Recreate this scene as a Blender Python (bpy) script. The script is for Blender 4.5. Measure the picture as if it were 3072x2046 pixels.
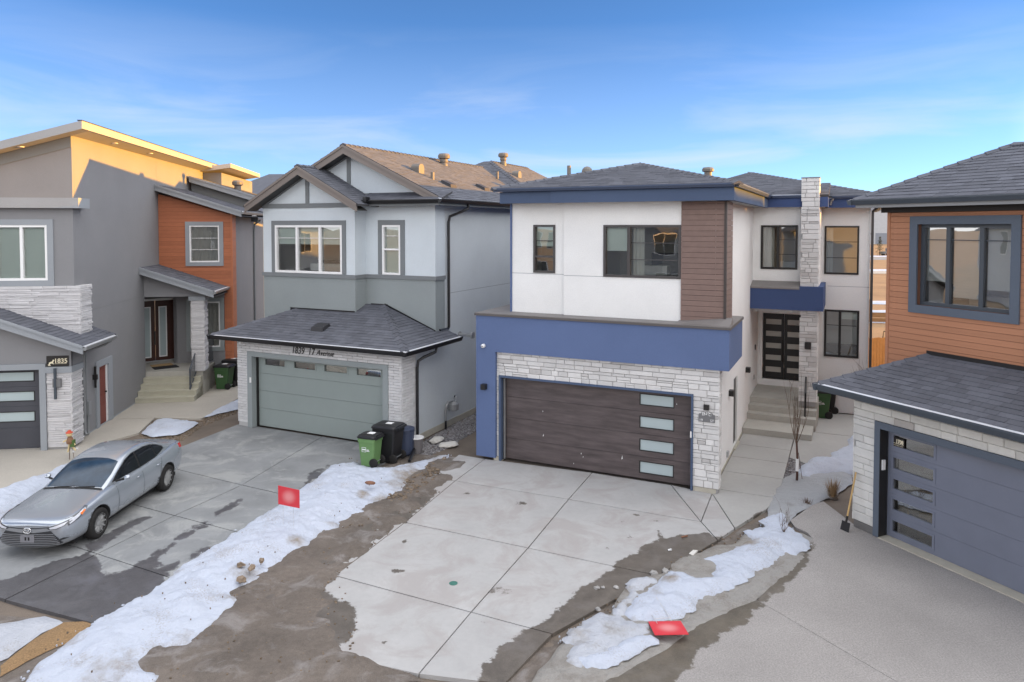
import bpy, bmesh, math, random
import numpy as np
from mathutils import Vector, Matrix, noise
from mathutils.geometry import delaunay_2d_cdt
from mathutils.bvhtree import BVHTree

random.seed(7)
R = math.radians
for o in list(bpy.data.objects):
    bpy.data.objects.remove(o, do_unlink=True)
S = bpy.context.scene
COL = S.collection

# ------------------------------------------------------------------ camera
CAM = Vector((0.0, 0.0, 6.2))
cd = bpy.data.cameras.new("camera")
cam = bpy.data.objects.new("camera", cd)
COL.objects.link(cam)
cam.location = CAM
cam.rotation_euler = (R(90 - 2.0), 0, 0)
cd.sensor_width = 36.0
cd.lens = 25.14
cd.shift_y = -0.0872
cd.clip_start = 0.1
cd.clip_end = 5000
S.camera = cam

# ------------------------------------------------------------------ light
SUN_EL, SUN_DIR = 4.3, Vector((0.995, 0.105, 0.0))
world = bpy.data.worlds.new("World")
S.world = world
world.use_nodes = True
wn, wl = world.node_tree.nodes, world.node_tree.links
wn.clear()
w_out = wn.new('ShaderNodeOutputWorld')
w_bg = wn.new('ShaderNodeBackground')
w_bg.inputs['Strength'].default_value = 0.15
sky = wn.new('ShaderNodeTexSky')
sky.sky_type = 'NISHITA'
sky.sun_disc = False
sky.sun_elevation = R(SUN_EL)
sky.sun_rotation = math.atan2(SUN_DIR.x, SUN_DIR.y)
sky.altitude = 7000
sky.air_density = 1.0
sky.dust_density = 0.05
sky.ozone_density = 2.4
# thin high cirrus, the same all round the sky
tc = wn.new('ShaderNodeTexCoord')
mp = wn.new('ShaderNodeMapping')
mp.inputs['Scale'].default_value = (1.0, 2.2, 7.0)
mp.inputs['Rotation'].default_value = (0.0, R(6), R(25))
mp.inputs['Location'].default_value = (-3.7, 2.2, 0.5)
nz = wn.new('ShaderNodeTexNoise')
nz.inputs['Scale'].default_value = 2.3
nz.inputs['Detail'].default_value = 7.0
nz.inputs['Roughness'].default_value = 0.55
nz.inputs['Distortion'].default_value = 0.6
cr = wn.new('ShaderNodeValToRGB')
cr.color_ramp.elements[0].position = 0.44
cr.color_ramp.elements[0].color = (0, 0, 0, 1)
cr.color_ramp.elements[1].position = 0.68
cr.color_ramp.elements[1].color = (1, 1, 1, 1)
sx = wn.new('ShaderNodeSeparateXYZ')
lo = wn.new('ShaderNodeMapRange')
lo.inputs['From Min'].default_value = 0.27
lo.inputs['From Max'].default_value = 0.02
mu = wn.new('ShaderNodeMath'); mu.operation = 'MULTIPLY'
mu2 = wn.new('ShaderNodeMath'); mu2.operation = 'MULTIPLY'; mu2.inputs[1].default_value = 1.0
cm = wn.new('ShaderNodeMix'); cm.data_type = 'RGBA'
gam = wn.new('ShaderNodeHueSaturation')
gam.inputs['Saturation'].default_value = 1.0
CLOUD = cm.inputs['B']
wl.new(tc.outputs['Generated'], mp.inputs['Vector'])
wl.new(mp.outputs['Vector'], nz.inputs['Vector'])
wl.new(nz.outputs['Fac'], cr.inputs['Fac'])
wl.new(tc.outputs['Generated'], sx.inputs['Vector'])
wl.new(sx.outputs['Z'], lo.inputs['Value'])
veil = wn.new('ShaderNodeMapRange')
veil.inputs['To Min'].default_value = 0.34; veil.inputs['To Max'].default_value = 0.95
wl.new(cr.outputs['Color'], veil.inputs['Value'])
wl.new(veil.outputs['Result'], mu.inputs[0])
wl.new(lo.outputs['Result'], mu.inputs[1])
wl.new(mu.outputs[0], mu2.inputs[0])
wl.new(mu2.outputs[0], cm.inputs['Factor'])
wl.new(sky.outputs['Color'], gam.inputs['Color'])
wl.new(gam.outputs['Color'], cm.inputs['A'])
CLOUD.default_value = (2.05, 2.25, 2.6, 1)
# cloud deck from slow noise, added mostly out of view to raise ambient light
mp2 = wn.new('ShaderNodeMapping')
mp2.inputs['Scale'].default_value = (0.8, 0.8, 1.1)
mp2.inputs['Location'].default_value = (973.1, 341.9, 552.3)  # offset leaves the camera's part of the sky mostly clear
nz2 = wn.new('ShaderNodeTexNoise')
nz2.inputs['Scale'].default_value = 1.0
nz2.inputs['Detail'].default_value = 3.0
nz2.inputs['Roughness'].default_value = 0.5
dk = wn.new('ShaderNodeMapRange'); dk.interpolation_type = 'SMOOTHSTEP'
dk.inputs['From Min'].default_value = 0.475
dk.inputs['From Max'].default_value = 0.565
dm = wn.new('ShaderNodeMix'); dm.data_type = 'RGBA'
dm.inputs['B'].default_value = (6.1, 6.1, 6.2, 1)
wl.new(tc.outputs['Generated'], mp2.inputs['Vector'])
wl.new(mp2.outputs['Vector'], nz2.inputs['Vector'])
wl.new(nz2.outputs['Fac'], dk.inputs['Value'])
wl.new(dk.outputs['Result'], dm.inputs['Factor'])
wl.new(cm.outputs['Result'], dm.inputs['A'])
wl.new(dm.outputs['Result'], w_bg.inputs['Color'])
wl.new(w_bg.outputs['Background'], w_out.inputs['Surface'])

sd = bpy.data.lights.new("sun", 'SUN')
sd.energy = 5.0
sd.angle = R(0.53)
sd.color = (1.0, 0.45, 0.03)
sun = bpy.data.objects.new("sun", sd)
COL.objects.link(sun)
sdir = Vector((SUN_DIR.x * math.cos(R(SUN_EL)), SUN_DIR.y * math.cos(R(SUN_EL)), math.sin(R(SUN_EL))))
sun.rotation_euler = sdir.to_track_quat('Z', 'Y').to_euler()

S.view_settings.view_transform = 'Standard'
S.view_settings.look = 'None'
S.view_settings.gamma = 1.0
S.view_settings.use_curve_mapping = False
S.view_settings.exposure = 1.40
S.render.engine = 'CYCLES'
S.cycles.max_bounces = 8
S.cycles.transparent_max_bounces = 12
S.cycles.caustics_reflective = False
S.cycles.caustics_refractive = False

# ------------------------------------------------------------------ materials
def nodes_of(m):
    m.use_nodes = True
    nt = m.node_tree
    return nt, nt.nodes, nt.links, nt.nodes['Principled BSDF']

def pos_node(n):
    g = n.new('ShaderNodeNewGeometry')
    return g

def mat(name, col, rough=0.8, metal=0.0, var=0.06, vscale=1.5, bump=0.0, bscale=80.0, rnd=0.0, island=0.0,
        grain=None, spec=0.4, spk=0.0, spkscale=60.0):
    """plain painted / cast surface: slow colour drift, optional speckle, per-piece variation and fine relief"""
    m = bpy.data.materials.new(name)
    nt, n, l, p = nodes_of(m)
    p.inputs['Roughness'].default_value = rough
    p.inputs['Metallic'].default_value = metal
    p.inputs['Specular IOR Level'].default_value = spec
    geo = pos_node(n)
    no = n.new('ShaderNodeTexNoise')
    no.inputs['Scale'].default_value = vscale
    no.inputs['Detail'].default_value = 6
    no.inputs['Roughness'].default_value = 0.6
    if grain:
        mpn = n.new('ShaderNodeMapping')
        mpn.inputs['Scale'].default_value = grain
        tcn = n.new('ShaderNodeTexCoord')
        l.new(tcn.outputs['Object'], mpn.inputs['Vector'])
        l.new(mpn.outputs['Vector'], no.inputs['Vector'])
    else:
        l.new(geo.outputs['Position'], no.inputs['Vector'])
    fac = n.new('ShaderNodeMapRange')
    fac.inputs['From Min'].default_value = 0.25
    fac.inputs['From Max'].default_value = 0.75
    fac.inputs['To Min'].default_value = 1 - var
    fac.inputs['To Max'].default_value = 1 + var
    l.new(no.outputs['Fac'], fac.inputs['Value'])
    cur = fac.outputs['Result']
    def mult(a, sock_fac, amount):
        mr = n.new('ShaderNodeMapRange')
        mr.inputs['To Min'].default_value = 1 - amount
        mr.inputs['To Max'].default_value = 1 + amount
        l.new(sock_fac, mr.inputs['Value'])
        mm = n.new('ShaderNodeMath'); mm.operation = 'MULTIPLY'
        l.new(a, mm.inputs[0]); l.new(mr.outputs['Result'], mm.inputs[1])
        return mm.outputs[0]
    if rnd:
        oi = n.new('ShaderNodeObjectInfo')
        cur = mult(cur, oi.outputs['Random'], rnd)
    if island:
        cur = mult(cur, geo.outputs['Random Per Island'], island)
    if spk:
        n2 = n.new('ShaderNodeTexNoise')
        n2.inputs['Scale'].default_value = spkscale
        n2.inputs['Detail'].default_value = 2
        l.new(geo.outputs['Position'], n2.inputs['Vector'])
        r2 = n.new('ShaderNodeMapRange')
        r2.inputs['From Min'].default_value = 0.3; r2.inputs['From Max'].default_value = 0.7
        l.new(n2.outputs['Fac'], r2.inputs['Value'])
        cur = mult(cur, r2.outputs['Result'], spk)
    vm = n.new('ShaderNodeVectorMath'); vm.operation = 'SCALE'
    vm.inputs[0].default_value = col
    l.new(cur, vm.inputs['Scale'])
    l.new(vm.outputs['Vector'], p.inputs['Base Color'])
    if bump:
        nb = n.new('ShaderNodeTexNoise')
        nb.inputs['Scale'].default_value = bscale
        nb.inputs['Detail'].default_value = 3
        l.new(geo.outputs['Position'], nb.inputs['Vector'])
        bp = n.new('ShaderNodeBump')
        bp.inputs['Strength'].default_value = bump
        bp.inputs['Distance'].default_value = 0.01
        l.new(nb.outputs['Fac'], bp.inputs['Height'])
        l.new(bp.outputs['Normal'], p.inputs['Normal'])
    return m

def glass_mat(name, tint, refl=0.16):
    m = bpy.data.materials.new(name)
    nt, n, l, p = nodes_of(m)
    n.remove(p)
    out = n['Material Output']
    tr = n.new('ShaderNodeBsdfTransparent'); tr.inputs['Color'].default_value = (*tint, 1)
    gl = n.new('ShaderNodeBsdfGlossy'); gl.inputs['Roughness'].default_value = 0.01
    fr = n.new('ShaderNodeFresnel'); fr.inputs['IOR'].default_value = 1.5
    geo = pos_node(n)
    no = n.new('ShaderNodeTexNoise'); no.inputs['Scale'].default_value = 1.1
    l.new(geo.outputs['Position'], no.inputs['Vector'])
    bp = n.new('ShaderNodeBump'); bp.inputs['Strength'].default_value = 0.05; bp.inputs['Distance'].default_value = 0.05
    l.new(no.outputs['Fac'], bp.inputs['Height'])
    l.new(bp.outputs['Normal'], gl.inputs['Normal'])
    ad = n.new('ShaderNodeMath'); ad.operation = 'ADD'; ad.inputs[1].default_value = refl; ad.use_clamp = True
    l.new(fr.outputs['Fac'], ad.inputs[0])
    mx = n.new('ShaderNodeMixShader')
    l.new(ad.outputs[0], mx.inputs['Fac'])
    l.new(tr.outputs[0], mx.inputs[1]); l.new(gl.outputs[0], mx.inputs[2])
    l.new(mx.outputs[0], out.inputs['Surface'])
    return m

def ground_mat(name, dry, wetcol, speck=0.0, speckscale=70, stain=None, rough=0.85, var=0.10, vscale=0.8, patch=0.0,
               relief=0.35, mott=0.05):
    """ground surface; point attribute 'wet' is the signed distance in metres to the meltwater stain"""
    m = bpy.data.materials.new(name)
    nt, n, l, p = nodes_of(m)
    geo = pos_node(n)
    def noise_(scale, detail=6, rough_=0.6, dist=0.0):
        q = n.new('ShaderNodeTexNoise')
        q.inputs['Scale'].default_value = scale; q.inputs['Detail'].default_value = detail
        q.inputs['Roughness'].default_value = rough_; q.inputs['Distortion'].default_value = dist
        l.new(geo.outputs['Position'], q.inputs['Vector'])
        return q.outputs['Fac']
    def rng(sock, a, b, c, d):
        mr = n.new('ShaderNodeMapRange')
        mr.inputs['From Min'].default_value = a; mr.inputs['From Max'].default_value = b
        mr.inputs['To Min'].default_value = c; mr.inputs['To Max'].default_value = d
        l.new(sock, mr.inputs['Value']); return mr.outputs['Result']
    def math_(op, a, b):
        q = n.new('ShaderNodeMath'); q.operation = op
        for i, s in enumerate((a, b)):
            if isinstance(s, (int, float)): q.inputs[i].default_value = s
            else: l.new(s, q.inputs[i])
        return q.outputs[0]
    def scale_(col, sock):
        vm = n.new('ShaderNodeVectorMath'); vm.operation = 'SCALE'
        if isinstance(col, tuple): vm.inputs[0].default_value = col
        else: l.new(col, vm.inputs[0])
        l.new(sock, vm.inputs['Scale']); return vm.outputs['Vector']
    def mix_(f, a, b):
        q = n.new('ShaderNodeMix'); q.data_type = 'RGBA'
        if isinstance(f, (int, float)): q.inputs['Factor'].default_value = f
        else: l.new(f, q.inputs['Factor'])
        for nm, s in (('A', a), ('B', b)):
            if isinstance(s, tuple): q.inputs[nm].default_value = (*s, 1)
            else: l.new(s, q.inputs[nm])
        return q.outputs['Result']
    v = rng(noise_(vscale), 0.25, 0.75, 1 - var, 1 + var)
    fine = rng(noise_(9.0, 8, 0.7), 0.25, 0.75, 1 - mott, 1 + mott)
    v = math_('MULTIPLY', v, fine)
    if speck:
        v = math_('MULTIPLY', v, rng(noise_(speckscale, 2), 0.3, 0.7, 1 - speck, 1 + speck))
    base = scale_(dry, v)
    if stain:
        sc, amt, th = stain[1:]
        f = rng(noise_(sc, 9, 0.68, 0.8), th, th + 0.12, 0.0, amt)
        base = mix_(f, base, stain[0])
    at = n.new('ShaderNodeAttribute'); at.attribute_name = 'wet'
    edge = rng(noise_(2.4, 9, 0.72), 0.25, 0.75, -0.16, 0.16)
    w = math_('ADD', at.outputs['Fac'], edge)
    w = rng(w, -0.015, 0.02, 0.0, 1.0)
    wv = rng(noise_(1.7, 9, 0.7, 0.5), 0.25, 0.75, 0.72, 1.32)
    wv = math_('MULTIPLY', wv, rng(noise_(70, 2), 0.3, 0.7, 0.85, 1.15))
    wv = math_('MULTIPLY', wv, rng(noise_(5.5, 10, 0.75), 0.3, 0.7, 0.84, 1.18))
    wc = scale_(wetcol, wv)
    wc = mix_(rng(noise_(0.9, 8, 0.7), 0.52, 0.66, 0.0, 0.55), wc, (wetcol[0] * 1.45 + .02, wetcol[1] * 1.5 + .02, wetcol[2] * 1.6 + .025))
    c = mix_(w, base, wc)
    l.new(c, p.inputs['Base Color'])
    l.new(rng(w, 0, 1, rough, 0.42), p.inputs['Roughness'])
    p.inputs['Specular IOR Level'].default_value = 0.35
    bp = n.new('ShaderNodeBump'); bp.inputs['Strength'].default_value = relief; bp.inputs['Distance'].default_value = 0.01 if relief < .5 else 0.03
    l.new(noise_(130 if speck > .2 else 45, 4) if relief < .5 else noise_(13, 10, 0.75), bp.inputs['Height']); l.new(bp.outputs['Normal'], p.inputs['Normal'])
    return m

def snow_mat(name, clean, dirty, th=0.55, rough=0.75):
    """point attribute 'dirt' 0..1 says where the bank is gritty"""
    m = bpy.data.materials.new(name)
    nt, n, l, p = nodes_of(m)
    geo = pos_node(n)
    at = n.new('ShaderNodeAttribute'); at.attribute_name = 'dirt'
    q = n.new('ShaderNodeTexNoise'); q.inputs['Scale'].default_value = 3.2; q.inputs['Detail'].default_value = 10
    q.inputs['Roughness'].default_value = 0.72
    l.new(geo.outputs['Position'], q.inputs['Vector'])
    ad = n.new('ShaderNodeMath'); ad.operation = 'ADD'
    l.new(q.outputs['Fac'], ad.inputs[0]); l.new(at.outputs['Fac'], ad.inputs[1])
    mr = n.new('ShaderNodeMapRange'); mr.inputs['From Min'].default_value = th + 0.12; mr.inputs['From Max'].default_value = th + 0.5
    l.new(ad.outputs[0], mr.inputs['Value'])
    mx = n.new('ShaderNodeMix'); mx.data_type = 'RGBA'
    mx.inputs['A'].default_value = (*clean, 1); mx.inputs['B'].default_value = (*dirty, 1)
    l.new(mr.outputs['Result'], mx.inputs['Factor'])
    # grit frozen into the crust, denser in dirty patches
    gs = n.new('ShaderNodeTexNoise'); gs.inputs['Scale'].default_value = 38; gs.inputs['Detail'].default_value = 4
    l.new(geo.outputs['Position'], gs.inputs['Vector'])
    gp = n.new('ShaderNodeTexNoise'); gp.inputs['Scale'].default_value = 1.6; gp.inputs['Detail'].default_value = 6
    l.new(geo.outputs['Position'], gp.inputs['Vector'])
    gm = n.new('ShaderNodeMath'); gm.operation = 'ADD'; l.new(gs.outputs['Fac'], gm.inputs[0]); l.new(gp.outputs['Fac'], gm.inputs[1])
    gr_ = n.new('ShaderNodeMapRange'); gr_.inputs['From Min'].default_value = 1.10; gr_.inputs['From Max'].default_value = 1.28; gr_.inputs['To Max'].default_value = 0.45
    l.new(gm.outputs[0], gr_.inputs['Value'])
    m2 = n.new('ShaderNodeMix'); m2.data_type = 'RGBA'; m2.inputs['B'].default_value = (dirty[0] * 1.1, dirty[1] * 1.1, dirty[2] * 1.15, 1)
    l.new(gr_.outputs['Result'], m2.inputs['Factor']); l.new(mx.outputs['Result'], m2.inputs['A'])
    l.new(m2.outputs['Result'], p.inputs['Base Color'])
    p.inputs['Roughness'].default_value = rough
    p.inputs['Specular IOR Level'].default_value = 0.3
    b1 = n.new('ShaderNodeTexNoise'); b1.inputs['Scale'].default_value = 11; b1.inputs['Detail'].default_value = 9
    b1.inputs['Roughness'].default_value = 0.7
    l.new(geo.outputs['Position'], b1.inputs['Vector'])
    bp = n.new('ShaderNodeBump'); bp.inputs['Strength'].default_value = 0.75; bp.inputs['Distance'].default_value = 0.06
    l.new(b1.outputs['Fac'], bp.inputs['Height']); l.new(bp.outputs['Normal'], p.inputs['Normal'])
    return m

M = {}
def stucco(k, c): M[k] = mat(k, c, 0.9, bump=0.5, bscale=90, var=0.055, vscale=0.7, spk=0.09, spkscale=120)
stucco('white_stucco', (0.80, 0.80, 0.79))
stucco('blue_stucco', (0.105, 0.150, 0.285))
stucco('deep_blue_stucco', (0.050, 0.080, 0.185))
stucco('slate_fascia', (0.070, 0.100, 0.170))
stucco('light_grey_stucco', (0.60, 0.655, 0.695))
stucco('side_grey_stucco', (0.62, 0.66, 0.68))
stucco('dark_grey_stucco', (0.27, 0.30, 0.305))
stucco('trim_grey', (0.19, 0.205, 0.215))
stucco('charcoal_stucco', (0.235, 0.235, 0.245))
stucco('pale_trim', (0.29, 0.31, 0.335))
stucco('navy_trim', (0.105, 0.128, 0.165))
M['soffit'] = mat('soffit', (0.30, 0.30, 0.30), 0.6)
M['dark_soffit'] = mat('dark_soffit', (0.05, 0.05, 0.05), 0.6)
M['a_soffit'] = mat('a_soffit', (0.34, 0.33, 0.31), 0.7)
M['rake'] = mat('rake', (0.19, 0.165, 0.15), 0.6)
M['sunlit_fascia'] = mat('sunlit_fascia', (0.42, 0.38, 0.33), 0.6)  # sunlight put into the colour: warmer, lighter than the grey front fascia
M['grey_metal_trim'] = mat('grey_metal_trim', (0.24, 0.25, 0.26), 0.45)
M['cap_metal'] = mat('cap_metal', (0.20, 0.185, 0.18), 0.55, var=0.12)
M['brown_cap'] = mat('brown_cap', (0.10, 0.09, 0.088), 0.6)
M['black_metal'] = mat('black_metal', (0.012, 0.012, 0.014), 0.32)
M['navy_metal'] = mat('navy_metal', (0.055, 0.068, 0.085), 0.4)
M['blue_metal'] = mat('blue_metal', (0.062, 0.085, 0.145), 0.35)
M['drip'] = mat('drip', (0.72, 0.74, 0.78), 0.35, metal=0.3)
M['shingle'] = mat('shingle', (0.104, 0.109, 0.130), 0.92, var=0.12, vscale=3, rnd=0.0, island=0.15, spk=0.14, spkscale=90, bump=0.3, bscale=140)
M['shingle_piece'] = mat('shingle_piece', (0.104, 0.109, 0.130), 0.92, var=0.12, vscale=3, rnd=0.15, spk=0.14, spkscale=90, bump=0.3, bscale=140)
M['roof_deck'] = mat('roof_deck', (0.05, 0.05, 0.055), 0.95)
M['stone_white'] = mat('stone_white', (0.62, 0.61, 0.60), 0.85, var=0.05, vscale=6, rnd=0.12, bump=0.4, bscale=30, spk=0.04)
M['stone_grey'] = mat('stone_grey', (0.50, 0.485, 0.475), 0.85, var=0.07, vscale=6, rnd=0.12, bump=0.4, bscale=30)
M['brick_white'] = mat('brick_white', (0.60, 0.595, 0.60), 0.85, var=0.05, vscale=8, rnd=0.10, bump=0.4, bscale=40)
M['ledge_white'] = mat('ledge_white', (0.56, 0.55, 0.56), 0.85, var=0.06, vscale=8, rnd=0.10, bump=0.5, bscale=35)
M['stone_cream'] = mat('stone_cream', (0.60, 0.595, 0.57), 0.85, var=0.07, vscale=5, rnd=0.10, bump=0.45, bscale=28)
M['stone_taupe'] = mat('stone_taupe', (0.42, 0.40, 0.38), 0.85, var=0.09, vscale=5, rnd=0.14, bump=0.45, bscale=28)
M['mortar'] = mat('mortar', (0.33, 0.325, 0.325), 0.95, bump=0.3)
M['pale_mortar'] = mat('pale_mortar', (0.46, 0.455, 0.45), 0.95, bump=0.3)
M['brown_siding'] = mat('brown_siding', (0.205, 0.138, 0.118), 0.6, var=0.09, vscale=6, rnd=0.05, bump=0.2, bscale=60)
M['orange_siding'] = mat('orange_siding', (0.40, 0.138, 0.066), 0.55, var=0.14, vscale=5, rnd=0.09, grain=(1.2, 1, 14))
M['tan_siding'] = mat('tan_siding', (0.42, 0.195, 0.108), 0.6, var=0.12, vscale=5, rnd=0.06, grain=(1.0, 1, 16))
M['siding_back'] = mat('siding_back', (0.085, 0.058, 0.05), 0.8)
M['orange_back'] = mat('orange_back', (0.16, 0.055, 0.03), 0.8)
M['brown_edge'] = mat('brown_edge', (0.055, 0.045, 0.042), 0.5)
M['wood_door'] = mat('wood_door', (0.055, 0.020, 0.014), 0.4, var=0.25, vscale=4, grain=(14, 14, 1))
M['red_door'] = mat('red_door', (0.17, 0.042, 0.030), 0.45, var=0.10)
M['black_door'] = mat('black_door', (0.010, 0.010, 0.011), 0.35)
M['charcoal_garage'] = mat('charcoal_garage', (0.060, 0.062, 0.075), 0.55, var=0.12, bump=0.15, bscale=200)
M['brown_garage'] = mat('brown_garage', (0.092, 0.074, 0.074), 0.55, var=0.40, vscale=1.6, grain=(0.9, 1, 6), bump=0.1, bscale=180)
M['sage_garage'] = mat('sage_garage', (0.26, 0.30, 0.29), 0.6, var=0.04, bump=0.15, bscale=200)
M['slate_garage'] = mat('slate_garage', (0.165, 0.182, 0.235), 0.55, var=0.07, bump=0.15, bscale=200)
M['frosted'] = mat('frosted', (0.40, 0.475, 0.49), 0.22, var=0.03, spec=0.7)
M['frosted_warm'] = mat('frosted_warm', (0.40, 0.385, 0.35), 0.25, var=0.03, spec=0.6)
M['white_vinyl'] = mat('white_vinyl', (0.80, 0.80, 0.80), 0.4, var=0.01)
M['black_vinyl'] = mat('black_vinyl', (0.016, 0.015, 0.015), 0.4)
M['bronze_vinyl'] = mat('bronze_vinyl', (0.060, 0.055, 0.055), 0.42)
M['room'] = mat('room', (0.56, 0.55, 0.53), 0.9)
M['tan_back'] = mat('tan_back', (0.15, 0.07, 0.045), 0.8)
M['room_dark'] = mat('room_dark', (0.15, 0.145, 0.14), 0.9)
M['blind'] = mat('blind', (0.74, 0.82, 0.77), 0.8, var=0.02)
M['curtain'] = mat('curtain', (0.55, 0.54, 0.50), 0.9, var=0.04)
M['furniture'] = mat('furniture', (0.09, 0.09, 0.095), 0.9)
M['bedding'] = mat('bedding', (0.55, 0.54, 0.53), 0.9, var=0.1, vscale=5)
M['warm_room'] = mat('warm_room', (0.48, 0.40, 0.30), 0.9)
M['glass_bright'] = glass_mat('glass_bright', (0.93, 0.97, 0.95), 0.34)
M['glass'] = glass_mat('glass', (0.93, 0.97, 0.95), 0.17)
M['glass_dark'] = glass_mat('glass_dark', (0.80, 0.82, 0.80), 0.18)
M['car_glass'] = glass_mat('car_glass', (0.20, 0.24, 0.26), 0.14)
M['concrete_step'] = mat('concrete_step', (0.40, 0.385, 0.35), 0.85, var=0.08, vscale=3, bump=0.3, spk=0.06)
M['yellow_step'] = mat('yellow_step', (0.43, 0.41, 0.33), 0.85, var=0.08, vscale=3, bump=0.3, spk=0.06)
M['footing'] = mat('footing', (0.46, 0.43, 0.36), 0.9, var=0.10, vscale=5, bump=0.4)
M['galv'] = mat('galv', (0.45, 0.46, 0.47), 0.4, metal=0.6)
M['meter_grey'] = mat('meter_grey', (0.33, 0.34, 0.35), 0.5, metal=0.3)
M['roof_vent'] = mat('roof_vent', (0.16, 0.145, 0.13), 0.5)
M['black_vent'] = mat('black_vent', (0.03, 0.03, 0.035), 0.5)
M['white_paint'] = mat('white_paint', (0.80, 0.80, 0.80), 0.5, var=0.01)
M['gold_paint'] = mat('gold_paint', (0.75, 0.68, 0.50), 0.5, var=0.02)
M['plaque_black'] = mat('plaque_black', (0.020, 0.017, 0.016), 0.5)
M['plaque_grey'] = mat('plaque_grey', (0.16, 0.16, 0.165), 0.5)
M['railing'] = mat('railing', (0.075, 0.085, 0.10), 0.45)
M['green_cart'] = mat('green_cart', (0.135, 0.25, 0.095), 0.5, var=0.05, spk=0.03)
M['dark_green_cart'] = mat('dark_green_cart', (0.040, 0.095, 0.035), 0.5, var=0.05)
M['black_cart'] = mat('black_cart', (0.016, 0.016, 0.018), 0.42)
M['blue_bin'] = mat('blue_bin', (0.045, 0.058, 0.10), 0.5)
M['grey_bin'] = mat('grey_bin', (0.16, 0.15, 0.155), 0.35)
M['rubber'] = mat('rubber', (0.016, 0.015, 0.015), 0.8, var=0.25, vscale=9)
M['rim'] = mat('rim', (0.50, 0.50, 0.50), 0.32, metal=0.7)
M['red_sign'] = mat('red_sign', (0.62, 0.040, 0.055), 0.5, var=0.03)
M['wire'] = mat('wire', (0.55, 0.55, 0.55), 0.4, metal=0.4)
M['shovel_wood'] = mat('shovel_wood', (0.50, 0.33, 0.14), 0.6, var=0.1)
M['bark'] = mat('bark', (0.085, 0.040, 0.030), 0.8, var=0.2, vscale=12)
M['twig'] = mat('twig', (0.12, 0.075, 0.05), 0.85, var=0.2, vscale=12)
M['dry_grass'] = mat('dry_grass', (0.30, 0.20, 0.11), 0.9, var=0.2, vscale=20)
M['fence_wood'] = mat('fence_wood', (0.26, 0.15, 0.07), 0.8, var=0.15, vscale=4)
M['brick_scrap'] = mat('brick_scrap', (0.22, 0.11, 0.07), 0.9, var=0.15, vscale=10, bump=0.4)
M['clod'] = mat('clod', (0.17, 0.13, 0.095), 0.95, var=0.3, vscale=9, bump=0.6, island=0.3)
M['ice_lump'] = mat('ice_lump', (0.27, 0.262, 0.255), 0.35, var=0.12, vscale=9, island=0.2)
M['gravel'] = mat('gravel', (0.22, 0.21, 0.215), 0.9, island=0.45)
M['bag_white'] = mat('bag_white', (0.62, 0.60, 0.56), 0.85, var=0.08, vscale=7, bump=0.4, bscale=25)
M['paper'] = mat('paper', (0.70, 0.70, 0.70), 0.8)
M['mat_black'] = mat('mat_black', (0.02, 0.02, 0.022), 0.95)
M['mat_tan'] = mat('mat_tan', (0.40, 0.27, 0.14), 0.95, var=0.15, vscale=14)
M['pot_white'] = mat('pot_white', (0.72, 0.71, 0.68), 0.4)
M['dry_leaf'] = mat('dry_leaf', (0.50, 0.33, 0.12), 0.8, island=0.3)
M['straw'] = mat('straw', (0.62, 0.50, 0.28), 0.85, var=0.12)
M['scare_red'] = mat('scare_red', (0.55, 0.09, 0.05), 0.8)
M['scare_green'] = mat('scare_green', (0.08, 0.14, 0.04), 0.8)
M['scare_brown'] = mat('scare_brown', (0.22, 0.12, 0.07), 0.8)
M['amber'] = mat('amber', (0.75, 0.20, 0.05), 0.25)
M['tail_red'] = mat('tail_red', (0.45, 0.02, 0.02), 0.25)
M['lamp_clear'] = mat('lamp_clear', (0.60, 0.62, 0.68), 0.10, spec=0.8)
M['lamp_dark'] = mat('lamp_dark', (0.07, 0.075, 0.085), 0.10, spec=0.8)
M['chrome'] = mat('chrome', (0.75, 0.76, 0.78), 0.12, metal=1.0)
M['grille'] = mat('grille', (0.035, 0.037, 0.042), 0.4)
M['grille_bar'] = mat('grille_bar', (0.30, 0.31, 0.33), 0.3, metal=0.5)
M['plate'] = mat('plate', (0.20, 0.20, 0.22), 0.5)
M['car_dark'] = mat('car_dark', (0.012, 0.012, 0.013), 0.7)
M['seat_cloth'] = mat('seat_cloth', (0.045, 0.047, 0.055), 0.9)
M['warehouse'] = mat('warehouse', (0.42, 0.44, 0.47), 0.7)
M['warehouse_dark'] = mat('warehouse_dark', (0.22, 0.24, 0.28), 0.7)
M['needle'] = mat('needle', (0.055, 0.065, 0.030), 0.9, island=0.3)
M['machine_yellow'] = mat('machine_yellow', (0.62, 0.42, 0.10), 0.5)
M['beige_siding'] = mat('beige_siding', (0.42, 0.37, 0.30), 0.7)
M['grey_siding'] = mat('grey_siding', (0.30, 0.31, 0.32), 0.7)
M['blue_green'] = mat('blue_green', (0.05, 0.16, 0.13), 0.6)

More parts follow.
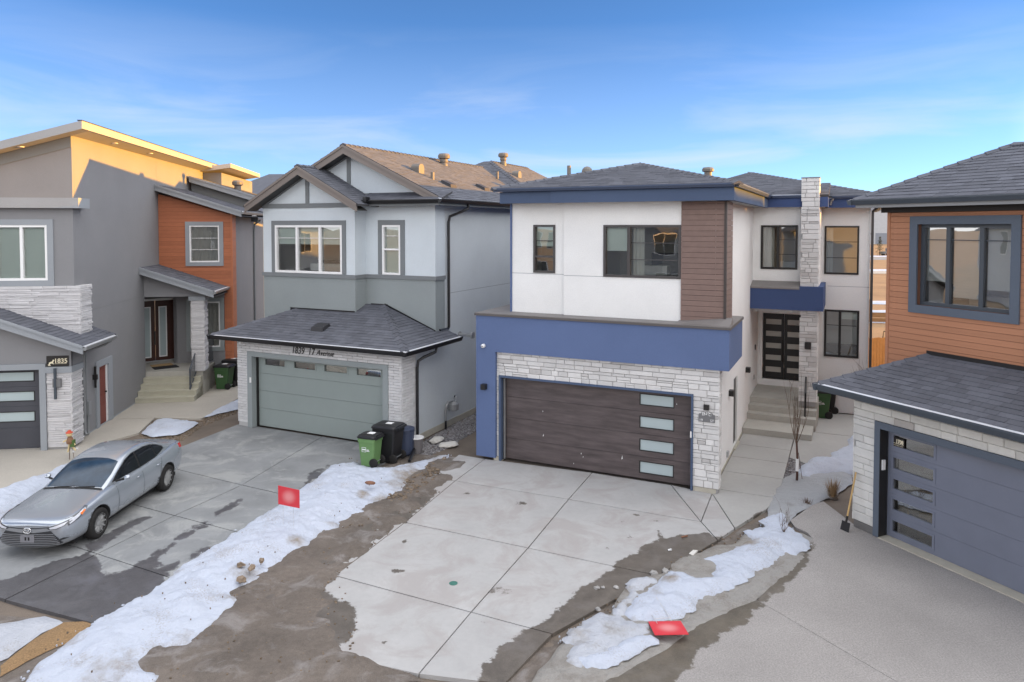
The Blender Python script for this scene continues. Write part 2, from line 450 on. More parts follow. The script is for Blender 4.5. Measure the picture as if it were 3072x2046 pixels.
# car paint: silver flake, road film towards the sills (dirt with a shape of its own)
def car_paint():
    m = bpy.data.materials.new('silver_paint')
    nt, n, l, p = nodes_of(m)
    p.inputs['Metallic'].default_value = 0.6
    p.inputs['Roughness'].default_value = 0.27
    p.inputs['Coat Weight'].default_value = 0.8
    p.inputs['Coat Roughness'].default_value = 0.05
    tcn = n.new('ShaderNodeTexCoord')
    no = n.new('ShaderNodeTexNoise'); no.inputs['Scale'].default_value = 6; no.inputs['Detail'].default_value = 8
    l.new(tcn.outputs['Object'], no.inputs['Vector'])
    sep = n.new('ShaderNodeSeparateXYZ'); l.new(tcn.outputs['Object'], sep.inputs[0])
    ad = n.new('ShaderNodeMath'); ad.operation = 'ADD'
    mr0 = n.new('ShaderNodeMapRange'); mr0.inputs['To Min'].default_value = -0.12; mr0.inputs['To Max'].default_value = 0.12
    l.new(no.outputs['Fac'], mr0.inputs['Value'])
    l.new(sep.outputs['Z'], ad.inputs[0]); l.new(mr0.outputs['Result'], ad.inputs[1])
    mr = n.new('ShaderNodeMapRange'); mr.inputs['From Min'].default_value = 0.42; mr.inputs['From Max'].default_value = 0.16
    mr.inputs['To Max'].default_value = 0.7
    l.new(ad.outputs[0], mr.inputs['Value'])
    mx = n.new('ShaderNodeMix'); mx.data_type = 'RGBA'
    mx.inputs['A'].default_value = (0.40, 0.435, 0.485, 1); mx.inputs['B'].default_value = (0.30, 0.27, 0.23, 1)
    l.new(mr.outputs['Result'], mx.inputs['Factor']); l.new(mx.outputs['Result'], p.inputs['Base Color'])
    r2 = n.new('ShaderNodeMapRange'); r2.inputs['To Min'].default_value = 0.26; r2.inputs['To Max'].default_value = 0.8
    l.new(mr.outputs['Result'], r2.inputs['Value']); l.new(r2.outputs['Result'], p.inputs['Roughness'])
    return m
M['silver_paint'] = car_paint()

# sign face: flat print, a soft pale patch in the middle of the red board
def sign_face():
    m = bpy.data.materials.new('sign_print')
    nt, n, l, p = nodes_of(m)
    tcn = n.new('ShaderNodeTexCoord')
    mpn = n.new('ShaderNodeMapping'); mpn.inputs['Location'].default_value = (-0.5, -0.5, -0.5)
    l.new(tcn.outputs['Generated'], mpn.inputs['Vector'])
    sp = n.new('ShaderNodeSeparateXYZ'); l.new(mpn.outputs['Vector'], sp.inputs[0])
    cb = n.new('ShaderNodeCombineXYZ'); l.new(sp.outputs['X'], cb.inputs['X']); l.new(sp.outputs['Z'], cb.inputs['Y'])
    ln = n.new('ShaderNodeVectorMath'); ln.operation = 'LENGTH'; l.new(cb.outputs[0], ln.inputs[0])
    mr = n.new('ShaderNodeMapRange'); mr.interpolation_type = 'SMOOTHSTEP'
    mr.inputs['From Min'].default_value = 0.42; mr.inputs['From Max'].default_value = 0.05
    mr.inputs['To Max'].default_value = 0.75
    l.new(ln.outputs['Value'], mr.inputs['Value'])
    mx = n.new('ShaderNodeMix'); mx.data_type = 'RGBA'
    mx.inputs['A'].default_value = (0.60, 0.035, 0.05, 1); mx.inputs['B'].default_value = (0.72, 0.30, 0.30, 1)
    l.new(mr.outputs['Result'], mx.inputs['Factor']); l.new(mx.outputs['Result'], p.inputs['Base Color'])
    p.inputs['Roughness'].default_value = 0.5
    return m
M['sign_print'] = sign_face()
M['snow'] = snow_mat('snow', (0.50, 0.54, 0.63), (0.27, 0.235, 0.20), 0.55)
M['slush'] = snow_mat('slush', (0.46, 0.48, 0.53), (0.26, 0.225, 0.185), 0.50, rough=0.5)
M['ice'] = snow_mat('ice', (0.31, 0.295, 0.275), (0.17, 0.145, 0.12), 0.40, rough=0.35)
M['ice_grey'] = snow_mat('ice_grey', (0.36, 0.37, 0.385), (0.20, 0.185, 0.17), 0.52, rough=0.35)
M['slab_light'] = ground_mat('slab_light', (0.395, 0.39, 0.387), (0.115, 0.100, 0.086), stain=((0.33, 0.305, 0.295), 0.8, 0.65, 0.47), var=0.10)
M['slab_grey'] = ground_mat('slab_grey', (0.225, 0.232, 0.238), (0.085, 0.083, 0.088), stain=((0.33, 0.335, 0.33), 1.0, 0.75, 0.49), var=0.22)
M['slab_walk'] = ground_mat('slab_walk', (0.36, 0.352, 0.338), (0.115, 0.100, 0.086), var=0.08)
M['aggregate'] = ground_mat('aggregate', (0.30, 0.282, 0.270), (0.115, 0.099, 0.078), speck=0.20, speckscale=42, var=0.15, vscale=0.5)
M['tan_aggregate'] = ground_mat('tan_aggregate', (0.40, 0.37, 0.325), (0.15, 0.13, 0.10), speck=0.12, speckscale=42, var=0.08)
M['mud'] = ground_mat('mud', (0.145, 0.121, 0.102), (0.113, 0.095, 0.080), speck=0.16, stain=((0.27, 0.25, 0.24), 1.6, 0.65, 0.52), var=0.32, vscale=0.9, rough=0.6, relief=0.8, mott=0.22)
M['rust_gravel'] = ground_mat('rust_gravel', (0.27, 0.17, 0.085), (0.12, 0.09, 0.06), speck=0.30, speckscale=45, var=0.2)
M['soil'] = ground_mat('soil', (0.16, 0.13, 0.105), (0.10, 0.08, 0.06), speck=0.2, var=0.25)
M['field'] = ground_mat('field', (0.30, 0.185, 0.095), (0.10, 0.08, 0.06), speck=0.15, speckscale=8, var=0.25, vscale=0.25)
M['dark_concrete'] = mat('dark_concrete', (0.16, 0.155, 0.15), 0.9, bump=0.4)

# ------------------------------------------------------------------ mesh helpers
def tag(o, label=None, cat=None, group=None, kind=None):
    if label: o['label'] = label
    if cat: o['category'] = cat
    if group: o['group'] = group
    if kind: o['kind'] = kind
    return o

def empty(name, loc=(0, 0, 0), rz=0.0, label=None, cat=None, group=None):
    o = bpy.data.objects.new(name, None)
    o.empty_display_size = 0.3
    COL.objects.link(o)
    o.location = loc
    o.rotation_euler = (0, 0, rz)
    return tag(o, label, cat, group)

class Face:
    """wall plane: a runs along the wall, b up, d outwards"""
    def __init__(s, o, u):
        s.o = Vector(o); s.u = Vector(u).normalized(); s.z = Vector((0, 0, 1)); s.n = s.u.cross(s.z)
    def p(s, a, b, d): return s.o + s.u * a + s.z * b + s.n * d
    def mtx(s, a, b, d, sa=1, sb=1, sd=1):
        m = Matrix.Identity(4)
        for i, (ax, sc) in enumerate(((s.u, sa), (s.z, sb), (s.n, sd))):
            for k in range(3): m[k][i] = ax[k] * sc
        q = s.p(a, b, d)
        for k in range(3): m[k][3] = q[k]
        return m

def front(v): return Face((0, v, 0), (1, 0, 0))
def right(u): return Face((u, 0, 0), (0, 1, 0))
def left(u): return Face((u, 0, 0), (0, -1, 0))

class MB:
    def __init__(s): s.v = []; s.f = []; s.m = []
    def add(s, vs, fs, mi=0):
        b = len(s.v)
        s.v += [tuple(q) for q in vs]
        s.f += [tuple(b + i for i in f) for f in fs]
        s.m += [mi] * len(fs)
        return s
    def hexa(s, p, mi=0):
        return s.add(p, [(3, 2, 1, 0), (4, 5, 6, 7), (0, 1, 5, 4), (1, 2, 6, 5), (2, 3, 7, 6), (3, 0, 4, 7)], mi)
    def box(s, x0, x1, y0, y1, z0, z1, mi=0):
        return s.hexa([(x0, y0, z0), (x1, y0, z0), (x1, y1, z0), (x0, y1, z0), (x0, y0, z1), (x1, y0, z1), (x1, y1, z1), (x0, y1, z1)], mi)
    def fbox(s, F, a0, a1, b0, b1, d0, d1, mi=0):
        P = F.p
        return s.hexa([P(a0, b0, d0), P(a1, b0, d0), P(a1, b1, d0), P(a0, b1, d0), P(a0, b0, d1), P(a1, b0, d1), P(a1, b1, d1), P(a0, b1, d1)], mi)
    def prism(s, F, poly, d0, d1, mi=0):
        n = len(poly)
        area = sum(poly[i][0] * poly[(i + 1) % n][1] - poly[(i + 1) % n][0] * poly[i][1] for i in range(n))
        if area < 0: poly = poly[::-1]
        vs = [F.p(a, b, d0) for a, b in poly] + [F.p(a, b, d1) for a, b in poly]
        fs = [tuple(range(n - 1, -1, -1)), tuple(range(n, 2 * n))]
        fs += [(i, (i + 1) % n, n + (i + 1) % n, n + i) for i in range(n)]
        return s.add(vs, fs, mi)
    def ext(s, pts, vec, mi=0):
        n = len(pts); vec = Vector(vec)
        vs = [Vector(q) for q in pts] + [Vector(q) + vec for q in pts]
        fs = [tuple(range(n)), tuple(range(2 * n - 1, n - 1, -1))] + [(i, n + i, n + (i + 1) % n, (i + 1) % n) for i in range(n)]
        return s.add(vs, fs, mi)
    def tube(s, path, r, n=8, mi=0, caps=True):
        path = [Vector(q) for q in path]
        rs = r if isinstance(r, (list, tuple)) else [r] * len(path)
        rings = []
        for i, q in enumerate(path):
            t = (path[min(i + 1, len(path) - 1)] - path[max(i - 1, 0)]).normalized()
            a = t.orthogonal().normalized() if i == 0 else (pa - t * pa.dot(t)).normalized()
            pa = a
            b = t.cross(a)
            rings.append([q + (a * math.cos(2 * math.pi * k / n) + b * math.sin(2 * math.pi * k / n)) * rs[i] for k in range(n)])
        vs = [x for rr in rings for x in rr]
        fs = []
        for i in range(len(rings) - 1):
            for k in range(n):
                k2 = (k + 1) % n
                fs.append((i * n + k, i * n + k2, (i + 1) * n + k2, (i + 1) * n + k))
        if caps:
            fs.append(tuple(range(n - 1, -1, -1)))
            fs.append(tuple((len(rings) - 1) * n + k for k in range(n)))
        return s.add(vs, fs, mi)
    def lathe(s, c, prof, n=16, axis=(0, 0, 1), mi=0):
        ax = Vector(axis).normalized(); a = ax.orthogonal().normalized(); b = ax.cross(a); c = Vector(c)
        vs = []
        for r, h in prof:
            for k in range(n):
                t = 2 * math.pi * k / n
                vs.append(c + ax * h + (a * math.cos(t) + b * math.sin(t)) * r)
        fs = []
        for i in range(len(prof) - 1):
            for k in range(n):
                k2 = (k + 1) % n
                fs.append((i * n + k, i * n + k2, (i + 1) * n + k2, (i + 1) * n + k))
        fs.append(tuple(range(n - 1, -1, -1)))
        fs.append(tuple((len(prof) - 1) * n + k for k in range(n)))
        return s.add(vs, fs, mi)
    def build(s, name, mt, parent=None, label=None, kind=None, smooth=False, fix=False, cat=None, group=None):
        me = bpy.data.meshes.new(name)
        me.from_pydata(s.v, [], s.f)
        mats = mt if isinstance(mt, (list, tuple)) else [mt]
        for q in mats: me.materials.append(M[q] if isinstance(q, str) else q)
        if len(mats) > 1: me.polygons.foreach_set('material_index', s.m)
        if fix:
            bm = bmesh.new(); bm.from_mesh(me)
            bmesh.ops.recalc_face_normals(bm, faces=bm.faces)
            bm.to_mesh(me); bm.free()
        if smooth: me.polygons.foreach_set('use_smooth', [True] * len(me.polygons))
        me.update()
        o = bpy.data.objects.new(name, me)
        COL.objects.link(o)
        if parent: o.parent = parent
        return tag(o, label, cat, group, kind)

def one(name, mt, parent, F, a0, a1, b0, b1, d0, d1, **k):
    return MB().fbox(F, a0, a1, b0, b1, d0, d1).build(name, mt, parent, **k)

# unit rough-faced block shared by all stones (a,b in 0..1, d 0..1)
STONE_MESH = {}
def stone_mesh(mt, k):
    key = (mt, k)
    if key in STONE_MESH: return STONE_MESH[key]
    rg = random.Random(k * 31 + 5)
    nx, ny = 4, 3
    xs = [0, 0.03, 0.5, 0.97, 1.0]; ys = [0, 0.07, 0.93, 1.0]
    vs = []; fs = []
    for j, y in enumerate(ys):
        for i, x in enumerate(xs):
            edge = i in (0, 4) or j in (0, 3)
            d = 0.72 if edge else 0.92 + rg.uniform(-0.10, 0.10)
            vs.append((x, y, d))
    W = len(xs)
    for j in range(len(ys) - 1):
        for i in range(W - 1):
            a = j * W + i
            fs.append((a, a + 1, a + 1 + W, a + W))
    b = len(vs)
    vs += [(0, 0, 0), (1, 0, 0), (1, 1, 0), (0, 1, 0)]
    T = (len(ys) - 1) * W
    fs += [(b, b + 1) + tuple(range(W - 1, -1, -1)), (b + 2, b + 3) + tuple(range(T, T + W))]
    fs += [(b + 3, b) + tuple(j * W for j in range(len(ys))), (b + 1, b + 2) + tuple(j * W + W - 1 for j in range(len(ys) - 1, -1, -1))]
    me = bpy.data.meshes.new('stone_' + mt)
    me.from_pydata(vs, [], fs)
    me.materials.append(M[mt]); me.update()
    STONE_MESH[key] = me
    return me

UNIT = {}
def unit_box(mt):
    if mt not in UNIT:
        me = bpy.data.meshes.new('unit_' + mt)
        c = 0.04
        me.from_pydata([(0, 0, 0), (1, 0, 0), (1, 1, 0), (0, 1, 0), (0, 0, 1), (1, 0, 1), (1, 1, 1), (0, 1, 1)], [],
                       [(3, 2, 1, 0), (4, 5, 6, 7), (0, 1, 5, 4), (1, 2, 6, 5), (2, 3, 7, 6), (3, 0, 4, 7)])
        me.materials.append(M[mt]); me.update()
        UNIT[mt] = me
    return UNIT[mt]

def piece(name, me, parent, F, a, b, d, sa, sb, sd):
    o = bpy.data.objects.new(name, me)
    COL.objects.link(o)
    o.parent = parent
    o.matrix_local = F.mtx(a, b, d, sa, sb, sd)
    return o

def subtract(a0, a1, b0, b1, holes):
    """split an interval row at the holes that cover it"""
    segs = [(a0, a1)]
    for h in holes:
        if h[2] < b1 - 0.004 and h[3] > b0 + 0.004:
            ns = []
            for s0, s1 in segs:
                if h[1] <= s0 or h[0] >= s1: ns.append((s0, s1)); continue
                if h[0] > s0: ns.append((s0, h[0]))
                if h[1] < s1: ns.append((h[1], s1))
            segs = ns
    return [s for s in segs if s[1] - s[0] > 0.03]

def stones(parent, F, a0, a1, b0, b1, mats, style, holes=(), seed=1, d0=0.0, name='stone'):
    rg = random.Random(seed)
    b = b0; k = 0; prev = None
    while b < b1 - 0.02:
        if style == 'ashlar': h = rg.choice((0.075, 0.115, 0.135, 0.17)); gap = 0.010
        elif style == 'brick': h = 0.0805; gap = 0.008
        elif style == 'ledge': h = rg.choice((0.045, 0.06, 0.075)); gap = 0.004
        else: h = rg.choice((0.12, 0.15, 0.15, 0.19)); gap = 0.007
        # keep rows flush with the hole edges
        for q in [x for hh in holes for x in hh[2:4]] + [b1]:
            if b < q < b + h + 0.045: h = q - b
        for s0, s1 in subtract(a0, a1, b, b + h, holes):
            a = s0 - (rg.uniform(0, 0.25) if style != 'brick' else (0.17 * (k % 2)))
            while a < s1 - 0.01:
                if style == 'ashlar': w = rg.uniform(0.17, 0.46) if h > 0.12 else rg.uniform(0.22, 0.60)
                elif style == 'brick': w = 0.355
                elif style == 'ledge': w = rg.uniform(0.45, 1.1)
                else: w = rg.uniform(0.28, 0.72)
                x0, x1 = max(a, s0), min(a + w, s1)
                if s1 - x1 < 0.07: x1 = s1; a = s1
                if x1 - x0 > 0.05:
                    rows = [(b, h)]
                    if style == 'ashlar' and h > 0.13 and rg.random() < 0.30:
                        t = rg.choice((0.045, 0.055)); rows = [(b, h - t), (b + h - t, t)]
                        if rg.random() < 0.5: rows = [(b, t), (b + t, h - t)]
                    for rb, rh in rows:
                        mt = mats[0] if rg.random() < 0.86 else rg.choice(mats)
                        dep = rg.uniform(0.030, 0.042) if style != 'ledge' else rg.uniform(0.03, 0.07)
                        piece(name, stone_mesh(mt, rg.randrange(5)), parent, F, x0 + gap / 2, rb + gap / 2, d0, x1 - x0 - gap, rh - gap, dep)
                a += w
        b += h; k += 1

def clip_poly(poly, a, b, keep_left=True):
    """clip 2-D convex polygon by the line a->b"""
    out = []
    def side(p): return (b[0] - a[0]) * (p[1] - a[1]) - (b[1] - a[1]) * (p[0] - a[0])
    n = len(poly)
    for i in range(n):
        p, q = poly[i], poly[(i + 1) % n]
        sp, sq = side(p), side(q)
        if sp >= 0: out.append(p)
        if (sp > 0 > sq) or (sp < 0 < sq):
            t = sp / (sp - sq)
            out.append((p[0] + (q[0] - p[0]) * t, p[1] + (q[1] - p[1]) * t))
    return out

def planks(parent, F, a0, a1, b0, b1, h, mt, holes=(), proud=0.022, top=None, split=None, seed=3):
    """lap siding boards, each its own piece; top = (b at a0, b at a1) for a raked head"""
    rg = random.Random(seed)
    b = b0
    while b < b1 - 0.01:
        e = min(b + h, b1)
        cuts = [b, e] + [q for hh in holes for q in hh[2:4] if b + 0.01 < q < e - 0.01]
        cuts = sorted(set(cuts))
        for c0, c1 in zip(cuts, cuts[1:]):
            for s0, s1 in subtract(a0, a1, c0, c1, holes):
                parts = [(s0, s1)]
                if split and s1 - s0 > split:
                    j = s0 + (s1 - s0) * rg.uniform(0.3, 0.7)
                    parts = [(s0, j - 0.003), (j + 0.003, s1)]
                for q0, q1 in parts:
                    t1 = c1 - (0.007 if c1 == e else 0)
                    if top:
                        poly = [(q0, c0), (q1, c0), (q1, t1), (q0, t1)]
                        poly = clip_poly(poly, (a1, top[1]), (a0, top[0]))
                        if len(poly) < 3: continue
                        MB().prism(F, poly, 0.0, proud).build('plank', mt, parent)
                    else:
                        piece('plank', unit_box(mt), parent, F, q0, c0, 0.0, q1 - q0, t1 - c0, proud)
        b = e

def wall_plate(parent, F, a0, a1, b0, b1, mt, holes=(), th=0.12, name='wall', top=None, label=None):
    """wall with real openings"""
    mb = MB()
    cuts = sorted(set([b0, b1] + [min(max(q, b0), b1) for h in holes for q in h[2:4]]))
    for c0, c1 in zip(cuts, cuts[1:]):
        for s0, s1 in subtract(a0, a1, c0, c1, holes):
            if top:
                poly = clip_poly([(s0, c0), (s1, c0), (s1, c1), (s0, c1)], (a1, top[1]), (a0, top[0]))
                if len(poly) > 2: mb.prism(F, poly, -th, 0)
            else:
                mb.fbox(F, s0, s1, c0, c1, -th, 0)
    return mb.build(name, mt, parent, label=label)

def shell(parent, u0, u1, v0, v1, z0, z1, mt, name='wall', sides='LRBT', th=0.1):
    mb = MB()
    if 'L' in sides: mb.box(u0, u0 + th, v0, v1, z0, z1)
    if 'R' in sides: mb.box(u1 - th, u1, v0, v1, z0, z1)
    if 'B' in sides: mb.box(u0 + th, u1 - th, v1 - th, v1, z0, z1)
    if 'T' in sides: mb.box(u0 + th, u1 - th, v0 + 0.13, v1 - th, z1 - th, z1 - 0.002)
    return mb.build(name, mt, parent)

def window(parent, F, a0, a1, b0, b1, mull=(), rails=(), frame='black_vinyl', fw=0.055, proud=0.03, trim=0, trim_mat=None,
           inner=None, glass='glass', room='room', depth=1.0, rec=0.05, muntin=None, sill=False):
    """opening with jambs, frame, one pane per light, a room behind and what hangs or stands in it"""
    if trim:
        mb = MB()
        t = trim
        mb.fbox(F, a0 - t, a1 + t, b1, b1 + t, 0.001, 0.045); mb.fbox(F, a0 - t, a1 + t, b0 - t, b0, 0.001, 0.045)
        mb.fbox(F, a0 - t, a0, b0, b1, 0.001, 0.045); mb.fbox(F, a1, a1 + t, b0, b1, 0.001, 0.045)
        mb.build('window_trim', trim_mat, parent)
    mb = MB()
    d0, d1 = -rec - 0.03, proud - 0.001
    mb.fbox(F, a0, a1, b0, b0 + fw, d0, d1); mb.fbox(F, a0, a1, b1 - fw, b1, d0, d1)
    mb.fbox(F, a0, a0 + fw, b0 + fw, b1 - fw, d0, d1); mb.fbox(F, a1 - fw, a1, b0 + fw, b1 - fw, d0, d1)
    xs = [a0 + fw] + [a0 + (a1 - a0) * m for m in mull] + [a1 - fw]
    for m in mull:
        x = a0 + (a1 - a0) * m
        mb.fbox(F, x - fw * 0.6, x + fw * 0.6, b0 + fw, b1 - fw, d0, d1 - 0.006)
    for col, f in rails:                           # sash meeting rails
        x0, x1 = xs[col], xs[col + 1]; y = b1 - (b1 - b0) * f
        mb.fbox(F, x0, x1, y - fw * 0.45, y + fw * 0.45, d0, d1 - 0.010)
    fr = mb.build('window', frame, parent)
    if muntin:
        mm = MB()
        for col, f in muntin:
            x0, x1 = xs[col], xs[col + 1]; y = b1 - (b1 - b0) * f
            mm.fbox(F, x0 + 0.01, x1 - 0.01, y - 0.009, y + 0.009, -rec - 0.006, -rec + 0.012)
        mm.build('muntin', frame, fr)
    for i in range(len(xs) - 1):
        x0 = xs[i] + (fw * 0.6 if i else 0); x1 = xs[i + 1] - (fw * 0.6 if i < len(xs) - 2 else 0)
        MB().add([F.p(x0, b0 + fw, -rec - .008), F.p(x1, b0 + fw, -rec - .008), F.p(x1, b1 - fw, -rec - .008), F.p(x0, b1 - fw, -rec - .008)], [(0, 1, 2, 3)]).build('pane', glass, fr)
    # the room: five inward faces
    P = F.p; e = 0.02; D = -rec - 0.035 - depth; N = -rec - 0.032
    A0, A1, B0, B1 = a0 - 0.25, a1 + 0.25, b0 - 0.25, b1 + 0.25
    v = [P(a0 + e, b0 + e, N), P(a1 - e, b0 + e, N), P(a1 - e, b1 - e, N), P(a0 + e, b1 - e, N),
         P(A0, B0, N - 0.15), P(A1, B0, N - 0.15), P(A1, B1, N - 0.15), P(A0, B1, N - 0.15), P(A0, B0, D), P(A1, B0, D), P(A1, B1, D), P(A0, B1, D)]
    f = [(0, 1, 5, 4), (1, 2, 6, 5), (2, 3, 7, 6), (3, 0, 4, 7), (4, 5, 9, 8), (5, 6, 10, 9), (6, 7, 11, 10), (7, 4, 8, 11), (8, 9, 10, 11)]
    MB().add(v, f).build('room', room, fr)
    for it in (inner or ()):
        kind, x0, x1, y0, y1, mt = it[:6]
        X0, X1 = a0 + (a1 - a0) * x0, a0 + (a1 - a0) * x1
        Y0, Y1 = b0 + (b1 - b0) * y0, b0 + (b1 - b0) * y1
        mb = MB()
        if kind == 'blind':
            k = int((Y1 - Y0) / 0.06) + 1
            for j in range(k):
                y = Y1 - (j + 1) * (Y1 - Y0) / k
                mb.hexa([P(X0, y, N - 0.03), P(X1, y, N - 0.03), P(X1, y + 0.003, N - 0.035), P(X0, y + 0.003, N - 0.035),
                         P(X0, y + (Y1 - Y0) / k, N - 0.018), P(X1, y + (Y1 - Y0) / k, N - 0.018), P(X1, y + (Y1 - Y0) / k, N - 0.024), P(X0, y + (Y1 - Y0) / k, N - 0.024)])
            mb.build('blind', mt, fr, fix=True)
        elif kind == 'curtain':
            k = max(6, int((X1 - X0) / 0.05)); pts = []
            for j in range(k + 1):
                dd = N - 0.09 - 0.025 * math.sin(j * 1.9)
                x = X0 + (X1 - X0) * j / k
                pts += [P(x, Y0, dd), P(x, Y1, dd)]
            mb.add(pts, [(2 * j, 2 * j + 2, 2 * j + 3, 2 * j + 1) for j in range(k)]).build('curtain', mt, fr)
        else:
            mb.fbox(F, X0, X1, Y0, Y1, N - it[6] - 0.35, N - it[6]).build(kind, mt, fr)
    return fr

def text(parent, F, a, b, d, s, size, mt, name='lettering', shear=0.0, align='LEFT', depth=0.006, bold=0.0, rot=0.0, sx=1.0):
    c = bpy.data.curves.new(name, 'FONT')
    c.body = s; c.size = size; c.extrude = depth; c.shear = shear; c.align_x = align; c.offset = bold
    c.resolution_u = 3
    t = bpy.data.objects.new(name + '_tmp', c)
    COL.objects.link(t)
    dg = bpy.context.evaluated_depsgraph_get()
    me = bpy.data.meshes.new_from_object(t.evaluated_get(dg))
    COL.objects.unlink(t); bpy.data.objects.remove(t)
    me.name = name
    me.materials.clear(); me.materials.append(M[mt])
    o = bpy.data.objects.new(name, me)
    COL.objects.link(o)
    o.parent = parent
    o.matrix_local = F.mtx(a, b, d) @ Matrix.Rotation(rot, 4, 'Z') @ Matrix.Diagonal((sx, 1, 1, 1))
    return o

def shingle_tabs(pts, seed=1, ex=0.145, wmin=0.18, wmax=0.42):
    """courses of laminated tabs over one roof plane; pts[0]->pts[1] is the eave; returns [(centre, verts, faces)]"""
    rg = random.Random(seed)
    P0 = Vector(pts[0]); e = (Vector(pts[1]) - P0).normalized()
    nrm = Vector((0, 0, 0))
    for i in range(len(pts)):
        a, b = Vector(pts[i]), Vector(pts[(i + 1) % len(pts)])
        nrm += a.cross(b)
    nrm.normalize()
    if nrm.z < 0: nrm = -nrm
    s = nrm.cross(e)
    if s.z < 0: s = -s
    poly = [((Vector(q) - P0).dot(e), (Vector(q) - P0).dot(s)) for q in pts]
    ar = sum(poly[i][0] * poly[(i + 1) % len(poly)][1] - poly[(i + 1) % len(poly)][0] * poly[i][1] for i in range(len(poly)))
    if ar < 0: poly = poly[::-1]
    xmin, xmax = min(q[0] for q in poly), max(q[0] for q in poly)
    ymax = max(q[1] for q in poly)
    out = []
    y = 0.0
    while y < ymax - 0.01:
        x = xmin - rg.uniform(0, 0.3)
        # row extents
        while x < xmax:
            w = rg.uniform(wmin, wmax)
            t = [(x, y), (x + w - 0.006, y), (x + w - 0.006, y + ex), (x, y + ex)]
            for i in range(len(poly)):
                t = clip_poly(t, poly[i], poly[(i + 1) % len(poly)])
                if len(t) < 3: break
            if len(t) > 2:
                A = abs(sum(t[i][0] * t[(i + 1) % len(t)][1] - t[(i + 1) % len(t)][0] * t[i][1] for i in range(len(t)))) / 2
                if A > 0.004:
                    h0 = rg.choice((0.008, 0.009, 0.014))
                    n = len(t)
                    top = [P0 + e * q[0] + s * q[1] + nrm * (0.004 + h0 * (1 - (q[1] - y) / ex)) for q in t]
                    bot = [P0 + e * q[0] + s * q[1] - nrm * 0.002 for q in t]
                    fs = [tuple(range(n))] + [(i, n + i, n + (i + 1) % n, (i + 1) % n) for i in range(n)]
                    ctr = sum(top, Vector((0, 0, 0))) / n
                    if (top[1] - top[0]).cross(top[2] - top[0]).dot(nrm) < 0: fs = [tuple(reversed(f)) for f in fs]
                    out.append((ctr, top + bot, fs, nrm))
            x += w
        y += ex
    return out

def roof(house, faces, deck=0.06, n_ind=0, seed=1, hips=(), name='roof', ex=0.145, tabs=True):
    """faces: list of eave-first polygons in house coordinates"""
    mb = MB()
    for f in faces:
        q = [Vector(x) for x in f]
        nn = (q[1] - q[0]).cross(q[2] - q[0])
        if nn.z < 0: q = q[::-1]
        mb.ext([x for x in q], (0, 0, -deck))
    ro = mb.build(name, 'roof_deck', house, fix=True)
    if not tabs: return ro
    allt = []
    for i, f in enumerate(faces): allt += shingle_tabs(f, seed + i, ex)
    mw = Matrix.Translation(house.location) @ house.rotation_euler.to_matrix().to_4x4()
    inv = mw.inverted() @ CAM
    def key(t):
        d = (t[0] - inv)
        vis = -d.normalized().dot(t[3])
        return -vis / d.length_squared if vis > 0 else 1.0
    allt.sort(key=key)
    for c, vs, fs, nn in allt[:n_ind]:
        m2 = MB(); m2.add([q - c for q in vs], fs)
        o = m2.build('shingle', 'shingle_piece', ro)
        o.location = c
    if len(allt) > n_ind:
        m2 = MB()
        for c, vs, fs, nn in allt[n_ind:]: m2.add(vs, fs)
        m2.build('shingles', 'shingle', ro, kind='stuff')
    if hips:
        m2 = MB(); rg = random.Random(seed)
        for a, b in hips:
            a, b = Vector(a), Vector(b); L = (b - a).length; k = max(1, int(L / 0.24)); t = (b - a) / L
            side = t.cross(Vector((0, 0, 1))).normalized(); up = side.cross(t)
            for i in range(k):
                p, q = a + t * (L * i / k), a + t * (L * (i + 1.02) / k)
                h0, h1 = 0.045, 0.028
                m2.add([p - side * .13 + up * (h0 - .06), p + up * h0, p + side * .13 + up * (h0 - .06), q - side * .12 + up * (h1 - .06), q + up * h1, q + side * .12 + up * (h1 - .06),
                        p - side * .13 - up * .05, p - up * .02, p + side * .13 - up * .05],
                       [(0, 1, 4, 3), (1, 2, 5, 4), (0, 6, 7, 1), (1, 7, 8, 2), (0, 3, 6), (2, 8, 5)])
        m2.build('ridge_cap', 'shingle', ro, kind='stuff', fix=False)
    return ro

def gutter(house, p0, p1, mt, out, h=0.12, w=0.12, name='gutter', lip=True):
    """open K-style gutter from p0 to p1 (top inner edge), 'out' the outward horizontal direction; a metal drip edge above it"""
    p0, p1, out = Vector(p0), Vector(p1), Vector(out).normalized()
    z = Vector((0, 0, 1))
    prof = [(0, 0), (0.0, -h), (w * 0.65, -h), (w * 0.85, -h * 0.55), (w, -h * 0.25), (w, 0.0), (w - 0.012, 0.0), (w - 0.014, -0.02), (0.008, -0.03)]
    mb = MB(); n = len(prof)
    vs = [p0 + out * x + z * y for x, y in prof] + [p1 + out * x + z * y for x, y in prof]
    fs = [tuple(range(n)), tuple(range(2 * n - 1, n - 1, -1))] + [(i, n + i, n + (i + 1) % n, (i + 1) % n) for i in range(n)]
    g = mb.add(vs, fs).build(name, mt, house, fix=True)
    if lip:
        q = [p0 + out * 0.004 + z * 0.012, p1 + out * 0.004 + z * 0.012, p1 + out * (w * .62) - z * 0.012, p0 + out * (w * .62) - z * 0.012]
        MB().ext(q, (0, 0, -0.006)).build('drip_edge', 'drip', g, fix=True)
    return g

def noise_at(x, y, s=1.0, seed=0.0):
    return noise.fractal(Vector((x * s + seed, y * s - seed * 0.7, seed)), 1.0, 2.0, 5)

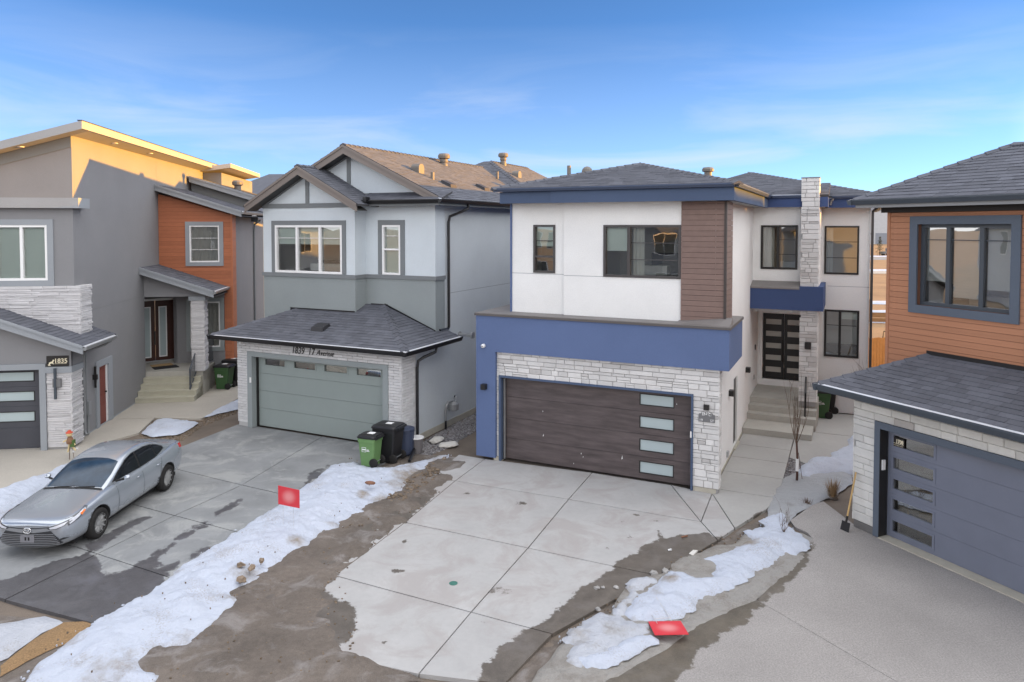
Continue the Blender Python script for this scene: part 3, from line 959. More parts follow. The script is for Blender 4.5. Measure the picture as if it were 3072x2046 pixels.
def ragged(poly, step=0.12, amp=0.06, seed=1.0, scale=2.5):
    out = []
    n = len(poly)
    for i in range(n):
        a, b = Vector((*poly[i], 0)), Vector((*poly[(i + 1) % n], 0))
        L = (b - a).length; k = max(1, int(L / step))
        for j in range(k):
            q = a + (b - a) * (j / k)
            q.x += amp * noise_at(q.x, q.y, scale, seed)
            q.y += amp * noise_at(q.x, q.y, scale, seed + 17.3)
            out.append((q.x, q.y))
    return out

def sdf(pts, poly):
    """signed distance (positive inside) of Nx2 points to a polygon"""
    pts = np.asarray(pts, float); poly = np.asarray(poly, float)
    d = np.full(len(pts), 1e9); ins = np.zeros(len(pts), bool)
    n = len(poly)
    for i in range(n):
        a, b = poly[i], poly[(i + 1) % n]
        e = b - a; w = pts - a
        t = np.clip((w @ e) / max(e @ e, 1e-12), 0, 1)
        d = np.minimum(d, np.linalg.norm(w - t[:, None] * e, axis=1))
        c = ((a[1] > pts[:, 1]) != (b[1] > pts[:, 1]))
        with np.errstate(divide='ignore', invalid='ignore'):
            xx = (b[0] - a[0]) * (pts[:, 1] - a[1]) / (b[1] - a[1]) + a[0]
        ins ^= c & (pts[:, 0] < xx)
    return np.where(ins, d, -d)

def sheet(name, poly, res, mt, z=0.0, zfun=None, thick=0.0, wet=(), dirt=None, parent=None, kind=None, label=None, cat=None, smooth=False, group=None):
    """triangulated patch of ground inside poly; zfun(points, edge distance) -> heights"""
    P = np.asarray(poly, float)
    x0, y0 = P.min(0); x1, y1 = P.max(0)
    gx = np.arange(x0 + res / 2, x1, res); gy = np.arange(y0 + res / 2, y1, res)
    g = np.array(np.meshgrid(gx, gy)).reshape(2, -1).T
    rr = np.random.RandomState(len(g) % 9999)
    g = g + rr.uniform(-res * .22, res * .22, g.shape)
    dd = sdf(g, P)
    g = g[dd > res * 0.35]
    bd = []
    n = len(P)
    for i in range(n):
        a, b = P[i], P[(i + 1) % n]; k = max(1, int(np.linalg.norm(b - a) / (res * 1.3)))
        bd += [tuple(a + (b - a) * j / k) for j in range(k)]
    nb = len(bd)
    allp = [Vector(q) for q in bd] + [Vector(q) for q in g.tolist()]
    r = delaunay_2d_cdt(allp, [], [list(range(nb))], 1, 1e-5)
    V2 = np.array([(q.x, q.y) for q in r[0]])
    d = np.maximum(sdf(V2, P), 0)
    zz = np.full(len(V2), z) if zfun is None else z + zfun(V2, d)
    mb = MB()
    tris = []
    for f in r[2]:
        a, b, c = V2[f[0]], V2[f[1]], V2[f[2]]
        cr_ = (b[0] - a[0]) * (c[1] - a[1]) - (b[1] - a[1]) * (c[0] - a[0])
        tris.append(tuple(f) if cr_ > 0 else tuple(reversed(f)))
    vs = [(p[0], p[1], h) for p, h in zip(V2, zz)]
    if thick:
        cnt = {}
        for f in tris:
            for i in range(3):
                e = (f[i], f[(i + 1) % 3]); cnt[e] = 1
        rim = [e for e in cnt if (e[1], e[0]) not in cnt]
        low = {}
        for a, b in rim:
            for q in (a, b):
                if q not in low: low[q] = len(vs); vs.append((vs[q][0], vs[q][1], vs[q][2] - thick))
        tris += [(a, low[a], low[b], b) for a, b in rim]
    mb.add(vs, tris)
    o = mb.build(name, mt, parent, kind=kind, label=label, cat=cat, smooth=smooth, group=group)
    P2 = np.array([(q[0], q[1]) for q in vs])
    w = np.full(len(P2), -9.0)
    for q in wet: w = np.maximum(w, sdf(P2, q))
    at = o.data.attributes.new('wet', 'FLOAT', 'POINT'); at.data.foreach_set('value', w.astype(np.float32))
    dv = np.zeros(len(P2)) if dirt is None else dirt(P2, np.maximum(sdf(P2, P), 0))
    at = o.data.attributes.new('dirt', 'FLOAT', 'POINT'); at.data.foreach_set('value', np.asarray(dv, np.float32))
    return o

def tree_copy(o, parent=None):
    c = o.copy(); COL.objects.link(c); c.parent = parent
    for ch in list(o.children):
        tree_copy(ch, c)
    return c

G = {}
G['snow_main']=[(-6.67,9.46),(-6.75,10.06),(-6.68,10.45),(-6.61,10.86),(-6.53,11.18),(-6.41,11.41),(-6.27,11.70),(-6.17,11.98),(-6.11,12.45),(-6.06,12.95),(-5.90,13.35),(-5.78,13.65),(-5.65,14.23),(-5.47,14.92),(-5.24,15.77),(-5.05,16.69),(-4.83,17.43),(-4.76,18.31),(-4.51,18.54),(-4.06,18.60),(-3.89,18.36),(-3.43,18.14),(-2.99,18.25),(-2.65,18.54),(-2.30,18.84),(-1.93,19.14),(-1.71,19.27),(-1.72,19.02),(-2.12,18.31),(-2.32,17.75),(-2.52,17.33),(-2.54,16.55),(-2.96,16.00),(-3.16,15.33),(-3.43,15.09),(-3.60,14.49),(-3.86,14.21),(-3.92,13.67),(-4.18,13.42),(-4.25,13.00),(-4.31,12.77),(-4.44,12.39),(-4.54,12.08),(-4.73,11.93),(-4.67,11.79),(-4.51,11.61),(-4.59,11.06),(-4.74,10.74),(-4.83,10.37),(-4.98,10.20),(-5.19,10.20),(-5.28,10.03),(-4.96,9.73),(-4.89,9.80),(-4.86,9.46)]
G['mud_left_edge']=[(-2.10,18.31),(-2.03,17.54),(-1.76,16.55),(-1.92,15.74),(-2.19,15.25),(-2.27,14.79),(-2.45,14.94),(-2.67,15.01),(-2.70,14.56),(-2.70,14.07),(-2.82,13.67),(-3.04,13.24),(-3.10,12.89),(-3.19,12.61),(-3.07,12.52),(-3.12,12.44),(-3.20,12.13),(-3.00,11.83),(-2.85,11.64),(-2.64,11.55),(-2.51,11.32),(-2.48,11.02),(-2.37,10.85),(-2.32,10.73),(-2.40,10.58),(-2.44,10.46),(-2.53,10.44),(-2.99,9.53),(-5.61,9.53),(-4.85,12.23),(-3.37,16.36)]
G['wet_right']=[(5.61,15.54),(4.05,13.94),(4.04,14.21),(3.97,14.39),(3.56,14.21),(3.25,14.18),(2.93,14.04),(2.58,13.74),(2.31,13.36),(2.06,13.18),(1.86,12.94),(1.76,12.77),(1.80,12.69),(1.65,12.61),(1.44,12.34),(1.21,12.18),(1.15,12.03),(1.03,11.83),(0.76,11.50),(0.70,11.32),(0.50,11.02),(0.31,10.86),(0.08,10.73),(-0.10,10.42),(-0.27,10.13),(-0.41,9.92),(-0.50,9.62),(-0.55,9.43),(1.18,9.43),(2.73,10.86),(4.82,12.77)]
G['ice_right']=[(5.63,15.17),(5.21,14.79),(5.20,14.49),(4.71,14.28),(4.40,13.87),(3.95,13.74),(3.60,13.48),(3.14,13.24),(3.00,13.12),(2.87,12.77),(2.44,12.50),(2.06,12.39),(1.93,12.08),(1.70,11.69),(1.63,11.37),(1.33,11.23),(1.09,11.02),(0.83,10.69),(0.74,10.50),(0.54,10.09),(0.36,9.82),(0.19,9.43),(1.14,9.43),(1.21,9.53),(1.44,9.75),(2.13,10.38),(2.66,10.98),(2.96,11.23),(3.61,11.74),(4.27,12.28),(4.70,12.63),(5.32,13.12),(5.76,13.52),(5.80,13.74),(5.79,14.21),(5.70,14.53),(5.77,14.94)]
G['snow_right']=[(5.85,15.25),(5.53,15.05),(5.21,14.79),(5.20,14.49),(4.71,14.28),(4.69,13.87),(4.32,13.61),(4.00,13.30),(3.56,13.12),(3.70,12.83),(3.52,12.39),(3.24,12.34),(2.98,12.55),(2.80,12.55),(2.67,12.44),(2.55,12.23),(2.29,11.98),(2.10,11.74),(1.96,11.50),(1.74,11.15),(1.94,10.98),(2.14,10.94),(2.48,11.00),(2.68,11.06),(2.97,11.37),(3.09,11.64),(3.34,11.74),(3.71,11.98),(3.97,12.18),(4.33,12.55),(4.80,12.89),(5.01,13.18),(5.31,13.24),(5.69,13.48),(5.82,13.67),(5.79,14.21),(5.70,14.53)]
G['snow_right_low']=[(2.05,12.34),(1.96,12.08),(1.98,11.78),(1.65,11.37),(1.58,11.19),(1.37,11.23),(1.16,11.02),(0.98,10.81),(0.83,10.61),(0.74,10.50),(0.85,10.27),(0.80,10.09),(0.74,9.92),(0.98,9.79),(1.36,10.02),(1.49,10.20),(1.76,10.39),(1.80,10.50),(1.99,10.54),(2.13,10.69),(2.12,10.90),(2.01,10.94),(1.83,11.02),(1.74,11.15),(1.96,11.50),(2.10,11.74),(2.29,11.98),(2.55,12.23),(2.58,12.39)]
G['wet_D']=[(6.03,14.00),(5.74,13.48),(5.34,12.83),(4.81,12.23),(4.30,11.74),(4.02,11.50),(3.93,11.37),(3.65,11.02),(3.29,10.77),(3.17,10.58),(2.85,10.31),(2.62,9.99),(2.41,9.75),(2.22,9.46),(1.14,9.46),(2.14,10.46),(3.71,11.98)]
G['drive_D']=[(5.89,14.91),(6.72,15.76),(7.42,16.20),(8.03,16.66),(7.48,14.57),(8.83,12.12),(8.58,9.16),(7.08,7.52),(-0.13,7.52),(1.14,9.46),(1.44,9.75),(2.13,10.38),(2.66,10.98),(2.96,11.23),(3.61,11.74),(4.27,12.28),(4.70,12.63),(5.32,13.12),(5.75,13.52),(5.83,13.80),(5.81,14.28),(5.79,14.79)]
G['snow_bed']=[(10.40,21.36),(9.99,20.96),(9.42,19.98),(8.81,19.52),(8.47,18.98),(7.98,18.87),(7.52,18.36),(7.24,17.88),(7.13,17.51),(7.39,17.46),(7.79,17.88),(8.27,17.88),(8.69,18.07),(9.24,18.87)]
G['ice_bed']=[(7.18,17.88),(6.81,17.60),(6.39,16.98),(6.07,16.42),(5.59,15.49),(5.50,15.17),(5.82,15.17),(5.80,14.79),(6.20,15.33),(6.72,15.74),(7.01,16.00),(7.43,16.27),(8.26,17.16),(8.69,18.07),(7.76,17.88)]
G['gravel_bed']=[(7.31,19.35),(5.96,16.42),(5.59,15.53),(5.87,16.09),(6.38,16.93),(7.07,16.98),(7.91,18.87),(7.70,19.19)]
G['walk']=[(6.94,21.36),(5.43,18.07),(4.72,16.45),(4.60,14.53),(5.57,15.49),(5.87,16.09),(5.98,16.42),(7.31,19.35),(7.91,20.77)]
G['walk2']=[(7.91,20.77),(7.31,19.35),(8.18,18.87),(8.56,19.19),(9.08,19.63),(10.66,22.05),(11.71,24.24),(10.27,23.25),(8.73,20.58)]
G['snow_A1']=[(-11.15,21.28),(-11.39,22.40),(-11.41,22.85),(-11.09,22.96),(-9.93,22.48),(-9.91,21.90),(-9.93,21.42),(-10.05,21.19),(-10.62,20.96)]
G['snow_A2']=[(-10.06,23.05),(-10.07,24.20),(-9.87,25.59),(-9.30,24.23),(-9.81,23.56)]
G['dirt_A']=[(-11.63,23.21),(-11.62,22.78),(-11.16,21.22),(-9.71,19.86),(-9.61,20.33),(-9.64,20.70),(-9.70,22.33),(-9.22,23.89),(-9.86,25.68),(-10.10,23.24),(-10.06,22.78),(-11.28,23.08)]
G['snow_car']=[(-12.22,16.17),(-11.96,16.50),(-11.90,16.88),(-11.79,17.35),(-11.64,17.68),(-11.57,18.08),(-11.57,18.70),(-10.83,17.27),(-10.94,16.57),(-10.62,15.61),(-10.63,15.15),(-10.34,14.45),(-10.30,14.17),(-10.42,13.76)]
G['B_wet1']=[(-6.37,14.85),(-6.25,14.64),(-6.34,14.50),(-6.41,14.39),(-6.48,14.09),(-6.59,13.97),(-6.61,13.78),(-6.63,13.53),(-6.59,13.23),(-6.48,12.73),(-6.30,12.68),(-6.07,12.37),(-6.12,11.61),(-6.42,11.31),(-8.22,11.26),(-8.80,12.07),(-8.48,12.32),(-8.39,12.68),(-8.32,13.06),(-8.14,13.23),(-7.97,13.35),(-7.86,13.12),(-7.90,12.84),(-7.84,12.37),(-7.89,12.17),(-7.43,12.07),(-7.33,12.22),(-7.17,12.47),(-7.04,12.68),(-6.95,13.01),(-6.82,13.06),(-6.84,13.41),(-6.77,13.65),(-6.73,14.16),(-6.63,14.50),(-6.52,14.78)]
G['B_wet2']=[(-7.70,15.18),(-7.72,15.03),(-7.81,14.64),(-7.91,14.23),(-7.93,13.71),(-7.97,13.41),(-8.39,13.65),(-8.24,13.97),(-8.20,14.50),(-8.04,14.85),(-7.94,15.11)]
G['B_wet3']=[(-6.03,16.02),(-6.19,15.61),(-6.25,15.15),(-6.34,15.07),(-6.41,15.38),(-6.32,15.77),(-6.26,16.11)]
G['B_wet4']=[(-4.79,18.42),(-5.01,18.08),(-5.09,17.43),(-5.02,17.33),(-5.10,16.74),(-5.01,16.69),(-4.85,17.23),(-4.74,17.64)]
G['B_under']=[(-8.30,16.98),(-8.49,15.80),(-8.44,14.98),(-8.31,14.71),(-8.27,14.00),(-8.55,13.76),(-8.75,13.62),(-9.89,13.44),(-9.75,14.00),(-9.63,15.92)]
G['B_mudstrip']=[(-5.81,13.71),(-6.00,13.59),(-6.11,13.29),(-6.25,13.06),(-6.42,12.73),(-6.11,12.45),(-6.06,12.95)]
G['road_edge']=[(-8.46,11.61),(-7.47,11.52),(-6.40,11.39),(-6.51,11.14),(-7.07,11.06),(-7.44,11.22),(-8.07,11.06)]
G['orange_strip']=[(-6.60,11.14),(-7.06,11.02),(-7.14,10.86),(-7.22,10.59),(-7.24,10.30),(-7.28,9.96),(-7.08,9.67),(-6.97,10.03),(-6.84,10.30),(-6.66,10.52),(-6.61,10.86)]
G['ice_BL']=[(-8.23,10.98),(-8.05,11.04),(-7.84,11.12),(-7.46,11.22),(-7.07,11.06),(-7.10,10.94),(-7.22,10.78),(-7.23,10.48),(-7.28,10.13),(-7.46,9.93)]
G['gravel_B']=[(-2.95,18.98),(-2.72,20.34),(-1.96,22.19),(-1.21,23.90),(-1.10,21.77),(-1.78,20.10),(-2.24,19.41),(-2.54,18.98)]
G['drive_A_edge']=[(-12.08,15.67),(-11.99,16.54),(-11.93,16.91),(-11.69,17.80),(-11.60,18.12),(-12.04,20.48),(-11.21,21.35),(-11.64,23.24),(-10.06,22.78),(-9.98,25.88)]

# =================================================================== HOUSE C : white and blue house in the middle
hc = empty('house', (4.264, 16.638, 0), R(-25.3),
           'white stucco two storey house with blue parapet over dark brown garage door and stone pillar', 'house', 'houses on the cul de sac')
H = hc
# garage storey
F0 = front(0.0)
opn = [(-5.06, -0.03, 0.0, 2.22)]
wall_plate(H, front(0.02), -5.20, 0.555, 0.0, 2.95, 'mortar', opn, 0.16, name='stone_backing')
stones(H, front(0.02), -5.16, 0.595, 0.10, 2.93, ('stone_white', 'stone_grey'), 'ashlar', opn, 11)
stones(H, right(0.555), 0.0, 0.34, 0.10, 2.93, ('stone_white', 'stone_grey'), 'ashlar', (), 12, name='stone')
MB().box(-5.24, -5.05, -0.03, 0.2, -0.05, 0.095).box(0.0, 0.52, 0.005, 0.2, -0.05, 0.095).build('footing', 'footing', H)
MB().box(-5.73, -5.16, -0.10, 0.3, 0.075, 2.90).box(-5.73, -5.60, 0.3, 6.0, -0.05, 2.95).build('wall', 'blue_stucco', H, label='blue stucco pier left of the garage door')
mb = MB()
for a0, a1, b0, b1 in ((-5.085, -5.03, 0, 2.225), (-0.055, -0.005, 0, 2.225), (-5.085, -0.005, 2.225, 2.28)):
    mb.box(a0, a1, -0.045, 0.2, b0, b1)
mb.build('garage_trim', 'slate_fascia', H)
mb = MB().box(-5.03, -4.985, 0.12, 0.19, 0, 2.22); mb.build('door_track', 'black_vinyl', H)
MB().box(-4.985, -4.972, 0.06, 0.15, 0.02, 2.18).build('door_seal', 'galv', H)
gd = empty('garage_door', (0, 0, 0)); gd.parent = H
GF = front(0.20)
lite = [(-1.35, -0.50, 1.836, 2.125), (-1.35, -0.50, 1.275, 1.572), (-1.35, -0.50, 0.706, 1.006), (-1.35, -0.50, 0.152, 0.456)]
cuts = [0.02, 0.565, 1.12, 1.68, 2.20]
for i in range(4):
    hh = [q for q in lite if q[2] < cuts[i + 1] and q[3] > cuts[i]]
    wall_plate(gd, GF, -4.98, -0.08, cuts[i] + 0.004, cuts[i + 1] - 0.004, 'brown_garage', hh, 0.05, name='door_panel')
for q in lite:
    one('lite', 'frosted', gd, GF, q[0] + .02, q[1] - .02, q[2] + .02, q[3] - .02, -0.03, -0.02)
    mb = MB()
    mb.fbox(GF, q[0], q[1], q[2], q[2] + .02, -.03, .008); mb.fbox(GF, q[0], q[1], q[3] - .02, q[3], -.03, .008)
    mb.fbox(GF, q[0], q[0] + .02, q[2] + .02, q[3] - .02, -.03, .008); mb.fbox(GF, q[1] - .02, q[1], q[2] + .02, q[3] - .02, -.03, .008)
    mb.build('lite_frame', 'black_vinyl', gd)
for a, b, w, h in ((-3.93, 1.37, .018, .05), (-3.92, .73, .03, .07), (-2.87, .40, .02, .05), (-2.82, .33, .025, .03), (-1.80, .42, .03, .11), (-3.07, .12, .015, .04), (-.45, 1.93, .015, .05)):
    MB().prism(GF, [(a, b), (a + w, b + h * .2), (a + w * .6, b + h)], 0.0005, 0.004).build('peeling_film', 'paper', gd)
one('keypad', 'white_paint', H, front(0.02), -0.065, -0.035, 1.26, 1.40, 0.0, 0.09)
# parapet
MB().box(-5.73, 0.805, -0.10, 2.07, 2.90, 3.845).build('parapet', 'blue_stucco', H)
MB().box(-5.765, 0.835, -0.135, 2.10, 3.845, 3.90).build('parapet_cap', 'brown_cap', H)
MB().box(-5.755, 0.825, -0.125, 2.09, 3.90, 3.918).build('cap_flashing', 'cap_metal', H)
MB().hexa([(-0.45, -0.06, 3.92), (0.80, -0.06, 3.92), (0.80, 0.45, 3.92), (-0.45, 0.45, 3.92), (-0.45, 0.05, 3.935), (0.80, 0.05, 3.935), (0.80, 0.45, 4.07), (-0.45, 0.45, 3.945)]).build('roof_flashing', 'cap_metal', H)
# side wall and body
DV0, DV1 = 3.56, 4.30
wall_plate(H, right(0.40), 0.19, 9.2, 0.0, 3.0, 'white_stucco', [(DV0, DV1, 0.04, 1.97)], 0.12, label='long white stucco side wall')
wall_plate(H, right(0.40), 0.60, 7.55, 3.0, 6.83, 'white_stucco')
wall_plate(H, right(0.40), 7.55, 9.2, 3.0, 3.6, 'white_stucco')
one('side_door', 'black_door', H, right(0.33), DV0, DV1, 0.06, 1.95, -0.01, 0.02)
MB().box(0.40, 0.47, DV0 - .03, DV1 + .03, -0.02, 0.05).build('door_sill', 'footing', H)
one('side_base', 'footing', H, right(0.40), 0.35, 5.3, -0.03, 0.04, 0.0, 0.015)
for v, z in ((2.75, 1.77), (6.14, 1.775)):
    one('wall_light', 'black_vinyl', H, right(0.40), v - .10, v + .10, z - .075, z + .075, 0.0, 0.13)
one('wall_vent', 'galv', H, right(0.40), 2.35, 2.51, 0.14, 0.29, 0.0, 0.05)
one('outlet_box', 'galv', H, right(0.40), 8.05, 8.16, 1.1, 1.24, 0.0, 0.04)
one('doorbell', 'black_vinyl', H, right(0.40), 8.35, 8.43, 2.05, 2.22, 0.0, 0.03)
shell(H, -4.945, 3.855, 9.3, 17.0, 0.0, 6.83, 'white_stucco', sides='RB')
MB().box(-4.945, -4.80, 0.6, 17.0, 2.9, 6.83).build('wall', 'blue_stucco', H, label='blue stucco left side wall')
# upper front
W1 = (-4.32, -3.70, 4.985, 6.25); W2 = (-2.36, -0.413, 4.94, 6.245)
wall_plate(H, front(0.50), -4.945, -3.435, 3.90, 6.83, 'white_stucco', [W1], 0.13)
wall_plate(H, front(0.42), -3.435, 0.40, 3.90, 6.83, 'white_stucco', [W2], 0.13)
MB().box(-4.99, -4.947, 0.46, 0.62, 3.92, 6.80).build('corner_trim', 'blue_stucco', H)
one('expansion_joint', 'pale_trim', H, front(0.50), -4.94, -3.44, 4.955, 4.968, 0, 0.002)
one('expansion_joint', 'pale_trim', H, front(0.42), -3.43, -2.36, 4.935, 4.948, 0, 0.002)
window(H, front(0.50), *W1, frame='bronze_vinyl', muntin=((0, .33), (0, .66)), rails=((0, .66),), room='room', inner=(
    ('blind', .03, .97, .55, .98, 'blind'), ('furniture', .1, .9, .02, .22, 'furniture', .3)))
window(H, front(0.42), *W2, mull=(.335,), frame='bronze_vinyl', muntin=((1, .34), (1, .66)), fw=.06, room='room', depth=2.2, inner=(
    ('curtain', .37, .52, .03, .97, 'curtain'), ('blind', .03, .31, .5, .97, 'blind'), ('bed', .36, .72, .02, .20, 'bedding', .8), ('headboard', .40, .78, .02, .42, 'furniture', 1.7), ('cabinet', .86, .97, .02, .55, 'furniture', 1.2)))
# brown clad corner
planks(H, front(0.42), -0.405, 0.60, 3.93, 6.80, 0.128, 'brown_siding', proud=0.05, seed=4)
one('corner_trim', 'brown_edge', H, front(0.42), 0.60, 0.655, 3.93, 6.80, -0.02, 0.075)
planks(H, right(0.615), 0.43, 1.32, 3.93, 6.80, 0.128, 'brown_siding', proud=0.04, seed=5)
MB().box(0.40, 0.615, 0.425, 1.33, 3.93, 6.80).box(-0.40, 0.39, 0.405, 0.419, 3.93, 6.80).build('siding_backing', 'siding_back', H)
# entry recess, ground floor
wall_plate(H, front(9.2), 0.40, 3.855, 0.0, 6.83, 'white_stucco', [(0.56, 1.965, 0.94, 3.22), (2.486, 3.527, 4.623, 6.228), (2.517, 3.569, 1.861, 3.438)], 0.13)
one('expansion_joint', 'pale_trim', H, front(9.2), 2.6, 3.85, 4.215, 4.228, 0, 0.002)
DF = front(9.2)
ed = empty('entry_door', (0, 0, 0)); ed.parent = H
mb = MB()
for q in ((0.47, 0.56, 0.94, 3.32), (1.965, 2.04, 0.94, 3.32), (0.56, 1.965, 3.22, 3.32), (0.47, 2.04, 0.72, 0.94)):
    mb.fbox(DF, *q, -0.10, 0.03)
mb.build('door_frame', 'white_paint', ed)
for a0, a1 in ((0.575, 1.255), (1.27, 1.95)):
    ls = [(a0 + .09, a1 - .09, 3.22 - .21 - .18 - i * .413, 3.22 - .21 - i * .413) for i in range(5)]
    lf = wall_plate(ed, front(9.25), a0, a1, 0.95, 3.21, 'black_door', ls, 0.05, name='door_leaf')
    for q in ls: one('lite', 'frosted_warm', lf, front(9.25), *q, -0.035, -0.02)
MB().tube([(1.22, 9.16, 1.55), (1.22, 9.16, 2.35)], 0.018).build('door_handle', 'black_vinyl', ed)
window(H, front(9.2), 2.486, 3.527, 4.623, 6.228, frame='black_vinyl', muntin=((0, .33), (0, .66)), room='warm_room', glass='glass', inner=(('curtain', .02, .25, .02, .98, 'curtain'),))
window(H, front(9.2), 2.517, 3.569, 1.861, 3.438, frame='black_vinyl', mull=(.45,), muntin=((0, .33), (1, .33)), fw=.065, room='room', inner=(
    ('blind', .5, .97, .8, .98, 'blind'), ('sofa', .05, .95, .02, .2, 'furniture', .5)))
# overhanging upper floor
wall_plate(H, front(7.55), 0.40, 2.40, 3.55, 6.83, 'white_stucco', [(0.643, 1.754, 4.835, 6.248)], 0.13)
wall_plate(H, right(2.40), 7.685, 9.2, 3.6, 6.83, 'white_stucco')
MB().box(0.41, 2.39, 7.56, 9.19, 3.45, 3.56).build('porch_ceiling', 'white_stucco', H)
window(H, front(7.55), 0.643, 1.754, 4.835, 6.248, frame='black_vinyl', mull=(.47,), muntin=((1, .33), (1, .66)), fw=.065, room='warm_room', inner=(
    ('curtain', .05, .36, .02, .98, 'curtain'), ('bed', .5, .95, .02, .16, 'bedding', .4)))
# canopy
MB().box(0.402, 2.546, 6.95, 9.15, 3.60, 4.25).box(1.86, 2.546, 6.952, 9.15, 4.25, 4.35).build('canopy', 'deep_blue_stucco', H)
MB().hexa([(0.402, 6.93, 4.25), (1.86, 6.93, 4.25), (1.86, 7.55, 4.25), (0.402, 7.55, 4.25), (0.402, 6.93, 4.30), (1.86, 6.93, 4.30), (1.86, 7.55, 4.46), (0.402, 7.55, 4.46)]).build('canopy_flashing', 'cap_metal', H)
# stone pillar
MB().box(1.90, 2.36, 7.10, 7.62, 0.60, 7.70).build('pillar', 'mortar', H)
for k, (b0, b1) in enumerate(((0.74, 3.60), (4.34, 7.70))):
    stones(H, front(7.10), 1.865, 2.392, b0, b1, ('stone_white', 'stone_grey'), 'ashlar', [(2.03, 2.21, 2.39, 2.61)], 21 + k)
    stones(H, right(2.36), 7.075, 7.60, b0, b1, ('stone_white', 'stone_grey'), 'ashlar', (), 25 + k)
MB().box(1.86, 2.40, 7.06, 7.66, 7.70, 7.73).build('pillar_cap', 'cap_metal', H)
one('wall_light', 'black_vinyl', H, front(7.10), 2.04, 2.20, 2.40, 2.60, 0.0, 0.11)
# steps
for nm, q in (('step', (0.405, 2.34, 5.35, 6.5, -0.05, 0.17)), ('step', (0.405, 2.40, 6.45, 6.85, 0.0, 0.355)), ('step', (0.405, 2.40, 6.80, 7.2, 0.0, 0.54)), ('landing', (0.405, 2.42, 7.15, 9.18, 0.0, 0.72))):
    MB().box(*q).build(nm, 'concrete_step', H)
# roof
EV = 7.19
def hipz(dist): return EV + 0.25 * dist
ue0, ue1, vf = -5.20, 0.99, -0.21
pk = (ue0 + ue1) / 2; pv = vf + (ue1 - ue0) / 2; pz = hipz((ue1 - ue0) / 2)
wu1, wv = 4.30, 8.55
wr = wv + 4.7; wz = hipz(4.7)
faces = [
    [(ue0, vf, EV), (ue1, vf, EV), (pk, pv, pz)],
    [(ue1, vf, EV), (ue1, 11.0, EV), (pk, 14.0, pz), (pk, pv, pz)],
    [(ue0, 17.5, EV), (ue0, vf, EV), (pk, pv, pz), (pk, 17.5, pz)],
    [(ue0 + 2, wv, EV), (wu1, wv, EV), (wu1 - 4.7, wr, wz), (ue0 + 4.7, wr, wz)],
    [(wu1, wv, EV), (wu1, 17.5, EV), (wu1 - 4.7, 17.5, wz), (wu1 - 4.7, wr, wz)],
    [(1.0, 7.22, EV), (1.88, 7.22, EV), (1.88, 9.0, EV + .45), (1.0, 9.0, EV + .45)], [(2.38, 7.22, EV), (2.65, 7.22, EV), (2.65, 9.0, EV + .45), (2.38, 9.0, EV + .45)],
]
roof(H, faces, n_ind=120, seed=40, hips=[((ue0, vf, EV), (pk, pv, pz)), ((ue1, vf, EV), (pk, pv, pz)), ((pk, pv, pz), (pk, 14, pz)), ((wu1, wv, EV), (wu1 - 4.7, wr, wz)), ((ue0 + 4.7, wr, wz), (wu1 - 4.7, wr, wz))])
# fascia boxes and soffits
mb = MB()
mb.box(-3.60, 0.88, -0.10, 0.0, 6.80, 7.10).box(-5.04, -3.60, -0.06, 0.0, 6.805, 7.10)
mb.box(0.78, 0.88, 0.0, 7.20, 6.80, 7.10)
mb.build('fascia', 'slate_fascia', H)
mb = MB().box(0.88, 1.90, 7.20, 7.29, 6.815, 7.12).box(2.35, 2.63, 7.20, 7.29, 6.815, 7.12).box(2.53, 2.63, 7.29, 8.60, 6.815, 7.12).box(2.63, 4.25, 8.60, 8.69, 6.815, 7.12).box(4.16, 4.25, 8.69, 17, 6.815, 7.12)
mb.build('fascia', 'deep_blue_stucco', H)
MB().box(-5.04, -4.95, 0.0, 17, 6.805, 7.10).build('fascia', 'slate_fascia', H)
MB().box(-4.95, 0.78, 0.0, 8.0, 6.815, 6.835).box(0.78, 2.53, 7.29, 9.3, 6.825, 6.845).box(2.5, 4.16, 8.69, 9.4, 6.83, 6.85).build('soffit', 'soffit', H)
gutter(H, (-5.17, -0.12, 7.19), (0.90, -0.12, 7.19), 'blue_metal', (0, -1, 0), 0.085, 0.11)
gutter(H, (0.90, -0.12, 7.19), (0.90, 6.95, 7.19), 'blue_metal', (1, 0, 0), 0.085, 0.11)
gutter(H, (1.0, 7.20, 7.19), (1.86, 7.20, 7.19), 'blue_metal', (0, -1, 0), 0.085, 0.11)
gutter(H, (2.70, 8.60, 7.19), (4.36, 8.60, 7.19), 'blue_metal', (0, -1, 0), 0.085, 0.11)
MB().tube([(2.75, 8.52, 7.1), (2.69, 8.50, 7.02), (2.66, 8.47, 6.9)], 0.035).build('downspout', 'rake', H)
MB().box(3.87, 3.95, 9.10, 9.19, 0.2, 6.7).build('downspout', 'bronze_vinyl', H)
MB().tube([(4.2, 8.62, 7.08), (4.1, 8.8, 6.86), (3.91, 9.14, 6.7)], 0.04).build('downspout', 'bronze_vinyl', H)
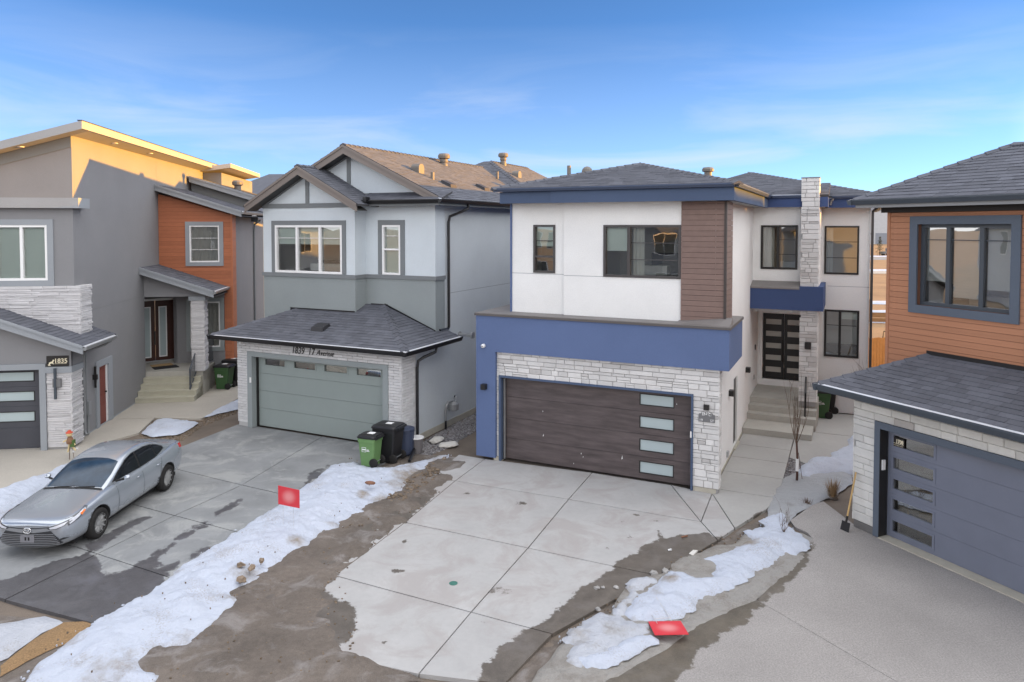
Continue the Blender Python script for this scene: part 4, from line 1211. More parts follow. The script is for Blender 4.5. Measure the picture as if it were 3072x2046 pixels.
# roof fittings
MB().lathe((-1.95, 12.6, 8.1), [(.15, 0), (.15, .30), (.23, .32), (.24, .41), (.19, .48), (.02, .50)], 14).build('roof_vent', 'roof_vent', H, smooth=False)
MB().lathe((-3.80, 1.75, 7.45), [(.055, 0), (.055, .44)], 10).build('vent_pipe', 'roof_vent', H)
def dormer_vent(P, u, v, z, ang=0.0, mt='roof_vent'):
    m_ = MB(); n = 8; c, s_ = math.cos(ang), math.sin(ang)
    def T(x, y, q): return (u + x * c - y * s_, v + x * s_ + y * c, z + q)
    vs = []
    for y in (-.16, .22):
        for k in range(n + 1):
            t = math.pi * k / n
            vs.append(T(.16 * math.cos(t), y * .8, .08 + .13 * math.sin(t)))
        vs += [T(-.16, y * .8, -.12), T(.16, y * .8, -.12)]
    n2 = n + 3
    m_.add(vs, [tuple(range(n2 - 1, -1, -1)), tuple(range(n2, 2 * n2))] + [(i, (i + 1) % n2, n2 + (i + 1) % n2, n2 + i) for i in range(n2)])
    return m_.build('roof_vent', mt, P, fix=True)
MB().lathe((-3.36, 2.0, 7.60), [(.15, 0), (.15, .14), (.13, .20), (.08, .25), (.02, .27)], 12).build('roof_vent', 'roof_vent', H)
# wall plaque and lights
one('wall_light', 'plaque_black', H, front(0.02), 0.24, 0.36, 1.95, 2.065, 0.03, 0.11)
pl = MB(); pts = [(0.12, 1.66), (0.49, 1.66), (0.49, 1.82), (0.47, 1.85)] + [(0.305 + 0.155 * math.cos(t), 1.80 + 0.115 * math.sin(t)) for t in [math.pi * k / 10 for k in range(1, 10)]] + [(0.14, 1.85), (0.12, 1.82)]
plq = pl.prism(front(0.02), pts, 0.03, 0.065).build('number_plaque', 'plaque_grey', H)
for i, ch in enumerate('1704'):
    t = R(128 - i * 25.3)
    x, y = 0.305 + 0.125 * math.cos(t), 1.765 + 0.105 * math.sin(t)
    one('number_tile', 'paper', plq, front(0.02), x - .026, x + .026, y - .038, y + .042, 0.066, 0.070)
    text(plq, front(0.02), x, y - 0.033, 0.0725, ch, 0.088, 'plaque_black', name='lettering', align='CENTER', depth=0.001, bold=0.002)
text(plq, front(0.02), 0.135, 1.675, 0.068, '19', 0.085, 'white_paint', name='lettering', depth=0.001)
text(plq, front(0.02), 0.475, 1.675, 0.068, 'ST', 0.085, 'white_paint', name='lettering', align='RIGHT', depth=0.001)
MB().lathe((-5.498, -0.10, 3.042), [(.055, 0), (.055, .05), (.045, .08), (.02, .10)], 14, (0, -1, 0)).build('security_camera', 'white_paint', H, smooth=True)
MB().lathe((-5.498, -0.19, 3.042), [(.022, 0), (.018, .012)], 10, (0, -1, 0)).build('camera_lens', 'black_vinyl', H)
one('wall_light', 'black_vinyl', H, front(-0.10), -5.53, -5.40, 1.89, 2.03, 0.0, 0.14)

# =================================================================== HOUSE B : grey gabled house
hb = empty('house', (-7.953, 22.124, 0), R(-25.3),
           'grey stucco house with two front gables and sage garage door under white brick', 'house', 'houses on the cul de sac')
H = hb
opn = [(-0.14, 5.10, 0.0, 2.36)]
wall_plate(H, front(-0.20), -0.55, 5.52, 0.0, 2.85, 'pale_mortar', [(0, 4.96, 0, 2.2)], 0.12, name='brick_backing')
stones(H, front(-0.20), -0.57, 5.545, 0.13, 2.80, ('brick_white',), 'brick', opn, 31, name='brick')
stones(H, right(5.52), -0.215, 0.48, 0.13, 2.80, ('brick_white',), 'brick', (), 32, name='brick')
MB().box(-0.52, -0.14, -0.195, 0.0, -0.05, 0.128).box(5.1, 5.515, -0.195, 0.45, -0.05, 0.128).build('footing', 'dark_grey_stucco', H)
mb = MB()
for a0, a1, b0, b1 in ((-0.14, 0.045, 0, 2.36), (4.92, 5.10, 0, 2.36), (0.045, 4.92, 2.22, 2.36)):
    mb.box(a0, a1, -0.25, -0.0, b0, b1)
mb.build('garage_trim', 'dark_grey_stucco', H)
one('door_track', 'black_vinyl', H, front(0.0), 0.045, 0.075, 0.0, 2.2, -0.02, 0.06)
gd = empty('garage_door'); gd.parent = H
GF = front(0.02)
lite = [(0.325, 1.153, 1.905, 2.145), (1.483, 2.328, 1.905, 2.145), (2.642, 3.505, 1.905, 2.145), (3.819, 4.694, 1.905, 2.145)]
cuts = [0.015, 0.57, 1.12, 1.66, 2.22]
for i in range(4):
    wall_plate(gd, GF, 0.05, 4.93, cuts[i] + 0.004, cuts[i + 1] - 0.004, 'sage_garage', lite if i == 3 else (), 0.05, name='door_panel')
for q in lite:
    one('lite', 'glass_dark', gd, GF, q[0] + .02, q[1] - .02, q[2] + .02, q[3] - .02, -0.035, -0.028)
    mb = MB()
    mb.fbox(GF, q[0] - .02, q[1] + .02, q[2] - .01, q[2] + .025, -.03, .012); mb.fbox(GF, q[0] - .02, q[1] + .02, q[3] - .025, q[3] + .01, -.03, .012)
    mb.fbox(GF, q[0] - .02, q[0] + .02, q[2] + .025, q[3] - .025, -.03, .012); mb.fbox(GF, q[1] - .02, q[1] + .02, q[2] + .025, q[3] - .025, -.03, .012)
    mb.build('lite_frame', 'sage_garage', gd)
MB().box(0.06, 4.92, 0.10, 0.12, 0.0, 2.2).build('garage_interior', 'room_dark', gd)
one('keypad', 'white_paint', H, front(-0.25), -0.02, 0.03, 1.40, 1.56, 0.0, 0.03)
text(H, front(-0.235), 1.64, 2.44, 0.012, '1839  17', 0.285, 'black_vinyl', shear=0.2, bold=0.0, sx=0.86)
text(H, front(-0.235), 2.57, 2.455, 0.012, 'Avenue', 0.215, 'black_vinyl', shear=0.45, bold=0.0, sx=0.98)
# bodies
FH = 6.92
shell(H, -0.83, 5.35, 1.9, 15.0, 0.0, FH, 'side_grey_stucco', sides='LRBT')
MB().box(-0.825, -0.72, 1.33, 1.95, 0.0, FH).build('wall', 'side_grey_stucco', H)
MB().box(5.23, 5.35, 0.05, 1.9, 0.0, 2.84).build('wall', 'side_grey_stucco', H)
MB().box(-0.5, -0.38, -0.1, 1.6, 0.0, 2.84).build('wall', 'side_grey_stucco', H)
one('expansion_joint', 'trim_grey', H, right(5.35), 2.6, 15, 4.125, 4.135, 0, 0.002)
one('side_base', 'footing', H, right(5.35), 0.5, 15, -0.05, 0.14, 0.0, 0.012)
BW = (-0.31, 2.41, 4.72, 6.25)
RW = (3.525, 4.195, 4.72, 6.25)
for nm, b0, b1, mt in (('wall', 4.70, FH, 'light_grey_stucco'), ('wall', 3.2, 4.60, 'dark_grey_stucco')):
    wall_plate(H, front(1.2), -0.83, 2.89, b0, b1, mt, [BW], 0.12)
    wall_plate(H, front(1.75), 2.89, 5.43, b0 if b0 > 4 else 2.8, b1, mt, [RW], 0.12)
    wall_plate(H, right(2.89), 1.325, 1.75, b0, b1, mt)
    wall_plate(H, right(5.43), 1.875, 2.30, b0 if b0 > 4 else 2.8, b1, mt)
mb = MB()
mb.fbox(front(1.2), -0.87, 2.93, 4.59, 4.71, -0.02, 0.04); mb.fbox(front(1.75), 2.93, 5.47, 4.59, 4.71, -0.02, 0.04)
mb.fbox(right(2.89), 1.2, 1.71, 4.592, 4.708, -0.02, 0.038); mb.fbox(right(5.43), 1.75, 2.3, 4.592, 4.708, -0.02, 0.038)
mb.build('band', 'trim_grey', H)
def surround(P, F, a0, a1, b0, b1, t, mt, tb=None):
    mb = MB()
    mb.fbox(F, a0 - t, a1 + t, b1, b1 + t, 0.001, 0.03)
    mb.fbox(F, a0 - t, a0, b0, b1, 0.001, 0.03); mb.fbox(F, a1, a1 + t, b0, b1, 0.001, 0.03)
    if tb: mb.fbox(F, a0 - t, a1 + t, b0 - tb, b0, 0.001, 0.03)
    return mb.build('window_trim', mt, P)
surround(H, front(1.2), *BW, 0.145, 'trim_grey'); surround(H, front(1.75), *RW, 0.155, 'trim_grey')
window(H, front(1.2), *BW, mull=(.333, .676), frame='white_vinyl', fw=.07, muntin=((0, .27), (1, .27), (2, .27)), room='room', depth=2.4, inner=(
    ('blind', .02, .33, .60, .98, 'blind'), ('blind', .35, .66, .60, .98, 'blind'), ('blind', .69, .98, .60, .98, 'blind'),
    ('bed', .22, .78, .02, .16, 'bedding', .9), ('headboard', .2, .62, .02, .22, 'furniture', 1.3), ('lamp', .49, .58, .2, .55, 'furniture', 1.9)))
window(H, front(1.75), *RW, rails=((0, .49),), frame='white_vinyl', fw=.06, muntin=((0, .22),), room='room', inner=(('blind', .05, .95, .02, .97, 'blind'),))
# garage roof
EV, PT = 2.86, 0.385
g0, g1, gv = -1.22, 5.93, -0.62
def gz(d): return EV + PT * d
dp = 1.75 - gv
faces = [[(g0, gv, EV), (g1, gv, EV), (g1 - dp, 1.75, gz(dp)), (g0 + dp, 1.75, gz(dp))],
         [(g1, gv, EV), (g1, 2.35, EV), (g1 - dp, 2.35, gz(dp)), (g1 - dp, 1.75, gz(dp))],
         [(g0, 2.35, EV), (g0, gv, EV), (g0 + dp, 1.75, gz(dp)), (g0 + dp, 2.35, gz(dp))]]
roof(H, faces, n_ind=190, seed=50, hips=[((g0, gv, EV), (g0 + dp, 1.75, gz(dp))), ((g1, gv, EV), (g1 - dp, 1.75, gz(dp)))], name='garage_roof')
gutter(H, (g0 + .02, gv + .02, EV), (g1, gv + .02, EV), 'black_metal', (0, -1, 0), 0.13, 0.13)
gutter(H, (g1 - .02, gv - .1, EV), (g1 - .02, 2.35, EV), 'black_metal', (1, 0, 0), 0.13, 0.13)
gutter(H, (g0 + .02, gv - .1, EV), (g0 + .02, 2.35, EV), 'black_metal', (-1, 0, 0), 0.13, 0.13)
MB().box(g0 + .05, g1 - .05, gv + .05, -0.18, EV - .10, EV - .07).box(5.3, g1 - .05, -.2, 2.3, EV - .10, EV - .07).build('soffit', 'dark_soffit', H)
mb = MB(); mb.box(0.32, 2.87, 1.165, 1.199, 3.50, 3.60); mb.box(3.1, 3.7, 1.715, 1.749, 3.72, 3.80); mb.build('step_flashing', 'black_metal', H)
mb = MB()
mb.prism(front(1.75), [(3.60, 3.74), (5.43, 3.03), (5.43, 3.09), (3.60, 3.82)], 0.001, 0.02); mb.build('step_flashing', 'black_metal', H)
MB().hexa([(2.18, -.02, 3.10), (2.64, -.02, 3.10), (2.64, .34, 3.22), (2.18, .34, 3.22), (2.20, 0, 3.22), (2.62, 0, 3.22), (2.62, .30, 3.31), (2.20, .30, 3.31)]).build('roof_vent', 'black_vent', H)
MB().lathe((-0.35, -0.24, 2.62), [(.05, 0), (.05, .08), (.03, .1)], 12, (0, -1, 0)).build('security_camera', 'white_paint', H)
# bay gable
def gable(P, wallv, rakev, au, az, sl, e0, e1, base, wu0, wu1, mul_u):
    FW = front(wallv)
    # infill
    wall_plate(P, FW, wu0, wu1, base, az, 'light_grey_stucco', (), 0.1, top=None) if False else None
    zt = lambda u: az - sl * abs(u - au) - 0.06
    MB().prism(FW, [(wu0, base), (wu1, base), (wu1, max(base + .01, zt(wu1))), (au, zt(au)), (wu0, max(base + .01, zt(wu0)))], -0.1, 0.0).build('wall', 'light_grey_stucco', P)
    t = 0.15
    mb = MB()
    for s_, e in ((-1, wu0), (1, wu1)):
        mb.prism(FW, [(au, zt(au) - .02), (e, zt(e) - .02), (e, zt(e) - t - .05), (au, zt(au) - t - .05)], 0.001, 0.03)
    mb.fbox(FW, mul_u - .07, mul_u + .07, base, zt(mul_u) - .2, 0.0015, 0.032)
    mb.fbox(FW, wu0, wu1, base - .0, base + .14, 0.002, 0.036)
    mb.build('gable_board', 'trim_grey', P)
    rk = MB()
    FR = front(rakev)
    zr = lambda u: az - sl * abs(u - au)
    for e in (e0, e1):
        rk.prism(FR, [(au, zr(au)), (e, zr(e)), (e, zr(e) - .24), (au, zr(au) - .27)], -0.04, 0.0)
        rk.prism(FR, [(au, zr(au) + .005), (e, zr(e) + .005), (e, zr(e) - .07), (au, zr(au) - .07)], 0.001, 0.03)
    rk.build('rake_board', 'rake', P)
    so = MB()
    for e in (e0, e1):
        so.ext([(au, rakev + .04, zr(au) - .2), (e, rakev + .04, zr(e) - .2), (e, wallv + .02, zr(e) - .2), (au, wallv + .02, zr(au) - .2)], (0, 0, .02))
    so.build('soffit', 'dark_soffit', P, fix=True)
gable(H, 1.2, 0.70, 1.08, 8.09, 0.532, -1.14, 3.34, 6.80, -0.83, 2.89, 1.05)
gable(H, 1.95, 1.45, 2.26, 8.76, 0.485, -1.30, 5.75, 7.12, -0.83, 5.30, 2.10)
EV = 7.02
rz = 8.78
rb = 12.4
faces = [
    [(3.40, 0.70, 8.11 - .532 * 2.32), (3.40, 2.6, 8.11 - .532 * 2.32), (1.08, 2.6, 8.11), (1.08, 0.70, 8.11)],
    [(-1.20, 2.6, 8.11 - .532 * 2.28), (-1.20, 0.70, 8.11 - .532 * 2.28), (1.08, 0.70, 8.11), (1.08, 2.6, 8.11)],
    [(5.90, 1.45, EV), (5.90, 15.5, EV), (2.26, 15.5, rz), (2.26, 1.45, rz)],
    [(-1.38, 15.5, EV), (-1.38, 1.45, EV), (2.26, 1.45, rz), (2.26, 15.5, rz)],
    [(2.9, 1.22, EV - .02), (5.90, 1.22, EV - .02), (5.90, 1.97, EV + .24), (2.9, 1.97, EV + .24)],
    [(-1.3, 8.3, 7.15), (6.2, 8.3, 7.15), (2.3, 11.6, 9.08), (1.9, 11.6, 9.08)],
    [(6.2, 8.3, 7.15), (6.2, 15.5, 7.15), (2.3, 15.5, 9.08), (2.3, 11.6, 9.08)],
]
roof(H, faces, n_ind=60, seed=60, hips=[((2.26, 1.45, rz), (2.26, 10.8, rz)), ((1.08, .7, 8.11), (1.08, 2.5, 8.11)), ((6.2, 8.3, 7.15), (2.3, 11.6, 9.08)), ((2.3, 11.6, 9.08), (2.3, 15.5, 9.08))])
gutter(H, (2.95, 1.26, EV - .01), (5.93, 1.26, EV - .01), 'black_metal', (0, -1, 0), 0.12, 0.13)
gutter(H, (5.90, 1.14, EV), (5.90, 15.5, EV), 'black_metal', (1, 0, 0), 0.12, 0.13)
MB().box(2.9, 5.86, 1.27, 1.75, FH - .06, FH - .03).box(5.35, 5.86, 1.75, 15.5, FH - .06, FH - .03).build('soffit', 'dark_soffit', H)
MB().box(2.95, 5.88, 1.255, 1.275, FH - .09, FH + .02).box(5.86, 5.885, 1.27, 15.5, FH - .09, FH + .02).build('fascia', 'trim_grey', H)
MB().box(3.30, 3.42, 1.05, 1.25, 6.93, 7.10).build('gutter_end', 'black_metal', H)
MB().lathe((-1.0, 0.98, 6.55), [(.07, 0), (.07, .02)], 14).build('pot_light', 'white_paint', H)
# downspouts
def spout(P, path, mt, r=0.042, name='downspout'): return MB().tube(path, r, 6).build(name, mt, P)
spout(H, [(5.93, 2.9, 6.9), (5.93, 2.9, 6.78), (5.78, 2.72, 6.66), (5.46, 2.58, 6.52), (5.42, 2.56, 6.35), (5.42, 2.56, 3.10), (5.42, 2.50, 3.04), (5.46, 1.95, 3.06)], 'black_metal')
spout(H, [(5.98, 0.9, 2.75), (5.96, 0.88, 2.62), (5.75, 0.6, 2.50), (5.64, 0.46, 2.40), (5.62, 0.44, 2.2), (5.62, 0.44, 0.30), (5.66, 0.36, 0.18), (6.0, -0.35, 0.10), (6.28, -0.98, 0.06)], 'black_metal')
spout(H, [(-0.9, 2.0, 6.8), (-0.9, 2.0, 0.2)], 'trim_grey')
# roof fittings
for u, v, z, sc in ((2.75, 6.79, 8.44, 1.0), (2.5, 12.4, 9.0, 1.0)):
    MB().lathe((u, v, z), [(.14, -.1), (.14, .10), (.12, .15), (.15, .21), (.14, .30), (.22, .34), (.235, .43), (.19, .51), (.02, .53)], 16).build('roof_vent', 'roof_vent', H)
dormer_vent(H, 3.93, 3.17, 8.03, R(90)); dormer_vent(H, 3.84, 11.0, 8.35, R(90))
MB().lathe((4.42, 3.25, 7.66), [(.06, 0), (.06, .30)], 10).build('vent_pipe', 'roof_vent', H)
MB().lathe((3.6, 9.6, 8.15), [(.05, 0), (.05, .30)], 10).build('vent_pipe', 'roof_vent', H)
for u, v, z in ((4.83, 3.58, 7.53), (4.81, 5.99, 7.54)):
    MB().hexa([(u + .2, v - .2, z - .10), (u + .2, v + .2, z - .10), (u - .2, v + .2, z + .09), (u - .2, v - .2, z + .09),
               (u + .17, v - .17, z + .04), (u + .17, v + .17, z + .04), (u - .17, v + .17, z + .19), (u - .17, v - .17, z + .19)]).build('roof_vent', 'black_vent', H, fix=True)
# exhaust hood and gas meter on the side wall
MB().tube([(5.35, 3.32, 2.75), (5.82, 3.32, 2.75)], 0.05, 10).lathe((5.80, 3.32, 2.75), [(.05, 0), (.11, .01), (.11, .07), (.03, .08)], 14, (1, 0, 0)).lathe((5.36, 3.32, 2.75), [(.10, 0), (.10, .03)], 12, (1, 0, 0)).build('exhaust_pipe', 'galv', H)
gm = MB().lathe((5.55, 2.62, 0.60), [(.03, -.12), (.15, -.10), (.16, .08), (.10, .16), (.03, .17)], 14, (0, 0, 1)).build('gas_meter', 'meter_grey', H)
MB().tube([(5.45, 2.3, -.05), (5.45, 2.3, .62), (5.48, 2.38, .78), (5.55, 2.55, .80), (5.55, 2.60, .74)], 0.028, 8).tube([(5.55, 2.72, .74), (5.50, 2.85, .86), (5.42, 2.95, .86), (5.36, 3.0, .8)], .025, 8).lathe((5.46, 2.36, .66), [(.07, -.03), (.09, 0), (.07, .04)], 12, (1, 0, 0)).build('pipe', 'meter_grey', gm)
MB().tube([(5.45, 2.3, -.05), (5.45, 2.3, .22)], 0.034, 8).build('riser', 'black_metal', gm)

# =================================================================== HOUSE A : charcoal house on the left
ha = empty('house', (-12.278, 19.781, 0), R(8.4),
           'charcoal stucco house with orange wood siding, a sloping flat roof and raised front porch', 'house', 'houses on the cul de sac')
H = ha
# garage
wall_plate(H, front(0.03), -6.4, -0.02, 0.0, 2.30, 'mortar', [(-5.72, -0.80, 0, 2.26)], 0.15, name='stone_backing')
stones(H, front(0.03), -0.635, 0.0, 0.06, 2.15, ('ledge_white',), 'ledge', (), 61)
stones(H, right(-0.02), -0.02, 0.66, 0.06, 2.15, ('ledge_white',), 'ledge', (), 62)
mb = MB()
mb.box(-0.635, 0.045, -0.06, 0.08, 2.15, 2.32).box(-0.05, 0.045, 0.08, 0.68, 2.15, 2.32)
mb.build('band', 'pale_trim', H)
mb = MB().box(-0.80, -0.64, -0.05, 0.22, 0, 2.415).box(-5.88, -5.72, -0.05, 0.22, 0, 2.415).box(-5.72, -0.80, -0.05, 0.22, 2.255, 2.415)
mb.build('garage_trim', 'pale_trim', H)
gd = empty('garage_door'); gd.parent = H
GF = front(0.20)
lt = [(-2.25, -1.035, z0, z1) for z0, z1 in ((1.89, 2.17), (1.335, 1.62), (0.76, 1.055))]
cuts = [0.015, 0.60, 1.20, 1.75, 2.25]
for i in range(4):
    hh = [q for q in lt if q[2] < cuts[i + 1] and q[3] > cuts[i]]
    wall_plate(gd, GF, -5.70, -0.81, cuts[i] + .003, cuts[i + 1] - .003, 'charcoal_garage', hh, 0.05, name='door_panel')
for q in lt:
    one('lite', 'frosted', gd, GF, q[0] + .02, q[1] - .02, q[2] + .02, q[3] - .02, -0.03, -0.02)
    mb = MB()
    mb.fbox(GF, q[0], q[1], q[2], q[2] + .02, -.03, .01); mb.fbox(GF, q[0], q[1], q[3] - .02, q[3], -.03, .01)
    mb.fbox(GF, q[0], q[0] + .02, q[2] + .02, q[3] - .02, -.03, .01); mb.fbox(GF, q[1] - .02, q[1], q[2] + .02, q[3] - .02, -.03, .01)
    mb.build('lite_frame', 'black_vinyl', gd)
gz_ = lambda u: 4.33 - 0.382 * abs(u + 3.2)
MB().prism(front(0.02), [(-6.4, 2.3), (0.0, 2.3), (0.0, gz_(0.0) - .16), (-3.2, gz_(-3.2) - .16), (-6.4, gz_(-6.4) - .16)], -0.12, 0).build('wall', 'charcoal_stucco', H)
MB().box(-0.12, -0.0, 0.03, 0.75, 2.32, 3.0).build('wall', 'charcoal_stucco', H)
faces = [[(0.47, -0.36, 2.93), (0.47, 1.9, 2.93), (-3.2, 1.9, 4.33), (-3.2, -0.36, 4.33)], [(-6.9, 1.9, 2.93), (-6.9, -0.36, 2.93), (-3.2, -0.36, 4.33), (-3.2, 1.9, 4.33)]]
roof(H, faces, n_ind=60, seed=70, name='garage_roof')
mb = MB()
for e in (0.47, -6.9):
    ze = 2.93
    mb.prism(front(-0.36), [(-3.2, 4.33), (e, ze), (e, ze - .22), (-3.2, 4.33 - .28)], -0.03, 0.03)
    mb.prism(front(-0.39), [(-3.2, 4.345), (e, ze + .015), (e, ze - .06), (-3.2, 4.33 - .06)], 0.0, 0.035)
mb.build('rake_board', 'pale_trim', H)
MB().hexa([(0.02, -.3, 2.86), (.44, -.3, 2.74), (.44, 1.4, 2.74), (0.02, 1.4, 2.86), (0.02, -.3, 2.88), (.44, -.3, 2.76), (.44, 1.4, 2.76), (0.02, 1.4, 2.88)]).build('soffit', 'dark_soffit', H)
gutter(H, (0.46, -0.36, 2.92), (0.46, 1.75, 2.92), 'grey_metal_trim', (1, 0, 0), 0.12, 0.12)
spout(H, [(0.5, 1.5, 2.8), (0.3, 1.45, 2.66), (-0.12, 1.15, 2.55), (-0.14, 1.12, 2.4), (-0.14, 1.12, 0.2), (-0.05, 1.0, 0.1)], 'grey_metal_trim', 0.04)
MB().tube([(-0.15, 1.30, 2.62), (-0.15, 1.30, 0.95)], 0.022, 6).box(-0.2, -0.07, 1.24, 1.42, 0.62, 1.02).tube([(-0.13, 1.33, 0.65), (-0.13, 1.33, 0.02)], 0.03, 6).build('conduit', 'grey_metal_trim', H)
# plaque and lights
pq = MB().prism(front(0.02), [(-0.62, 2.33), (-0.06, 2.33), (-0.06, 2.62), (-0.62, 2.62)], 0.0, 0.035).build('number_plaque', 'plaque_black', H)
text(pq, front(0.02), -0.425, 2.425, 0.037, '1835', 0.175, 'gold_paint', depth=0.004, bold=0.003, sx=1.0)
one('underline', 'gold_paint', pq, front(0.02), -0.41, -0.10, 2.40, 2.408, 0.036, 0.041)
horse = [(-.59, 2.37), (-.55, 2.40), (-.56, 2.43), (-.52, 2.455), (-.47, 2.47), (-.45, 2.52), (-.425, 2.515), (-.41, 2.49), (-.43, 2.485), (-.44, 2.45), (-.45, 2.42), (-.42, 2.40), (-.44, 2.39), (-.475, 2.415), (-.52, 2.405), (-.53, 2.375), (-.50, 2.355), (-.55, 2.35), (-.57, 2.36)]
MB().prism(front(0.02), horse, 0.036, 0.041).build('horse_emblem', 'gold_paint', pq)
wlz = one('wall_light', 'navy_metal', H, front(-0.02), -0.40, -0.345, 1.43, 2.29, 0.04, 0.10)
one('light_body', 'plaque_grey', wlz, front(-0.02), -0.44, -0.235, 1.755, 1.99, 0.0, 0.075)
# side wall and service door
SD = (2.22, 2.95, 0.0, 1.86)
wall_plate(H, right(-0.20), 0.60, 6.27, 0.0, 3.0, 'charcoal_stucco', [SD], 0.12, label='tall charcoal stucco side wall')
wall_plate(H, right(-0.20), 0.915, 6.27, 3.0, 3.66, 'charcoal_stucco')
wall_plate(H, right(-0.20), 0.915, 8.5, 3.66, 8.83, 'charcoal_stucco')
MB().box(-2.0, -0.21, 6.20, 6.32, 0.9, 3.66).box(-2.05, -1.95, 6.32, 9.3, .9, 3.66).build('wall', 'charcoal_stucco', H)
wall_plate(H, right(-0.20), 8.5, 14.1, 6.0, 8.83, 'charcoal_stucco')
one('expansion_joint', 'plaque_grey', H, right(-0.20), 0.8, 6.2, 3.68, 3.692, 0, 0.002)
one('expansion_joint', 'plaque_grey', H, right(-0.20), 7.77, 7.785, 7.6, 8.7, 0, 0.002)
one('base_flashing', 'pale_trim', H, right(-0.20), 0.7, 5.2, -0.03, 0.03, 0, 0.012)
mb = MB(); F = right(-0.20)
mb.fbox(F, 2.02, 2.22, 0, 2.05, .001, .05); mb.fbox(F, 2.95, 3.23, 0, 2.05, .001, .05); mb.fbox(F, 2.22, 2.95, 1.86, 2.05, .001, .05)
mb.build('door_trim', 'pale_trim', H)
sdm = empty('service_door'); sdm.parent = H
MB().fbox(F, 2.22, 2.86, 0.02, 1.85, -.07, -.03).build('door_leaf', 'red_door', sdm)
for b0, b1 in ((0.15, 0.62), (0.80, 0.92), (1.05, 1.70)):
    one('raised_panel', 'red_door', sdm, F, 2.32, 2.78, b0, b1, -.03, -.018)
mb = MB(); mb.fbox(F, 2.87, 2.95, 0.0, 1.85, -.10, -.005); mb.build('door_jamb', 'white_paint', sdm)
MB().lathe((-0.23, 2.80, 0.98), [(.015, 0), (.03, .03), (.03, .05), (.01, .06)], 10, (1, 0, 0)).build('door_handle', 'black_vinyl', sdm)
wlz = MB().fbox(F, 1.86, 1.92, 1.30, 1.95, .04, .09).build('wall_light', 'black_vinyl', H)
one('light_body', 'black_vinyl', wlz, F, 1.84, 1.94, 1.55, 1.70, 0.0, 0.12)
# upper front
LW = (-2.25, -0.88, 4.67, 6.25)
rt = lambda u: 8.94 + 0.29 * (u - 0.3)
wall_plate(H, front(0.78), -6.4, -0.20, 2.9, rt(-0.2), 'charcoal_stucco', [LW], 0.13, top=(rt(-6.4), rt(-0.2) + .01))
stones(H, front(0.74), -3.2, 0.0, 3.02, 4.51, ('ledge_white',), 'ledge', (), 63, d0=0.04)
stones(H, right(-0.04), 0.70, 1.42, 3.02, 4.51, ('ledge_white',), 'ledge', (), 64)
MB().box(-6.4, -0.03, 0.70, 0.80, 2.98, 4.50).box(-0.22, -0.03, 0.8, 1.42, 2.98, 4.50).build('stone_backing', 'pale_mortar', H)
MB().box(-6.4, 0.045, 0.56, 0.80, 6.73, 7.02).box(-0.22, 0.045, 0.80, 1.30, 6.73, 7.02).build('band', 'pale_trim', H)
window(H, front(0.78), *LW, mull=(.5,), frame='white_vinyl', fw=.065, trim=0.16, trim_mat='pale_trim', room='room', inner=(
    ('blind', .02, .49, .02, .98, 'blind'), ('blind', .51, .98, .02, .98, 'blind')))
MB().prism(front(0.78), [(-6.4, rt(-6.4) - .32), (-0.2, rt(-0.2) - .32), (-0.2, rt(-0.2) - .02), (-6.4, rt(-6.4) - .02)], 0.001, 0.03).build('frieze_board', 'trim_grey', H)
# main mono-pitch roof
rz_ = lambda u: 9.15 + 0.29 * (u - 0.3)
u0, u1, v0, v1 = -6.9, 0.30, 0.25, 14.9
mb = MB(); mb.ext([(u0, v0, rz_(u0)), (u1, v0, rz_(u1)), (u1, v1, rz_(u1)), (u0, v1, rz_(u0))], (0, 0, -0.05))
mr = mb.build('roof', 'roof_deck', H, fix=True)
MB().prism(front(v0), [(u0, rz_(u0) + .01), (u1, rz_(u1) + .01), (u1, rz_(u1) - .22), (u0, rz_(u0) - .22)], -0.02, 0.02).build('fascia', 'pale_trim', H)
one('fascia', 'sunlit_fascia', H, right(u1), v0 - .02, v1, rz_(u1) - .21, rz_(u1) + .005, 0.0, 0.022)
one('roof_edge', 'dark_soffit', mr, right(u1), v0 - .03, v1, rz_(u1) + .005, rz_(u1) + .03, -.1, 0.03)
so = MB(); k = 0
v = v0 + .03
while v < 0.77:
    so.ext([(u0, v, rz_(u0) - .20 - .012 * (k % 2)), (u1, v, rz_(u1) - .20 - .012 * (k % 2)), (u1, v + .058, rz_(u1) - .20 - .012 * (k % 2)), (u0, v + .058, rz_(u0) - .20 - .012 * (k % 2))], (0, 0, .03))
    v += .06; k += 1
so.ext([(-0.2, 0.77, rz_(-0.2) - .20), (u1, 0.77, rz_(u1) - .20), (u1, v1, rz_(u1) - .20), (-0.2, v1, rz_(-0.2) - .20)], (0, 0, .03))
so.build('soffit', 'a_soffit', H, fix=True)
for u, v in ((0.06, 3.2), (0.06, 6.4)):
    z = rz_(u) - .205
    MB().lathe((u, v, z), [(.085, 0), (.085, -.02)], 14).build('pot_light', 'white_paint', H)
MB().lathe((-1.4, 0.52, rz_(-1.4) - .215), [(.085, 0), (.085, -.02)], 14).build('pot_light', 'white_paint', H)
# rear wing, seen above the porch roofs
MB().box(-1.0, 0.62, 14.2, 21.0, 5.5, 8.75).build('wall', 'charcoal_stucco', H)
mb = MB(); mb.ext([(-1.2, 13.7, 8.80), (1.15, 13.7, 9.16), (1.15, 20.5, 9.16), (-1.2, 20.5, 8.80)], (0, 0, -.2)); mb.build('roof', 'sunlit_fascia', H, fix=True)
